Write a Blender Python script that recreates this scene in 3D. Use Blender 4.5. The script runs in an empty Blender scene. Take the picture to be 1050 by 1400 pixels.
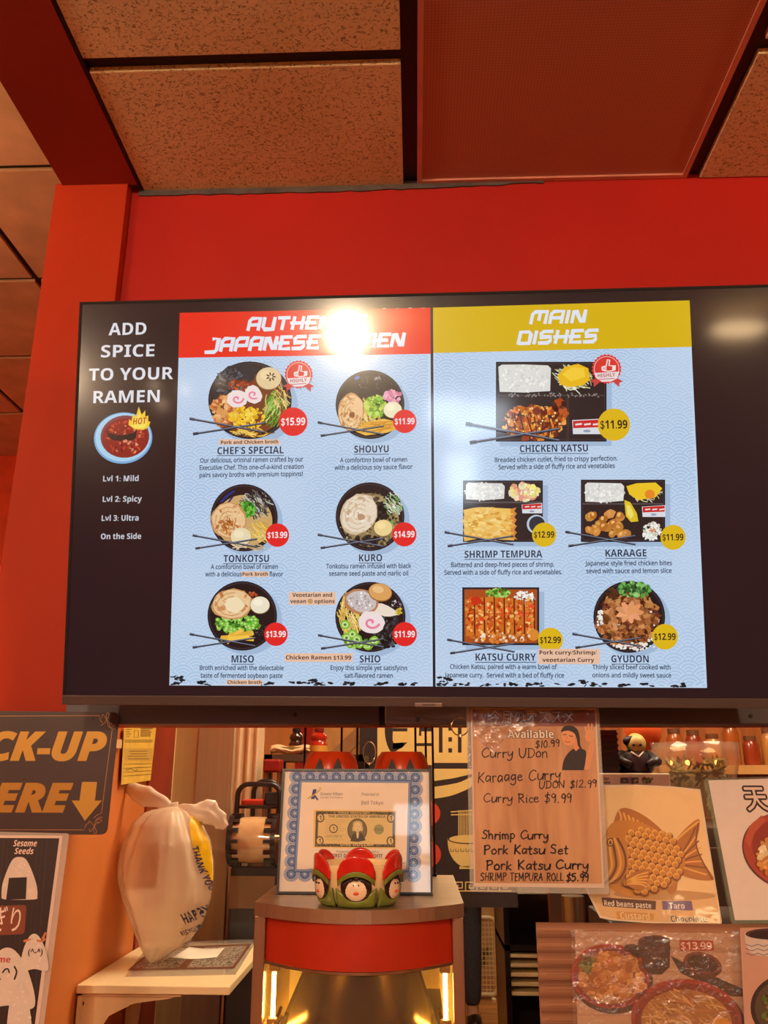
import bpy, bmesh, math, random
from mathutils import Vector, Matrix
PI = math.pi
SC = bpy.context.scene
COL = SC.collection
rnd = random.Random(7)

# ---------------------------------------------------------------- camera
EYE = Vector((0, 0, 1.6))
CR = Vector((0.99934227, 0.03623247, 0.00149631))
CU = Vector((0.00948765, -0.30106208, 0.95355734))
CF = Vector((-0.03500022, 0.95291596, 0.30120782))
FPX = 1140.44
cd = bpy.data.cameras.new('camera')
cam = bpy.data.objects.new('camera', cd)
COL.objects.link(cam)
cam.matrix_world = Matrix(((CR.x, CU.x, -CF.x, EYE.x), (CR.y, CU.y, -CF.y, EYE.y), (CR.z, CU.z, -CF.z, EYE.z), (0, 0, 0, 1)))
cd.sensor_fit = 'HORIZONTAL'; cd.sensor_width = 36; cd.lens = 36 * FPX / 1050
cd.clip_start = 0.02; cd.clip_end = 60
SC.camera = cam

# ---------------------------------------------------------------- light and exposure
SC.view_settings.view_transform = 'Standard'
SC.view_settings.look = 'None'
SC.view_settings.gamma = 1
SC.view_settings.exposure = 0.0
SC.view_settings.use_curve_mapping = False
try:
    SC.cycles.use_denoising = True
    SC.cycles.max_bounces = 8
    SC.cycles.transparent_max_bounces = 16
    SC.cycles.sample_clamp_indirect = 6
except Exception:
    pass
KEY_EMIT = 2000.0          # flush globe lamp behind the viewer (seen mirrored in the screen)
FILL_EMIT = 800.0          # added unseen globes behind the viewer, brightening the front faces
SIDE_FILL_EMIT = 90.0          # added unseen globe brightening the side dining area
KITCHEN_FILL_EMIT = 20.0        # unseen ceiling panels added to light the kitchen
WINDOW_EMIT = 11.0         # small lit transoms in the front wall
CASE_EMIT = 150.0          # warmer lamps
SCREEN_EMIT = 0.92
WARM = (1.0, 0.70, 0.44)
world = bpy.data.worlds.new('world'); SC.world = world; world.use_nodes = True
world.node_tree.nodes['Background'].inputs[0].default_value = (0.05, 0.025, 0.012, 1)
world.node_tree.nodes['Background'].inputs[1].default_value = 0.4

# ---------------------------------------------------------------- colour and materials
def lin(c):
    o = []
    for x in c:
        x = x / 255.0
        o.append(x / 12.92 if x <= 0.04045 else ((x + 0.055) / 1.055) ** 2.4)
    return tuple(o)

def _bsdf(name):
    m = bpy.data.materials.new(name); m.use_nodes = True
    nt = m.node_tree
    return m, nt, nt.nodes['Principled BSDF']

MATS = {}
def mat(name, col=(200, 200, 200), rough=0.5, metal=0.0, noise=0.06, scale=12.0, bump=0.0, bscale=60.0, coat=0.0, spec=0.5,
        stretch=(1, 1, 1), emit=None, estr=0.0, trans=0.0, alpha=1.0, sheen=0.0):
    """procedural solid: a base colour varied by noise, optional bump"""
    if name in MATS: return MATS[name]
    m, nt, b = _bsdf(name)
    N, L = nt.nodes, nt.links
    c = lin(col)
    tc = N.new('ShaderNodeTexCoord'); mp = N.new('ShaderNodeMapping'); mp.inputs['Scale'].default_value = stretch
    L.new(tc.outputs['Object'], mp.inputs['Vector'])
    nz = N.new('ShaderNodeTexNoise'); nz.inputs['Scale'].default_value = scale; nz.inputs['Detail'].default_value = 5
    L.new(mp.outputs[0], nz.inputs['Vector'])
    rp = N.new('ShaderNodeValToRGB')
    rp.color_ramp.elements[0].position = 0.3; rp.color_ramp.elements[1].position = 0.7
    rp.color_ramp.elements[0].color = tuple(max(0, x * (1 - noise * 2)) for x in c) + (1,)
    rp.color_ramp.elements[1].color = tuple(min(1, x * (1 + noise * 2)) for x in c) + (1,)
    L.new(nz.outputs[0], rp.inputs[0]); L.new(rp.outputs[0], b.inputs['Base Color'])
    b.inputs['Roughness'].default_value = rough; b.inputs['Metallic'].default_value = metal
    b.inputs['Specular IOR Level'].default_value = spec
    b.inputs['Coat Weight'].default_value = coat; b.inputs['Coat Roughness'].default_value = 0.08
    b.inputs['Transmission Weight'].default_value = trans
    b.inputs['Alpha'].default_value = alpha
    if emit:
        b.inputs['Emission Color'].default_value = lin(emit) + (1,); b.inputs['Emission Strength'].default_value = estr
    if bump:
        n2 = N.new('ShaderNodeTexNoise'); n2.inputs['Scale'].default_value = bscale; n2.inputs['Detail'].default_value = 4
        L.new(mp.outputs[0], n2.inputs['Vector'])
        bp = N.new('ShaderNodeBump'); bp.inputs['Strength'].default_value = bump; bp.inputs['Distance'].default_value = 0.004
        L.new(n2.outputs[0], bp.inputs['Height']); L.new(bp.outputs[0], b.inputs['Normal'])
    MATS[name] = m
    return m

def art_mat(name, rough=0.5, coat=0.0, emit=0.0, wrinkle=0.0, wscale=25.0, spec=0.5, coat_rough=0.06, metal=0.0):
    """surface whose printed colours come from the mesh's colour attribute 'Ink'"""
    if name in MATS: return MATS[name]
    m, nt, b = _bsdf(name)
    N, L = nt.nodes, nt.links
    at = N.new('ShaderNodeAttribute'); at.attribute_name = 'Ink'
    b.inputs['Roughness'].default_value = rough; b.inputs['Specular IOR Level'].default_value = spec
    b.inputs['Metallic'].default_value = metal
    b.inputs['Coat Weight'].default_value = coat; b.inputs['Coat Roughness'].default_value = coat_rough
    if emit:
        b.inputs['Base Color'].default_value = (0.004, 0.004, 0.005, 1)
        L.new(at.outputs['Color'], b.inputs['Emission Color']); b.inputs['Emission Strength'].default_value = emit
    else:
        tc = N.new('ShaderNodeTexCoord'); nz = N.new('ShaderNodeTexNoise'); nz.inputs['Scale'].default_value = 35
        L.new(tc.outputs['Object'], nz.inputs['Vector'])
        mr = N.new('ShaderNodeMapRange'); mr.inputs['To Min'].default_value = 0.94; mr.inputs['To Max'].default_value = 1.06
        L.new(nz.outputs[0], mr.inputs['Value'])
        vm = N.new('ShaderNodeVectorMath'); vm.operation = 'SCALE'
        L.new(at.outputs['Color'], vm.inputs[0]); L.new(mr.outputs[0], vm.inputs['Scale']); L.new(vm.outputs[0], b.inputs['Base Color'])
    if wrinkle:
        tc = N.new('ShaderNodeTexCoord'); n2 = N.new('ShaderNodeTexNoise'); n2.inputs['Scale'].default_value = wscale; n2.inputs['Detail'].default_value = 3
        L.new(tc.outputs['Object'], n2.inputs['Vector'])
        bp = N.new('ShaderNodeBump'); bp.inputs['Strength'].default_value = wrinkle; bp.inputs['Distance'].default_value = 0.01
        L.new(n2.outputs[0], bp.inputs['Height'])
        L.new(bp.outputs[0], b.inputs['Coat Normal'])
        if not coat: L.new(bp.outputs[0], b.inputs['Normal'])
    MATS[name] = m
    return m

def film_mat(name, tint=(255, 255, 255), clear=0.9, rough=0.08, wrinkle=0.0, wscale=30.0, haze=(230, 225, 215), gloss=.035):
    """thin clear plastic or glass sheet: mostly see-through, fresnel gloss, a little haze"""
    if name in MATS: return MATS[name]
    m = bpy.data.materials.new(name); m.use_nodes = True
    nt = m.node_tree; N, L = nt.nodes, nt.links
    N.remove(N['Principled BSDF'])
    out = N['Material Output']
    tr = N.new('ShaderNodeBsdfTransparent'); tr.inputs[0].default_value = lin(tint) + (1,)
    df = N.new('ShaderNodeBsdfDiffuse'); df.inputs[0].default_value = lin(haze) + (1,)
    gl = N.new('ShaderNodeBsdfGlossy'); gl.inputs['Roughness'].default_value = rough
    m1 = N.new('ShaderNodeMixShader'); m1.inputs[0].default_value = 1 - clear
    L.new(tr.outputs[0], m1.inputs[1]); L.new(df.outputs[0], m1.inputs[2])
    fr = N.new('ShaderNodeLayerWeight'); fr.inputs[0].default_value = .5
    pw = N.new('ShaderNodeMath'); pw.operation = 'POWER'; pw.inputs[1].default_value = 3.5; L.new(fr.outputs['Facing'], pw.inputs[0])
    ma = N.new('ShaderNodeMath'); ma.operation = 'MULTIPLY_ADD'; ma.inputs[1].default_value = .6; ma.inputs[2].default_value = gloss; L.new(pw.outputs[0], ma.inputs[0])
    m2 = N.new('ShaderNodeMixShader'); L.new(ma.outputs[0], m2.inputs[0]); L.new(m1.outputs[0], m2.inputs[1]); L.new(gl.outputs[0], m2.inputs[2])
    if wrinkle:
        tc = N.new('ShaderNodeTexCoord'); nz = N.new('ShaderNodeTexNoise'); nz.inputs['Scale'].default_value = wscale; nz.inputs['Detail'].default_value = 4
        L.new(tc.outputs['Object'], nz.inputs['Vector'])
        bp = N.new('ShaderNodeBump'); bp.inputs['Strength'].default_value = wrinkle; bp.inputs['Distance'].default_value = 0.01
        L.new(nz.outputs[0], bp.inputs['Height']); L.new(bp.outputs[0], gl.inputs['Normal']); L.new(bp.outputs[0], fr.inputs['Normal'])
    L.new(m2.outputs[0], out.inputs[0])
    MATS[name] = m
    return m

def emit_mat(name, col, s):
    if name in MATS: return MATS[name]
    m = bpy.data.materials.new(name); m.use_nodes = True
    nt = m.node_tree; nt.nodes.remove(nt.nodes['Principled BSDF'])
    e = nt.nodes.new('ShaderNodeEmission'); e.inputs[0].default_value = tuple(col) + (1,); e.inputs[1].default_value = s
    nt.links.new(e.outputs[0], nt.nodes['Material Output'].inputs[0])
    MATS[name] = m
    return m

def wood_mat(name, c1, c2, axis='X', scale=6.0, rough=0.45, bump=0.15, plank=0.0):
    if name in MATS: return MATS[name]
    m, nt, b = _bsdf(name); N, L = nt.nodes, nt.links
    tc = N.new('ShaderNodeTexCoord'); mp = N.new('ShaderNodeMapping')
    s = {'X': (0.12, 1, 1), 'Y': (1, 0.12, 1), 'Z': (1, 1, 0.12)}[axis]
    mp.inputs['Scale'].default_value = s
    L.new(tc.outputs['Object'], mp.inputs[0])
    nz = N.new('ShaderNodeTexNoise'); nz.inputs['Scale'].default_value = scale * 8; nz.inputs['Detail'].default_value = 6; nz.inputs['Distortion'].default_value = 0.6
    L.new(mp.outputs[0], nz.inputs['Vector'])
    rp = N.new('ShaderNodeValToRGB'); rp.color_ramp.elements[0].position = 0.35; rp.color_ramp.elements[1].position = 0.65
    rp.color_ramp.elements[0].color = lin(c1) + (1,); rp.color_ramp.elements[1].color = lin(c2) + (1,)
    L.new(nz.outputs[0], rp.inputs[0])
    last = rp.outputs[0]
    if plank:
        br = N.new('ShaderNodeTexBrick'); br.inputs['Scale'].default_value = 1.0
        br.inputs['Brick Width'].default_value = plank * 8; br.inputs['Row Height'].default_value = plank; br.inputs['Mortar Size'].default_value = 0.002
        br.inputs['Color1'].default_value = (1, 1, 1, 1); br.inputs['Color2'].default_value = (.8, .8, .8, 1); br.inputs['Mortar'].default_value = (.25, .2, .15, 1)
        L.new(tc.outputs['Object'], br.inputs['Vector'])
        mx = N.new('ShaderNodeMix'); mx.data_type = 'RGBA'; mx.blend_type = 'MULTIPLY'; mx.inputs[0].default_value = 1
        L.new(last, mx.inputs[6]); L.new(br.outputs[0], mx.inputs[7]); last = mx.outputs[2]
    L.new(last, b.inputs['Base Color']); b.inputs['Roughness'].default_value = rough
    bp = N.new('ShaderNodeBump'); bp.inputs['Strength'].default_value = bump; bp.inputs['Distance'].default_value = 0.003
    L.new(nz.outputs[0], bp.inputs['Height']); L.new(bp.outputs[0], b.inputs['Normal'])
    MATS[name] = m
    return m

def tile_mat():
    m, nt, b = _bsdf('ceiling_tile_fissured'); N, L = nt.nodes, nt.links
    tc = N.new('ShaderNodeTexCoord'); mp = N.new('ShaderNodeMapping'); mp.inputs['Scale'].default_value = (1, 1.4, 1)
    L.new(tc.outputs['Object'], mp.inputs[0])
    vo = N.new('ShaderNodeTexNoise'); vo.inputs['Scale'].default_value = 135; vo.inputs['Detail'].default_value = 2; vo.inputs['Distortion'].default_value = 1.3
    L.new(mp.outputs[0], vo.inputs['Vector'])
    rp = N.new('ShaderNodeValToRGB'); rp.color_ramp.elements[0].position = 0.33; rp.color_ramp.elements[1].position = 0.42
    rp.color_ramp.elements[0].color = (0, 0, 0, 1)
    L.new(vo.outputs[0], rp.inputs[0])
    fine = N.new('ShaderNodeTexNoise'); fine.inputs['Scale'].default_value = 700; fine.inputs['Detail'].default_value = 2
    L.new(tc.outputs['Object'], fine.inputs['Vector'])
    hm = N.new('ShaderNodeMath'); hm.operation = 'MULTIPLY_ADD'; hm.inputs[1].default_value = 0.12
    L.new(fine.outputs[0], hm.inputs[0]); L.new(rp.outputs[0], hm.inputs[2])
    bp = N.new('ShaderNodeBump'); bp.inputs['Strength'].default_value = 1.0; bp.inputs['Distance'].default_value = 0.006
    L.new(hm.outputs[0], bp.inputs['Height']); L.new(bp.outputs[0], b.inputs['Normal'])
    big = N.new('ShaderNodeTexNoise'); big.inputs['Scale'].default_value = 3; L.new(tc.outputs['Object'], big.inputs['Vector'])
    r2 = N.new('ShaderNodeValToRGB'); r2.color_ramp.elements[0].position = .3; r2.color_ramp.elements[1].position = .7
    r2.color_ramp.elements[0].color = lin((216, 188, 136)) + (1,); r2.color_ramp.elements[1].color = lin((230, 204, 152)) + (1,)
    L.new(big.outputs[0], r2.inputs[0])
    mx = N.new('ShaderNodeMix'); mx.data_type = 'RGBA'; mx.blend_type = 'MULTIPLY'; mx.inputs[0].default_value = 1
    r3 = N.new('ShaderNodeValToRGB'); r3.color_ramp.elements[0].position = 0.32; r3.color_ramp.elements[1].position = 0.39
    r3.color_ramp.elements[0].color = (.5, .4, .34, 1)  # pit recesses also darkened in the colour, like shade inside them
    L.new(vo.outputs[0], r3.inputs[0])
    L.new(r2.outputs[0], mx.inputs[6]); L.new(r3.outputs[0], mx.inputs[7]); L.new(mx.outputs[2], b.inputs['Base Color'])
    b.inputs['Roughness'].default_value = 0.9
    return m

def lens_mat():
    m, nt, b = _bsdf('prismatic_lens'); N, L = nt.nodes, nt.links
    tc = N.new('ShaderNodeTexCoord'); mp = N.new('ShaderNodeMapping'); mp.inputs['Rotation'].default_value = (0, 0, PI / 4)
    L.new(tc.outputs['Object'], mp.inputs[0])
    ck = N.new('ShaderNodeTexChecker'); ck.inputs['Scale'].default_value = 230
    ck.inputs[1].default_value = lin((186, 126, 98)) + (1,); ck.inputs[2].default_value = lin((170, 110, 84)) + (1,)
    L.new(mp.outputs[0], ck.inputs['Vector']); L.new(ck.outputs[0], b.inputs['Base Color'])
    bp = N.new('ShaderNodeBump'); bp.inputs['Strength'].default_value = 0.25; bp.inputs['Distance'].default_value = 0.002
    L.new(ck.outputs[1], bp.inputs['Height']); L.new(bp.outputs[0], b.inputs['Normal'])
    b.inputs['Roughness'].default_value = 0.42
    return m

# ---------------------------------------------------------------- object helpers
OFF = {}
def tag(o, label=None, cat=None, group=None, kind=None):
    if label: o['label'] = label
    if cat: o['category'] = cat
    if group: o['group'] = group
    if kind: o['kind'] = kind
    return o

def thing(name, label, cat, loc, group=None):
    o = bpy.data.objects.new(name, None); COL.objects.link(o); o.empty_display_size = 0.05
    o.location = loc; OFF[o.name] = Vector(loc)
    return tag(o, label, cat, group)

def mesh_obj(name, me, m, parent=None, smooth=False, base=None):
    """mesh is written in world coordinates; it is shifted to the base of its thing"""
    off = OFF[parent.name] if parent else Vector(base if base else (0, 0, 0))
    me.transform(Matrix.Translation(-off))
    o = bpy.data.objects.new(name, me); COL.objects.link(o)
    me.name = name
    if m:
        for x in (m if isinstance(m, (list, tuple)) else [m]): me.materials.append(x)
    if parent: o.parent = parent
    else: o.location = off
    OFF[o.name] = off
    if smooth: me.shade_smooth()
    return o

class B:
    """collects solid shapes of one part into one mesh"""
    def __init__(s): s.bm = bmesh.new()
    def box(s, x0, x1, y0, y1, z0, z1, bev=0.0, M=None):
        r = bmesh.ops.create_cube(s.bm, size=1)
        vs = r['verts']
        for v in vs:
            v.co = Vector(((x0 + x1) / 2 + v.co.x * (x1 - x0), (y0 + y1) / 2 + v.co.y * (y1 - y0), (z0 + z1) / 2 + v.co.z * (z1 - z0)))
        if bev:
            es = list({e for v in vs for e in v.link_edges})
            r2 = bmesh.ops.bevel(s.bm, geom=es, offset=bev, segments=2, profile=.5, affect='EDGES')
            vs = list({v for f in r2['faces'] for v in f.verts} | {v for v in vs if v.is_valid})
        if M is not None:
            for v in vs: v.co = M @ v.co
        return s
    def tube(s, pts, r, n=10, closed=False, cap=True):
        pts = [Vector(p) for p in pts]; rings = []
        k = len(pts)
        up0 = None
        for i, p in enumerate(pts):
            a = pts[(i - 1) % k] if (i > 0 or closed) else p
            b = pts[(i + 1) % k] if (i < k - 1 or closed) else p
            t = (b - a).normalized()
            if up0 is None:
                up0 = Vector((0, 0, 1)) if abs(t.z) < .9 else Vector((1, 0, 0))
            x = t.cross(up0).normalized(); y = x.cross(t).normalized(); up0 = y
            rr = r[i] if isinstance(r, (list, tuple)) else r
            rings.append([s.bm.verts.new(p + x * rr * math.cos(2 * PI * j / n) + y * rr * math.sin(2 * PI * j / n)) for j in range(n)])
        m = k if closed else k - 1
        for i in range(m):
            A, Bq = rings[i], rings[(i + 1) % k]
            for j in range(n):
                s.bm.faces.new((A[j], A[(j + 1) % n], Bq[(j + 1) % n], Bq[j]))
        if cap and not closed:
            s.bm.faces.new(rings[0]); s.bm.faces.new(rings[-1][::-1])
        return s
    def lathe(s, prof, c, n=32, sx=1, sy=1, M=None):
        rings = []
        for (r, z) in prof:
            rings.append([s.bm.verts.new(Vector((c[0] + r * sx * math.cos(2 * PI * j / n), c[1] + r * sy * math.sin(2 * PI * j / n), c[2] + z))) for j in range(n)])
        for i in range(len(prof) - 1):
            for j in range(n):
                s.bm.faces.new((rings[i][j], rings[i][(j + 1) % n], rings[i + 1][(j + 1) % n], rings[i + 1][j]))
        if prof[0][0] > 1e-6: s.bm.faces.new(rings[0][::-1])
        if prof[-1][0] > 1e-6: s.bm.faces.new(rings[-1])
        if M is not None:
            for rg in rings:
                for v in rg: v.co = M @ v.co
        return s
    def prism(s, pts, axis, a, b):
        """2-D outline pushed along an axis: 'X' -> (y,z), 'Y' -> (x,z), 'Z' -> (x,y)"""
        def P(p, t):
            return Vector({'X': (t, p[0], p[1]), 'Y': (p[0], t, p[1]), 'Z': (p[0], p[1], t)}[axis])
        A = [s.bm.verts.new(P(p, a)) for p in pts]; Bq = [s.bm.verts.new(P(p, b)) for p in pts]
        n = len(pts)
        s.bm.faces.new(A); s.bm.faces.new(Bq[::-1])
        for i in range(n): s.bm.faces.new((A[i], Bq[i], Bq[(i + 1) % n], A[(i + 1) % n]))
        return s
    def ball(s, c, r, seg=20, rings=12, sc=(1, 1, 1)):
        rr = bmesh.ops.create_uvsphere(s.bm, u_segments=seg, v_segments=rings, radius=1)
        for v in rr['verts']: v.co = Vector((c[0] + v.co.x * r * sc[0], c[1] + v.co.y * r * sc[1], c[2] + v.co.z * r * sc[2]))
        return s
    def grid(s, f, nu, nv):
        vs = [[s.bm.verts.new(f(i / nu, j / nv)) for j in range(nv + 1)] for i in range(nu + 1)]
        for i in range(nu):
            for j in range(nv): s.bm.faces.new((vs[i][j], vs[i + 1][j], vs[i + 1][j + 1], vs[i][j + 1]))
        return s
    def done(s, name, m, parent=None, smooth=False, base=None, solid=0.0):
        if solid:
            bmesh.ops.recalc_face_normals(s.bm, faces=s.bm.faces[:])
            bmesh.ops.solidify(s.bm, geom=s.bm.faces[:], thickness=solid)
        bmesh.ops.recalc_face_normals(s.bm, faces=s.bm.faces[:])
        me = bpy.data.meshes.new(name); s.bm.to_mesh(me); s.bm.free()
        o = mesh_obj(name, me, m, parent, False, base)
        if smooth:
            me.shade_smooth()
            if smooth != 'all':
                md = o.modifiers.new('edges', 'EDGE_SPLIT'); md.split_angle = math.radians(38)
        return o

# ---------------------------------------------------------------- planes and printed artwork
LAYER = 0.00012
class Plane:
    def __init__(s, O, U, V):
        s.O = Vector(O); s.U = Vector(U).normalized(); s.V = Vector(V).normalized(); s.N = s.U.cross(s.V).normalized()
        if s.N.dot(EYE - s.O) < 0: s.N = -s.N
        s.layer = LAYER
    def at(s, px, py):
        """photo pixel -> point (u, v) in metres on this plane, measured from its corner"""
        d = CF + CR * ((px - 525) / FPX) + CU * ((700 - py) / FPX)
        P = EYE + d * ((s.O - EYE).dot(s.N) / d.dot(s.N)) - s.O
        return (P.dot(s.U), P.dot(s.V))
    def pt(s, u, v, h=0.0): return s.O + s.U * u + s.V * v + s.N * h
    def px(s, px, py, h=0.0):
        u, v = s.at(px, py); return s.pt(u, v, h)

def at(px, py, Y):
    d = CF + CR * ((px - 525) / FPX) + CU * ((700 - py) / FPX)
    return EYE + d * (Y / d.y)
def at_z(px, py, Z):
    d = CF + CR * ((px - 525) / FPX) + CU * ((700 - py) / FPX)
    return EYE + d * ((Z - EYE.z) / d.z)

_txt = {}
SANS = {'B': (0x1D5D4, 0x1D7EC), 'R': (0x1D5A0, 0x1D7E2), 'I': (0x1D63C, 0x1D7EC)}
def sans(t, st):
    """the same letters in the sans cut of the mathematical alphabet (bold, regular, bold italic)"""
    if st not in SANS: return t
    a, d = SANS[st]; r = ''
    for ch in t:
        if 'A' <= ch <= 'Z': r += chr(a + ord(ch) - 65)
        elif 'a' <= ch <= 'z': r += chr(a + 26 + ord(ch) - 97)
        elif '0' <= ch <= '9': r += chr(d + ord(ch) - 48)
        else: r += ch
    return r
def text_mesh(body, offset=0.0, shear=0.0, res=3):
    k = (body, offset, shear, res)
    if k in _txt: return _txt[k]
    cu = bpy.data.curves.new('lettering', 'FONT'); cu.body = body; cu.size = 1; cu.offset = offset; cu.shear = shear; cu.resolution_u = res
    cu.fill_mode = 'FRONT'
    ob = bpy.data.objects.new('lettering', cu)
    me = bpy.data.meshes.new_from_object(ob)
    vs = [(v.co.x, v.co.y) for v in me.vertices]; fs = [tuple(p.vertices) for p in me.polygons]
    bpy.data.objects.remove(ob); bpy.data.curves.remove(cu); bpy.data.meshes.remove(me)
    _txt[k] = (vs, fs)
    return _txt[k]

class Art:
    """flat printed (or displayed) artwork on a plane; colours go to the 'Ink' attribute"""
    def __init__(s, plane, h=0.0):
        s.p = plane; s.v = []; s.f = []; s.c = []; s.h = h
        s.jit = random.Random(11)
    def _add(s, pts, faces, col, z):
        b = len(s.v); c = lin(col) + (1.0,)
        for (u, v) in pts: s.v.append(s.p.pt(u, v, s.h + z * s.p.layer))
        for f in faces: s.f.append([b + i for i in f]); s.c.append(c)
    def uv(s, pts, col, z=1): s._add(pts, [range(len(pts))], col, z)
    def poly(s, pts, col, z=1): s._add([s.p.at(*q) for q in pts], [range(len(pts))], col, z)
    def rect(s, x0, y0, x1, y1, col, z=1): s.poly([(x0, y1), (x1, y1), (x1, y0), (x0, y0)], col, z)
    def ell(s, cx, cy, rx, ry, col, z=1, rot=0.0, n=28, a0=0.0, a1=2 * PI, jit=0.0):
        full = abs(a1 - a0) > 6.28
        k = n if full else n + 1
        pts = []
        for i in range(k):
            a = a0 + (a1 - a0) * i / n
            q = 1 + (s.jit.uniform(-jit, jit) if jit else 0)
            x, y = rx * q * math.cos(a), ry * q * math.sin(a)
            pts.append((cx + x * math.cos(rot) - y * math.sin(rot), cy + x * math.sin(rot) + y * math.cos(rot)))
        s.poly(pts, col, z)
    def line(s, pts, w, col, z=1, smooth=0, closed=False):
        if smooth: pts = catmull(pts, smooth)
        if closed: pts = list(pts) + [pts[0]]
        pts = [p for i, p in enumerate(pts) if i == 0 or abs(p[0] - pts[i - 1][0]) + abs(p[1] - pts[i - 1][1]) > 1e-4]
        if len(pts) < 2: return
        L, R = [], []
        n = len(pts)
        for i, p in enumerate(pts):
            a = pts[max(0, i - 1)]; b = pts[min(n - 1, i + 1)]
            dx, dy = b[0] - a[0], b[1] - a[1]
            if i == 0: e = (-1, dx, dy)
            d = math.hypot(dx, dy) or 1
            k = 1.0
            if 0 < i < n - 1:
                d1 = (p[0] - a[0], p[1] - a[1]); l1 = math.hypot(*d1) or 1
                cs = (d1[0] * dx + d1[1] * dy) / (l1 * d)
                k = min(1.4, 1 / max(.5, cs))
            nx, ny = -dy / d * w / 2 * k, dx / d * w / 2 * k
            ex = ey = 0
            if i == 0: ex, ey = -dx / d * w * .35, -dy / d * w * .35
            if i == n - 1: ex, ey = dx / d * w * .35, dy / d * w * .35
            L.append(s.p.at(p[0] + nx + ex, p[1] + ny + ey)); R.append(s.p.at(p[0] - nx + ex, p[1] - ny + ey))
        s._add(L + R, [(i, n + i, n + i + 1, i + 1) for i in range(n - 1)], col, z)
    def text(s, body, x0, x1, yb, cap, col, z=2, bold=0.0, shear=0.0, ang=0.0, y1=None, res=3, st='B'):
        """lettering whose ink spans x0..x1 with capitals of height cap standing on baseline yb"""
        body = sans(body, st)
        vs, fs = text_mesh(body, bold, shear, res)
        if not vs: return
        mx0 = min(q[0] for q in vs); mx1 = max(q[0] for q in vs)
        ref = text_mesh(sans('H', st), bold, 0, res)[0]; ch = max(q[1] for q in ref)
        a = Vector(s.p.at(x0, yb)); b = Vector(s.p.at(x1, yb)); mid = s.p.at((x0 + x1) / 2, yb); top = s.p.at((x0 + x1) / 2, yb - cap)
        w = (b - a).length; h = math.hypot(top[0] - mid[0], top[1] - mid[1])
        sx = w / (mx1 - mx0); sy = h / ch
        ca, sa = math.cos(ang), math.sin(ang)
        out = []
        for (x, y) in vs:
            X = (x - (mx0 + mx1) / 2) * sx; Y = y * sy
            out.append((mid[0] + X * ca - Y * sa, mid[1] + X * sa + Y * ca))
        s._add(out, fs, col, z)
    def outlined(s, body, x0, x1, yb, cap, col, ocol, d, z=1, bold=0.0, st='B'):
        for k in range(10):
            dx, dy = d * math.cos(k * PI / 5), d * math.sin(k * PI / 5)
            s.text(body, x0 + dx, x1 + dx, yb + dy, cap, ocol, z + k * .3, bold, st=st)
        s.text(body, x0, x1, yb, cap, col, z + 4, bold, st=st)
    def done(s, name, m, parent=None, base=None, thick=0.0):
        me = bpy.data.meshes.new(name); me.from_pydata([tuple(v) for v in s.v], [], s.f)
        ca = me.color_attributes.new('Ink', 'FLOAT_COLOR', 'CORNER')
        i = 0; buf = []
        for f, c in zip(s.f, s.c): buf += list(c) * len(f)
        ca.data.foreach_set('color', buf)
        me.update()
        # make every face look along the plane's normal
        n = s.p.N
        bm = bmesh.new(); bm.from_mesh(me)
        fl = [f for f in bm.faces if f.normal.dot(n) < 0]
        if fl: bmesh.ops.reverse_faces(bm, faces=fl)
        bm.to_mesh(me); bm.free()
        return mesh_obj(name, me, m, parent, False, base)

def catmull(p, k=6):
    if len(p) < 3: return list(p)
    out = []
    q = [p[0]] + list(p) + [p[-1]]
    for i in range(1, len(q) - 2):
        for j in range(k):
            t = j / k
            out.append(tuple(0.5 * (2 * q[i][d] + (q[i + 1][d] - q[i - 1][d]) * t + (2 * q[i - 1][d] - 5 * q[i][d] + 4 * q[i + 1][d] - q[i + 2][d]) * t * t
                       + (3 * q[i][d] - q[i - 1][d] - 3 * q[i + 1][d] + q[i + 2][d]) * t ** 3) for d in (0, 1)))
    out.append(tuple(p[-1]))
    return out

def vary(c, k=18, r=rnd):
    d = r.uniform(-k, k)
    return tuple(max(0, min(255, x + d + r.uniform(-k / 3, k / 3))) for x in c)
# ---------------------------------------------------------------- setting
CEIL = 2.8746
WALLY = 1.58
M_red = mat('red_wall_paint', (178, 28, 14), rough=.55, spec=.3, noise=.04, scale=3, bump=.05, bscale=40)
M_post = mat('orange_red_post_paint', (172, 46, 8), rough=.6, spec=.2, noise=.05, scale=5, bump=.06, bscale=30, stretch=(1, 1, .3))
M_jamb = mat('orange_jamb_paint', (206, 118, 58), rough=.6, spec=.3, noise=.05, scale=5)
M_beam = mat('oxblood_beam_paint', (140, 36, 14), rough=.55, noise=.05, scale=4)
M_black = mat('black_grid_metal', (26, 16, 14), rough=.5, noise=.1, scale=90)
M_gray = mat('gray_caulk', (84, 72, 66), rough=.8, noise=.15, scale=25)
M_blackwood = wood_mat('black_stained_wood', (74, 68, 74), (168, 160, 166), 'X', 5, .5, .5)  # black wood; its sheen is put into the lighter grain colours
M_blackplain = mat('black_painted_board', (86, 80, 88), rough=.5, noise=.08, scale=30, stretch=(.2, 1, 1))  # black board, colour lightened for sheen like the grained length
M_tile = tile_mat()
M_brown = mat('brown_room_paint', (150, 84, 48), rough=.8)
M_tan = mat('tan_wall_paint', (190, 150, 100), rough=.8)
M_floor = wood_mat('wood_floor', (150, 92, 42), (196, 130, 66), 'X', 3, .4, .1, plank=.11)

def structure(name, b, m, smooth=False):
    o = b.done(name, m, smooth=smooth); o['kind'] = 'structure'; return o

structure('floor', B().box(-4, 4, -5, 8, -.1, 0), M_floor)
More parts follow.
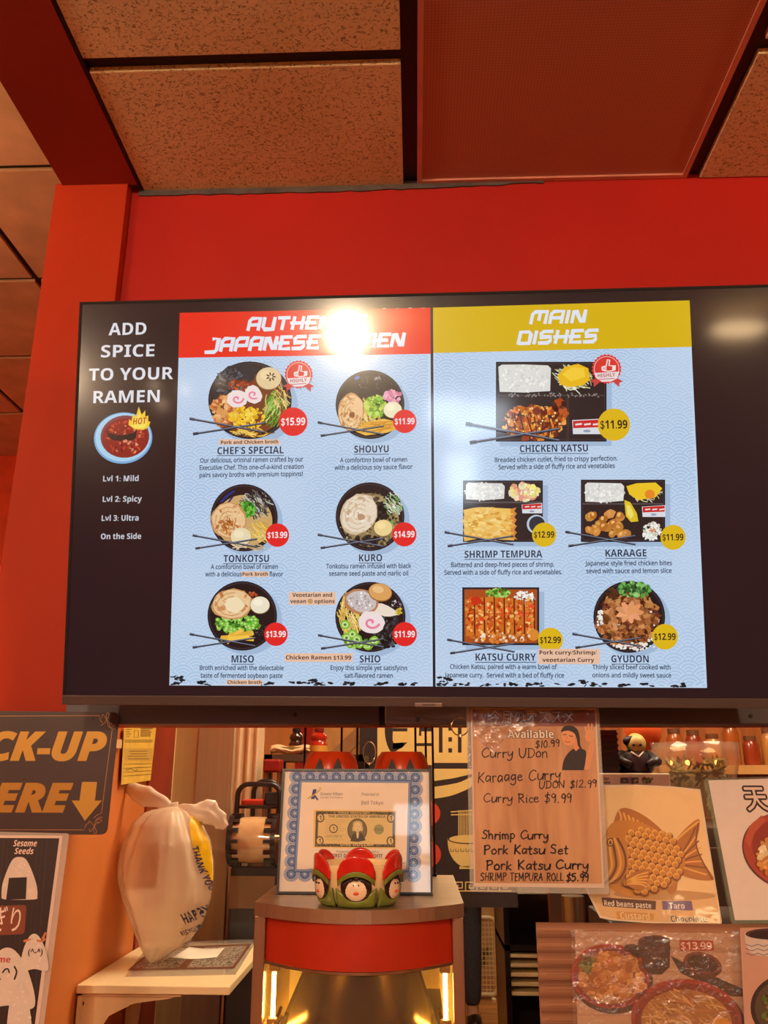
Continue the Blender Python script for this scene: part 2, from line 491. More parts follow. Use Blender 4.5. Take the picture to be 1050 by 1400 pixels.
# dropped ceiling: lay-in boards hang a little below the black grid
b = B()
ys = [1.578, 1.240, 1.209, .61, .58, -.02, -.05, -.65, -.68, -1.28, -1.31, -1.91, -1.94, -2.54, -2.57, -3.17, -3.2, -3.8, -3.83, -4.4, -4.43, -5]
rows = [(ys[i + 1], ys[i]) for i in range(0, len(ys) - 1, 2)]
cols = [(-.6085, -.0155), (.6465, 1.2395), (1.2695, 1.8625), (1.8925, 2.4855), (2.5155, 3.1085), (3.1385, 4.0)]
for (y0, y1) in rows:
    for (x0, x1) in cols: b.box(x0, x1, y0, y1, CEIL, CEIL + .022, bev=.002)
    if y1 < .0: b.box(.016, .617, y0, y1, CEIL, CEIL + .022, bev=.002)
structure('ceiling', b, M_tile)
structure('trim_1', B().box(-.6157, 4, -5, WALLY, CEIL + .012, CEIL + .03), M_black)
structure('trim_2', B().box(-.6157, -.6095, -5, WALLY, CEIL - .002, CEIL + .02), M_black)
b = B(); b.box(-.8, 4, -5, 1.7, CEIL + .03, CEIL + .12); structure('ceiling_above', b, M_brown)
# feature wall above the serving opening
structure('wall_back', B().box(-.637, 4, WALLY, 1.70, 1.69, CEIL + .012), M_red)
b = B()
n = 40
cau = random.Random(3)
top, bot = [], []
for i in range(n + 1):
    t = i / n; x = -.62 + t * .92
    bot.append((x, CEIL - .001 - (.011 if t < .55 else .011 * (1 - (t - .55) / .45)) - cau.uniform(0, .004)))
b.prism(bot + [(.30, CEIL + .01), (-.62, CEIL + .01)], 'Y', WALLY - .004, WALLY)
structure('trim_3', b, M_gray)
# end post of the wing wall, its deep orange side and the wall strip beyond
structure('wall_left', B().box(-.80, -.639, 1.555, 7.9, 0, CEIL), M_jamb)
structure('wall_post', B().box(-.801, -.636, 1.548, 1.575, 0, CEIL), M_post)
structure('trim_4', B().box(-.64, -.634, 2.06, 2.26, 0, CEIL), mat('dark_red_corner_strip', (140, 44, 22), rough=.5, noise=.1))
# header beam running over the viewer on the left
structure('wall_beam', B().box(-.785, -.616, -5, 1.553, CEIL - .004, 3.42), M_beam)
# side dining area seen past the post: higher ceiling, far wall
b = B()
yy = [2.145 + .6145 * i for i in range(-12, 5)]
xx = [-1.45 - .61 * i for i in range(-2, 5)]
for i in range(len(yy) - 1):
    for j in range(len(xx) - 1):
        x1, x0 = xx[j], xx[j + 1]
        b.box(x0 + .013, min(x1, -.74) - .013, yy[i] + .013, yy[i + 1] - .013, 3.43, 3.45)
structure('ceiling_side', b, mat('side_ceiling_board', (228, 176, 128), rough=.9, noise=.08, scale=6, bump=.1, bscale=120))
structure('trim_5', B().box(-4, -.64, -5, 4.7, 3.442, 3.46), M_black)
structure('wall_side_far', B().box(-4, -.80, 4.6, 4.7, 0, 3.45), mat('orange_far_paint', (232, 70, 14), rough=.5))
structure('wall_side_left', B().box(-4.1, -4, -5, 4.7, 0, 3.45), M_brown)
structure('wall_right', B().box(4, 4.1, -5, 8, 0, 3.0), M_brown)
structure('wall_front', B().box(-4.1, 4.1, -5.1, -5, 0, 3.46), mat('front_room_paint', (160, 96, 66), rough=.8))
structure('wall_kitchen', B().box(-.8, 4, 7.9, 8, 0, 3.0), mat('kitchen_far_paint', (196, 160, 104), rough=.8))
structure('ceiling_kitchen', B().box(-.64, 4, 1.7, 8, 2.75, 2.8), M_tan)
# the black rail under the television: smooth, rough-grained and smooth lengths
structure('trim_6', B().box(-.634, -.064, 1.530, WALLY + .01, 1.688, 1.80, bev=.002), M_blackplain)
structure('trim_7', B().box(-.054, .098, 1.530, WALLY + .01, 1.687, 1.80, bev=.002), M_blackwood)
structure('trim_8', B().box(-.064, -.054, 1.545, WALLY + .01, 1.687, 1.80), M_black)
structure('trim_9', B().box(.108, 1.6, 1.530, WALLY + .01, 1.687, 1.80, bev=.002), M_blackplain)
structure('trim_10', B().box(.098, .108, 1.545, WALLY + .01, 1.687, 1.80), M_black)
for k, (px, py) in enumerate(((403, 977), (1026, 979), (571, 984))):
    p = at(px, py, 1.53)
    structure('trim_%d' % (11 + k), B().lathe([(.0035, 0), (.0035, .0012), (.002, .002), (0, .002)], (0, 0, 0), 14, M=Matrix.Translation(p) @ Matrix.Rotation(PI / 2, 4, 'X')), mat('dark_screw', (70, 60, 58), rough=.3, metal=.8))

# ceiling light panel, off
t = thing('ceiling_light', 'unlit ceiling light panel with a brown prismatic lens, set among pitted ceiling boards', 'ceiling light', (.317, .96, CEIL))
b = B()
for (x0, x1, y0, y1) in ((.016, .027, .35, 1.578), (.607, .618, .35, 1.578), (.027, .607, .35, .361), (.027, .607, 1.567, 1.578)):
    b.box(x0, x1, y0, y1, CEIL + .001, CEIL + .03)
b.done('frame', mat('light_frame_enamel', (205, 132, 108), rough=.45), t)
B().box(.027, .607, .361, 1.567, CEIL + .006, CEIL + .02).done('lens_panel', lens_mat(), t)

# lamps out of view: those mirrored in the screen, and added fill globes
def globe(name, label, x, y, z, r, e, col=WARM, cat='lamp', group=None, stem=True):
    t = thing(name, label, cat, (x, y, z), group)
    B().ball((x, y, z), r, 24, 14).done('globe', emit_mat('%s_glow_%d' % (name, int(e * 10)), col, e), t, smooth='all')
    if stem: B().lathe([(.05, CEIL - z + .01), (.05, CEIL - z - .01), (.02, CEIL - z - .012), (.02, r * .95), (.0, r * .95)], (x, y, z), 20).done('fitting', mat('lamp_fitting', (60, 40, 32), rough=.4, metal=.6), t, smooth=True)
    return t
globe('ceiling_lamp', 'bright warm globe lamp flush under the ceiling, mirrored as a blaze in the screen', -.525, -1.9, 2.80, .044, KEY_EMIT, (1, .78, .52))
for lb, x, y, z in (('added unseen fill globe behind the viewer towards the right wall', 2.35, -1.5, 2.62), ('added unseen fill globe behind the viewer towards the left wall', -2.2, -1.8, 2.62)):
    globe('fill_lamp', lb, x, y, z, .06, FILL_EMIT)  # unseen globes added as fill for the front faces
t = thing('dish_lamp', 'shallow glowing dish lamp mirrored in the right end of the screen', 'lamp', (1.60, -2.0, 2.765))
B().ball((1.60, -2.0, 2.765), .15, 24, 12, (1.0, .4, .28)).done('dish', emit_mat('dish_glow', (1, .66, .34), 24.0), t, smooth='all')
B().tube([(1.60, -2.0, 2.80), (1.60, -2.0, 2.876)], .01, 8).done('stem', mat('lamp_fitting', (60, 40, 32), rough=.4, metal=.6), t)
globe('side_fill_lamp', 'added unseen fill globe over the side dining area', -1.9, 1.2, 2.72, .09, SIDE_FILL_EMIT)  # no such lamp in view; added to brighten the side area
for lb, x, y, z in (('small bulb of the wall string, highest of the four', -1.28, -2.0, 2.57), ('small bulb of the wall string, second highest of the four', -1.67, -2.0, 2.56),
                    ('small bulb of the wall string, third highest of the four', -1.49, -2.0, 2.53), ('small bulb of the wall string, lowest of the four', -1.63, -2.0, 2.45)):
    globe('string_bulb', lb, x, y, z, .022, 22.0, cat='bulb', group='small string bulbs', stem=False)
# lit transom panes in the front wall
for k, (x, z, w, h) in enumerate(((-.04, 2.52, .16, .13), (.34, 2.46, .20, .14), (.10, 1.92, .14, .22), (.12, 2.32, .10, .08))):
    structure('window_%d' % (k + 1), B().box(x - w, x + w, -5.0, -4.985, z - h, z + h), emit_mat('daylight_pane', (.82, .92, 1.0), WINDOW_EMIT))
# unseen ceiling panels added to light the kitchen and the serving opening
for lb, x, y in (('added unseen kitchen light panel nearest the serving opening', .05, 2.08), ('added unseen kitchen light panel nearest the right end of the opening', 1.2, 2.12), ('added unseen kitchen light panel in the middle of the kitchen', .5, 4.6), ('added unseen kitchen light panel nearest the far kitchen wall', .5, 6.6)):
    t = thing('kitchen_fill_panel', lb, 'ceiling light', (x, y, 2.75), 'added kitchen light panels')
    B().box(x - .32, x + .32, y - .32, y + .32, 2.725, 2.75).done('frame', mat('white_enamel', (230, 224, 210), rough=.4), t)
    B().box(x - .29, x + .29, y - .29, y + .29, 2.72, 2.7245).done('diffuser', emit_mat('kitchen_fill_diffuser', (1, .82, .54), KITCHEN_FILL_EMIT), t)
# ---------------------------------------------------------------- television
TVO = Vector((-0.58774, 1.27967, 2.40036))
TVU = Vector((0.99960684, -0.02662864, -0.00878012)); TVV = Vector((0.00370376, -0.18499635, 0.98273223))
TVP = Plane(TVO, TVU, TVV)
TVN = TVP.N; TVP.layer = .00004
TW, TH = 1.244, .700
tv = thing('television', 'huge wall-mounted television showing the ramen and main dishes menu, over the black rail', 'television', tuple(TVP.pt(TW / 2, -TH, -.03)))
MT = Matrix(((TVU.x, -TVN.x, TVV.x, TVO.x), (TVU.y, -TVN.y, TVV.y, TVO.y), (TVU.z, -TVN.z, TVV.z, TVO.z), (0, 0, 0, 1)))   # local: x right, y back, z up
M_tvblack = mat('tv_black_plastic', (26, 20, 22), rough=.6, spec=.2, noise=.05, scale=40)
M_tvbez = mat('tv_brown_metal_bezel', (84, 70, 66), rough=.4, metal=.4, noise=.05, scale=60, stretch=(.1, 1, 1))
def tvbox(b, *a, **k): return b.box(*a, M=MT, **k)
b = B(); tvbox(b, .004, TW - .004, .004, .022, -TH + .004, -.004, bev=.003); tvbox(b, .16, TW - .16, .022, .055, -TH + .05, -.18, bev=.01)
b.done('housing', M_tvblack, tv)
b = B(); tvbox(b, 0, .0045, -.0015, .02, -TH, 0); tvbox(b, TW - .0045, TW, -.0015, .02, -TH, 0); tvbox(b, .0045, TW - .0045, -.0015, .02, -.0045, 0)
b.done('bezel_frame', M_tvblack, tv)
b = B(); tvbox(b, .0, TW, -.0025, .02, -TH, -TH + .0155, bev=.001)
b.done('bottom_bezel', M_tvbez, tv)
# wall mount
b = B()
for s in (.42, .82):
    p0 = TVP.pt(s, -.22, -.05); p1 = TVP.pt(s, -.50, -.05)
    b.tube([p0, (p0.x, WALLY + .01, p0.z)], .012, 8); b.tube([p1, (p1.x, WALLY + .01, p1.z)], .012, 8)
b.box(TVP.pt(.40, 0).x, TVP.pt(.85, 0).x, WALLY - .012, WALLY + .002, 1.84, 2.24)
b.done('wall_mount', M_black, tv)
u0, v0 = TVP.at(567, 960.5); u1, v1 = TVP.at(604.5, 966)
b = B(); tvbox(b, u0, u1, -.006, .002, v1, v0, bev=.0008)
badge = b.done('brand_badge', mat('badge_metal', (150, 136, 132), rough=.35, metal=.7), tv)
badge['label'] = 'small metal maker badge under the screen'
M_lit = art_mat('screen_picture', rough=.085, coat=0.35, coat_rough=.22, emit=SCREEN_EMIT, spec=.5)
M_print = art_mat('printed_ink', rough=.5)
a = Art(TVP, .0064); a.text('SAMSUNG', 577, 594.5, 964.3, 2.8, (40, 32, 30), 0, 0)
a.done('badge_lettering', M_print, badge)

INK = (34, 50, 74); BLUE = (198, 219, 243); WAVE = (178, 205, 235); DARK = (27, 21, 23)
# black picture area
a = Art(TVP, .0003)
a.uv([(.0045, -TH + .0155), (TW - .0045, -TH + .0155), (TW - .0045, -.0045), (.0045, -.0045)], (33, 20, 25), 0)
a.done('screen', M_lit, tv)

# --- left column
for s, x0, x1, yb, c in (('ADD', 148.5, 200, 458, 16.5), ('SPICE', 138, 211, 488, 16.5), ('TO YOUR', 121.5, 236.5, 519.5, 16.5), ('RAMEN', 127.5, 218, 550.5, 16.5)):
    a = Art(TVP, .0006); a.text(s, x0, x1, yb, c, (226, 228, 236), 1, 0)
    spice = a.done('spice_heading', M_lit, tv); spice['label'] = 'white heading line reading ' + s
for s, x0, x1, yb in (('Lvl 1: Mild', 141, 189.5, 658), ('Lvl 2: Spicy', 140.5, 194, 686), ('Lvl 3: Ultra', 139, 189.5, 712), ('On the Side', 138, 193, 737)):
    a = Art(TVP, .0006); a.text(s, x0, x1, yb, 7.6, (206, 208, 216), 1, .004)
    lv = a.done('spice_level', M_lit, tv); lv['label'] = 'small white line reading ' + s
a = Art(TVP, .0006); q = random.Random(4)
a.ell(168.5, 599, 40, 35, (120, 176, 226), 1, -.12, 40); a.ell(168.5, 598, 38, 33, (170, 214, 240), 2, -.12, 40); a.ell(171, 597, 33.5, 29, (130, 60, 70), 3, -.1)
a.ell(171.5, 599, 31.5, 27, (140, 28, 18), 4, -.1)
for i in range(130):
    r_ = math.sqrt(q.random()) * .95; t_ = q.uniform(0, 6.28)
    a.ell(171 + 29 * r_ * math.cos(t_), 599 + 24 * r_ * math.sin(t_), q.uniform(.8, 3), q.uniform(.6, 1.8), vary(q.choice([(176, 48, 24), (206, 84, 40), (120, 18, 14), (196, 60, 50), (228, 150, 110)]), 14, q), 5 + i % 4, q.uniform(0, 3), 7, jit=.2)
a.poly([(145, 585), (149, 592), (160, 595), (171, 595), (182, 592), (188, 587), (186, 599), (180, 603), (172, 601), (165, 603), (155, 602), (148, 597)], (34, 16, 20), 10)
a.poly([(176, 581), (177, 573), (180, 576), (182, 566), (186, 570), (190, 556), (194, 567), (199, 561), (199, 570), (203, 568), (203, 576), (206, 577), (203, 585), (196, 588), (184, 587)], (246, 204, 60), 11)
a.poly([(180, 582), (183, 574), (188, 570), (191, 565), (194, 572), (199, 571), (201, 580), (197, 586), (186, 586)], (250, 226, 92), 12)
a.text('HOT', 182, 201, 580, 8.5, (200, 56, 24), 13, .0, 0, .06, st='I')
o = a.done('hot_soup_picture', M_lit, tv); o['label'] = 'picture of a blue bowl of red soup with a HOT flame'

# --- pages
TECH = {'A': (1, [[(0, 0), (0, .8), (.2, 1), (1, 1), (1, 0)], [(.25, .42), (1, .42)]]), 'U': (1, [[(0, 1), (0, .2), (.2, 0), (1, 0), (1, 1)]]), 'T': (1, [[(0, 1), (1, 1)], [(.5, 1), (.5, 0)]]),
        'H': (1, [[(.1, 0), (.1, 1)], [(1, 0), (1, 1)], [(-.1, .5), (1, .5)]]), 'E': (.95, [[(1, 1), (.1, 1), (.1, 0), (1, 0)], [(-.1, .5), (.8, .5)]]), 'N': (1, [[(0, 0), (0, 1), (.2, 1), (.8, 0), (1, 0), (1, 1)]]),
        'I': (.1, [[(.05, 0), (.05, 1)]]), 'C': (1, [[(1, 1), (.2, 1), (0, .8), (0, 0), (1, 0)]]), 'J': (.9, [[(.4, 1), (.9, 1), (.9, .05), (.7, -.12), (-.1, -.12)]]), 'P': (1, [[(0, 0), (0, .8), (.2, 1), (1, 1), (1, .38), (.3, .38)]]),
        'S': (1, [[(1, 1), (.2, 1), (0, .8), (0, .52), (1, .52), (1, .2), (.8, 0), (0, 0)]]), 'R': (1, [[(0, 0), (0, .8), (.2, 1), (1, 1), (1, .45), (.3, .45)], [(.45, .45), (1, 0)]]),
        'M': (1.25, [[(0, 0), (0, .8), (.2, 1), (1.25, 1), (1.25, 0)], [(.65, 1), (.65, .3)]]), 'D': (1, [[(0, 0), (0, 1), (.8, 1), (1, .8), (1, 0), (.2, 0)]]), ' ': (.55, [])}
def tech(a, s, x0, x1, yb, y1b, cap, col, z, w=.27, gap=.42, sh=.22):
    tot = sum(TECH[c][0] + gap for c in s) - gap + w
    k = (x1 - x0 - sh * cap) / tot; x = w / 2
    for c in s:
        wd, st = TECH[c]
        for pl in st:
            pts = []
            for (gx, gy) in pl:
                X = x0 + (x + gx) * k; f = (X - x0) / (x1 - x0)
                yy_ = yb + (y1b - yb) * f
                gy2 = .12 + gy * .78
                pts.append((X + sh * cap * gy2, yy_ - gy2 * cap))
            a.line(pts, cap * .235, col, z)
        x += wd + gap

def page(name, label, corners, head, tl, wave_seed):
    a = Art(TVP, .0006)
    (x0, y0), (x1, y1), (x2, y2), (x3, y3) = corners
    a.poly(corners, BLUE, 0)
    U0, V1 = TVP.at(x0, y0); U1 = TVP.at(x2, y2)[0]; V0 = TVP.at(x3, y3)[1]
    # overlapping wave-scale pattern
    R = .0225; c = lin(WAVE) + (1,)
    row = 0; vv = V1 + R
    wr = random.Random(wave_seed)
    while vv > V0 - R * 1.2:
        uu = U0 - R + (R if row % 2 else 0)
        while uu < U1 + R:
            fade = .35 + .65 * (.5 + .5 * math.sin(uu * 23 + wave_seed) * math.cos(vv * 17 + wave_seed * 2))
            for rr, w in ((.88, .07), (.64, .07), (.40, .07), (.17, .07)):
                rc = rr * R; wd = w * R
                for k in range(18):
                    t0, t1 = PI * k / 18, PI * (k + 1) / 18
                    tm = (t0 + t1) / 2
                    mx_, my_ = uu + rc * math.cos(tm), vv + rc * math.sin(tm)
                    if any((mx_ - uu - dx) ** 2 + (my_ - vv + dy) ** 2 < R * R for dx, dy in ((R, R / 2), (-R, R / 2), (0, R))): continue
                    P = [(uu + q_ * math.cos(t_), vv + q_ * math.sin(t_)) for q_, t_ in ((rc - wd, t0), (rc + wd, t0), (rc + wd, t1), (rc - wd, t1))]
                    if min(p_[0] for p_ in P) < U0 + .001 or max(p_[0] for p_ in P) > U1 - .001 or min(p_[1] for p_ in P) < V0 + .001 or max(p_[1] for p_ in P) > V1: continue
                    cc = tuple(BLUE[i] + (WAVE[i] - BLUE[i]) * fade * 1.25 for i in range(3))
                    a.uv(P, cc, 1)
            uu += 2 * R
        vv -= R / 2; row += 1
    # row of little black bonsai along the foot of the page
    q = random.Random(wave_seed + 5)
    X0, X1 = x3 + 1, x2 - 1
    xx_ = X0 + 4
    while xx_ < X1 - 10:
        yb = y3 + (y2 - y3) * (xx_ - x3) / (x2 - x3)
        for i in range(q.randint(5, 9)):
            w_ = q.uniform(1.6, 4.6)
            cx_ = min(max(xx_ + q.uniform(-10, 12), X0 + w_), X1 - w_)
            h_ = q.uniform(.8, 2.0)
            a.ell(cx_, yb - h_ - q.uniform(.2, 3.6), w_, h_, (24, 28, 34), 3, q.uniform(-.3, .3), 9, jit=.25)
        xx_ += q.uniform(28, 46)
    for (tx, sc_) in ((X0 + 8, 1.0), (X0 + (X1 - X0) * .54, .7)):
        yb = y3 + (y2 - y3) * (tx - x3) / (x2 - x3)
        for i in range(11):
            a.ell(max(X0 + 3, tx + q.uniform(-6, 12) * sc_), yb - q.uniform(5, 13) * sc_, q.uniform(2, 4.5) * sc_, q.uniform(.8, 1.6), (24, 28, 34), 3, q.uniform(-.5, .5), 8, jit=.25)
        a.line([(tx + 3, yb - 1), (tx + 8 * sc_, yb - 5 * sc_), (tx + 6 * sc_, yb - 9 * sc_), (tx + 2, yb - 12 * sc_)], 1.3, (24, 28, 34), 3)
    o = a.done(name, M_lit, tv); o['label'] = label
    h = Art(TVP, .0012)
    h.poly([corners[0], corners[1], head[0], head[1]], tl[0], 0)
    for (s, q0, q1, ya, yb, cp) in tl[1]: tech(h, s, q0, q1, ya, yb, cp, (228, 234, 246), 2)
    ho = h.done('page_header', M_lit, o); ho['label'] = tl[2]
    return o
ramen = page('ramen_page', 'light blue wave-patterned page of six ramen bowls', [(246, 428), (588.5, 421), (592, 938.5), (231.7, 937)], [(589, 484), (244.2, 489.5)],
             ((236, 44, 22), [('AUTHENTIC', 337, 503, 453.5, 449.5, 19.5), ('JAPANESE RAMEN', 281, 555, 482.5, 475, 20.5)], 'red header reading AUTHENTIC JAPANESE RAMEN'), 3)
mains = page('main_dishes_page', 'light blue wave-patterned page of five main dishes', [(592, 421), (942.5, 411), (966.5, 940.5), (595.5, 938.5)], [(945.5, 474.5), (592.5, 483)],
             ((218, 180, 14), [('MAIN', 723, 803, 444.5, 442.5, 19.5), ('DISHES', 706, 819, 472.5, 469.5, 20)], 'yellow header reading MAIN DISHES'), 9)
a = Art(TVP, .0009)
a.poly([(588.3, 421), (591.7, 421), (595.3, 938.6), (591.8, 938.6)], (30, 32, 44), 3)
a.done('page_divider', M_lit, tv)

# --- dish pictures
H2 = .0014
def sticks(a, cx, cy, r, z=80):
    k = r / 47.0
    for (p, q_) in (((-70, 26), (18, 42)), ((-66, 44), (18, 31))):
        x0, y0, x1, y1 = cx + p[0] * k, cy + p[1] * k, cx + q_[0] * k, cy + q_[1] * k
        a.line([(x0, y0), (x1, y1)], 2.5 * k, (40, 42, 54), z)
        a.line([(x0, y0 - .7 * k), (x1, y1 - .5 * k)], .8 * k, (130, 140, 158), z + 1)
        a.line([(x0, y0), (x0 + 4 * k, y0 + (y1 - y0) * 4 / (88))], 3.3 * k, (46, 48, 60), z + 1)
def specks(a, cx, cy, rx, ry, n, cols, smin, smax, z, q, elong=1.0, k=14, rot=None, jit=.25, inside=None):
    for i in range(n):
        t_ = q.uniform(0, 6.2832); r_ = math.sqrt(q.random())
        x, y = cx + rx * r_ * math.cos(t_), cy + ry * r_ * math.sin(t_)
        if inside and math.hypot((x - inside[0]) / inside[2], (y - inside[1]) / inside[3]) > 1: continue
        s = q.uniform(smin, smax)
        a.ell(x, y, s * elong, s, vary(q.choice(cols), k, q), z + ((i % 5) if a.p is TVP else i * .08), (q.uniform(0, 3.14) if rot is None else rot + q.uniform(-.5, .5)), 7, jit=jit)
def strands(a, cx, cy, rx, ry, n, cols, w, z, q, ang, ln=14, curl=4):
    for i in range(n):
        t_ = q.uniform(0, 6.2832); r_ = math.sqrt(q.random()) * .85
        x, y = cx + rx * r_ * math.cos(t_), cy + ry * r_ * math.sin(t_); an = ang + q.uniform(-.5, .5); l_ = q.uniform(.5, 1) * ln
        dx, dy = math.cos(an) * l_ / 2, math.sin(an) * l_ / 2; c_ = q.uniform(-curl, curl)
        a.line([(x - dx, y - dy), (x - dy / l_ * c_, y + dx / l_ * c_), (x + dx, y + dy)], w * q.uniform(.7, 1.2), vary(q.choice(cols), 16, q), z + ((i % 6) if a.p is TVP else i * .08), smooth=3)
GREEN = [(92, 150, 40), (140, 190, 70), (60, 112, 30), (180, 214, 110)]
TANM = [(226, 180, 122), (240, 206, 160), (206, 146, 88), (190, 120, 66)]
NOOD = [(232, 200, 112), (244, 218, 146), (214, 172, 84)]
def bowl_base(a, cx, cy, r, broth, ry=None):
    ry = ry or r
    a.ell(cx + r * .13, cy + r * .12, r * 1.02, ry * 1.0, (164, 190, 220), 0, n=36)
    a.ell(cx, cy, r, ry, (24, 22, 28), 2, n=44); a.ell(cx, cy, r * .965, ry * .965, (52, 46, 50), 3, n=44); a.ell(cx, cy, r * .93, ry * .93, (26, 22, 25), 4, n=44)
    if broth: a.ell(cx, cy + r * .1, r * .84, ry * .78, broth, 5, n=40)
def chashu(a, cx, cy, rx, ry, q, z, rot=0, pale=False):
    a.ell(cx, cy, rx, ry, (206, 150, 96) if not pale else (214, 190, 158), z, rot, 22, jit=.05); a.ell(cx, cy, rx * .92, ry * .92, (238, 200, 148) if not pale else (236, 220, 196), z + 1, rot, 22, jit=.05)
    for f_ in (.75, .5, .28):
        pts = [(cx + rx * f_ * math.cos(t_ * .55) * math.cos(rot) - ry * f_ * math.sin(t_ * .55) * math.sin(rot), cy + rx * f_ * math.cos(t_ * .55) * math.sin(rot) + ry * f_ * math.sin(t_ * .55) * math.cos(rot)) for t_ in range(1, 10)]
        a.line(pts, 1.1, (200, 146, 96) if not pale else (204, 180, 150), z + 2)
    specks(a, cx, cy, rx * .85, ry * .85, 34, TANM if not pale else [(244, 232, 214), (220, 196, 164), (206, 176, 140)], .7, 2.6, z + 3, q, 1.8, 10)
    a.ell(cx + rx * .1, cy + ry * .15, rx * .2, ry * .16, (150, 88, 44) if not pale else (190, 150, 110), z + 9, .5, 9, jit=.3)
def egg(a, cx, cy, r, z, col=(236, 218, 178), rot=0):
    a.ell(cx, cy + .6, r * 1.04, r * .92, (150, 116, 70), z, rot); a.ell(cx, cy, r, r * .88, col, z + 1, rot); a.ell(cx - r * .2, cy - r * .25, r * .5, r * .38, tuple(min(255, c + 12) for c in col), z + 2, rot)
def naruto(a, cx, cy, r, z, rot=0):
    a.ell(cx, cy, r, r * .86, (244, 228, 224), z, rot, 22, jit=.06)
    a.line([(cx + r * (.62 - .055 * i) * math.cos(i * .62 + rot), cy + r * .8 * (.62 - .055 * i) * math.sin(i * .62 + rot)) for i in range(11)], r * .17, (240, 130, 166), z + 1, smooth=2)
def nori(a, pts, z, q, n=60):
    a.poly(pts, (36, 40, 46), z)
    xs = [p[0] for p in pts]; ys_ = [p[1] for p in pts]; cx, cy = sum(xs) / len(xs), sum(ys_) / len(ys_)
    specks(a, cx, cy, (max(xs) - min(xs)) * .38, (max(ys_) - min(ys_)) * .36, n, [(70, 78, 88), (96, 104, 112), (22, 24, 28), (54, 60, 66)], .5, 1.7, z + 1, q, 2.4, 8)

def dish(name_label, parent, fn):
    a = Art(TVP, H2); fn(a, random.Random(len(name_label) * 7 + 1))
    o = a.done('dish_picture', M_lit, parent); o['label'] = name_label
    return o
def d_chef(a, q):
    cx, cy, r = 342, 547.5, 57
    bowl_base(a, cx, cy, r, (120, 62, 30), 53)
    for i in range(5): a.ell(cx, cy, r * (.93 - .03 * i), 53 * (.93 - .03 * i), (96, 90, 92) if i % 2 else (22, 20, 24), 5, 0, 16, -1.25, -.35)
    nori(a, [(290, 535), (296, 515), (312, 501), (336, 496), (353, 504), (347, 520), (330, 527), (318, 540), (302, 548), (291, 547)], 11, q, 120)
    specks(a, 330, 528, 18, 8, 50, [(166, 66, 26), (196, 90, 36), (120, 40, 20)], 1, 2.6, 20, q)
    specks(a, 309, 563, 19, 20, 90, [(226, 160, 92), (240, 186, 124), (206, 120, 60), (180, 92, 50)], 1.5, 4.5, 22, q, 1.5)
    strands(a, 376, 560, 18, 24, 80, GREEN + [(214, 200, 120)], 1.6, 28, q, 2.0, 17)
    strands(a, 385, 545, 12, 20, 34, NOOD + [(150, 90, 50)], 1.1, 36, q, 1.2, 14)
    specks(a, 338, 572, 25, 15, 120, [(248, 200, 44), (250, 216, 80), (222, 164, 24)], 1.4, 2.9, 42, q, 1.2, 12)
    strands(a, 344, 592, 30, 6, 50, [(226, 180, 60), (120, 70, 24), (240, 206, 110)], 1.5, 48, q, 0.1, 14)
    naruto(a, 325, 546, 14, 56); naruto(a, 347, 540, 13, 54, 1)
    egg(a, 368, 518, 17, 60, (232, 206, 158))
    for i in range(7): a.ell(371 + 4.5 * math.cos(i * .9), 516 + 4 * math.sin(i * .9), 2.6, 1.1, (92, 54, 26), 64, i * .9, 8)
    sticks(a, cx, cy - 4, 54)
dish('picture of the chef special ramen bowl with corn, egg and pink swirl fishcake', ramen, d_chef)
def d_shouyu(a, q):
    cx, cy, r = 506, 553.5, 47
    bowl_base(a, cx, cy, r, None); specks(a, 510, 524, 26, 10, 30, [(120, 116, 120), (70, 66, 70)], .4, 1.0, 6, q)
    a.ell(488, 517, 4, 2, (60, 96, 190), 7, -.5, 12, jit=.3); specks(a, 515, 517, 6, 2.4, 14, [(200, 190, 190), (150, 140, 140)], .6, 1.4, 8, q)
    strands(a, 500, 570, 22, 24, 90, NOOD + [(220, 170, 60)], 1.5, 12, q, 1.3, 15)
    specks(a, 514, 556, 14, 15, 110, [(150, 196, 60), (190, 220, 100), (110, 160, 40), (206, 214, 90)], 1.1, 2.9, 22, q, 1.3)
    chashu(a, 480, 564, 18, 26, q, 32, .1); specks(a, 537, 543, 11, 8, 40, [(232, 150, 176), (240, 176, 196), (214, 120, 152)], 1.5, 4, 46, q)
    a.poly([(485, 590), (500, 578), (525, 573), (545, 578), (546, 586), (530, 592), (500, 596)], (240, 186, 74), 52)
    for i in range(24): a.line([(q.uniform(488, 520), q.uniform(578, 592)), (q.uniform(522, 545), q.uniform(576, 588))], 1.1, vary((226, 160, 50), 20, q), 53)
    egg(a, 537, 561, 12.5, 58, (242, 232, 196)); sticks(a, cx, cy - 1, 47)
dish('picture of the shouyu ramen bowl, darkest empty rim at the top', ramen, d_shouyu)
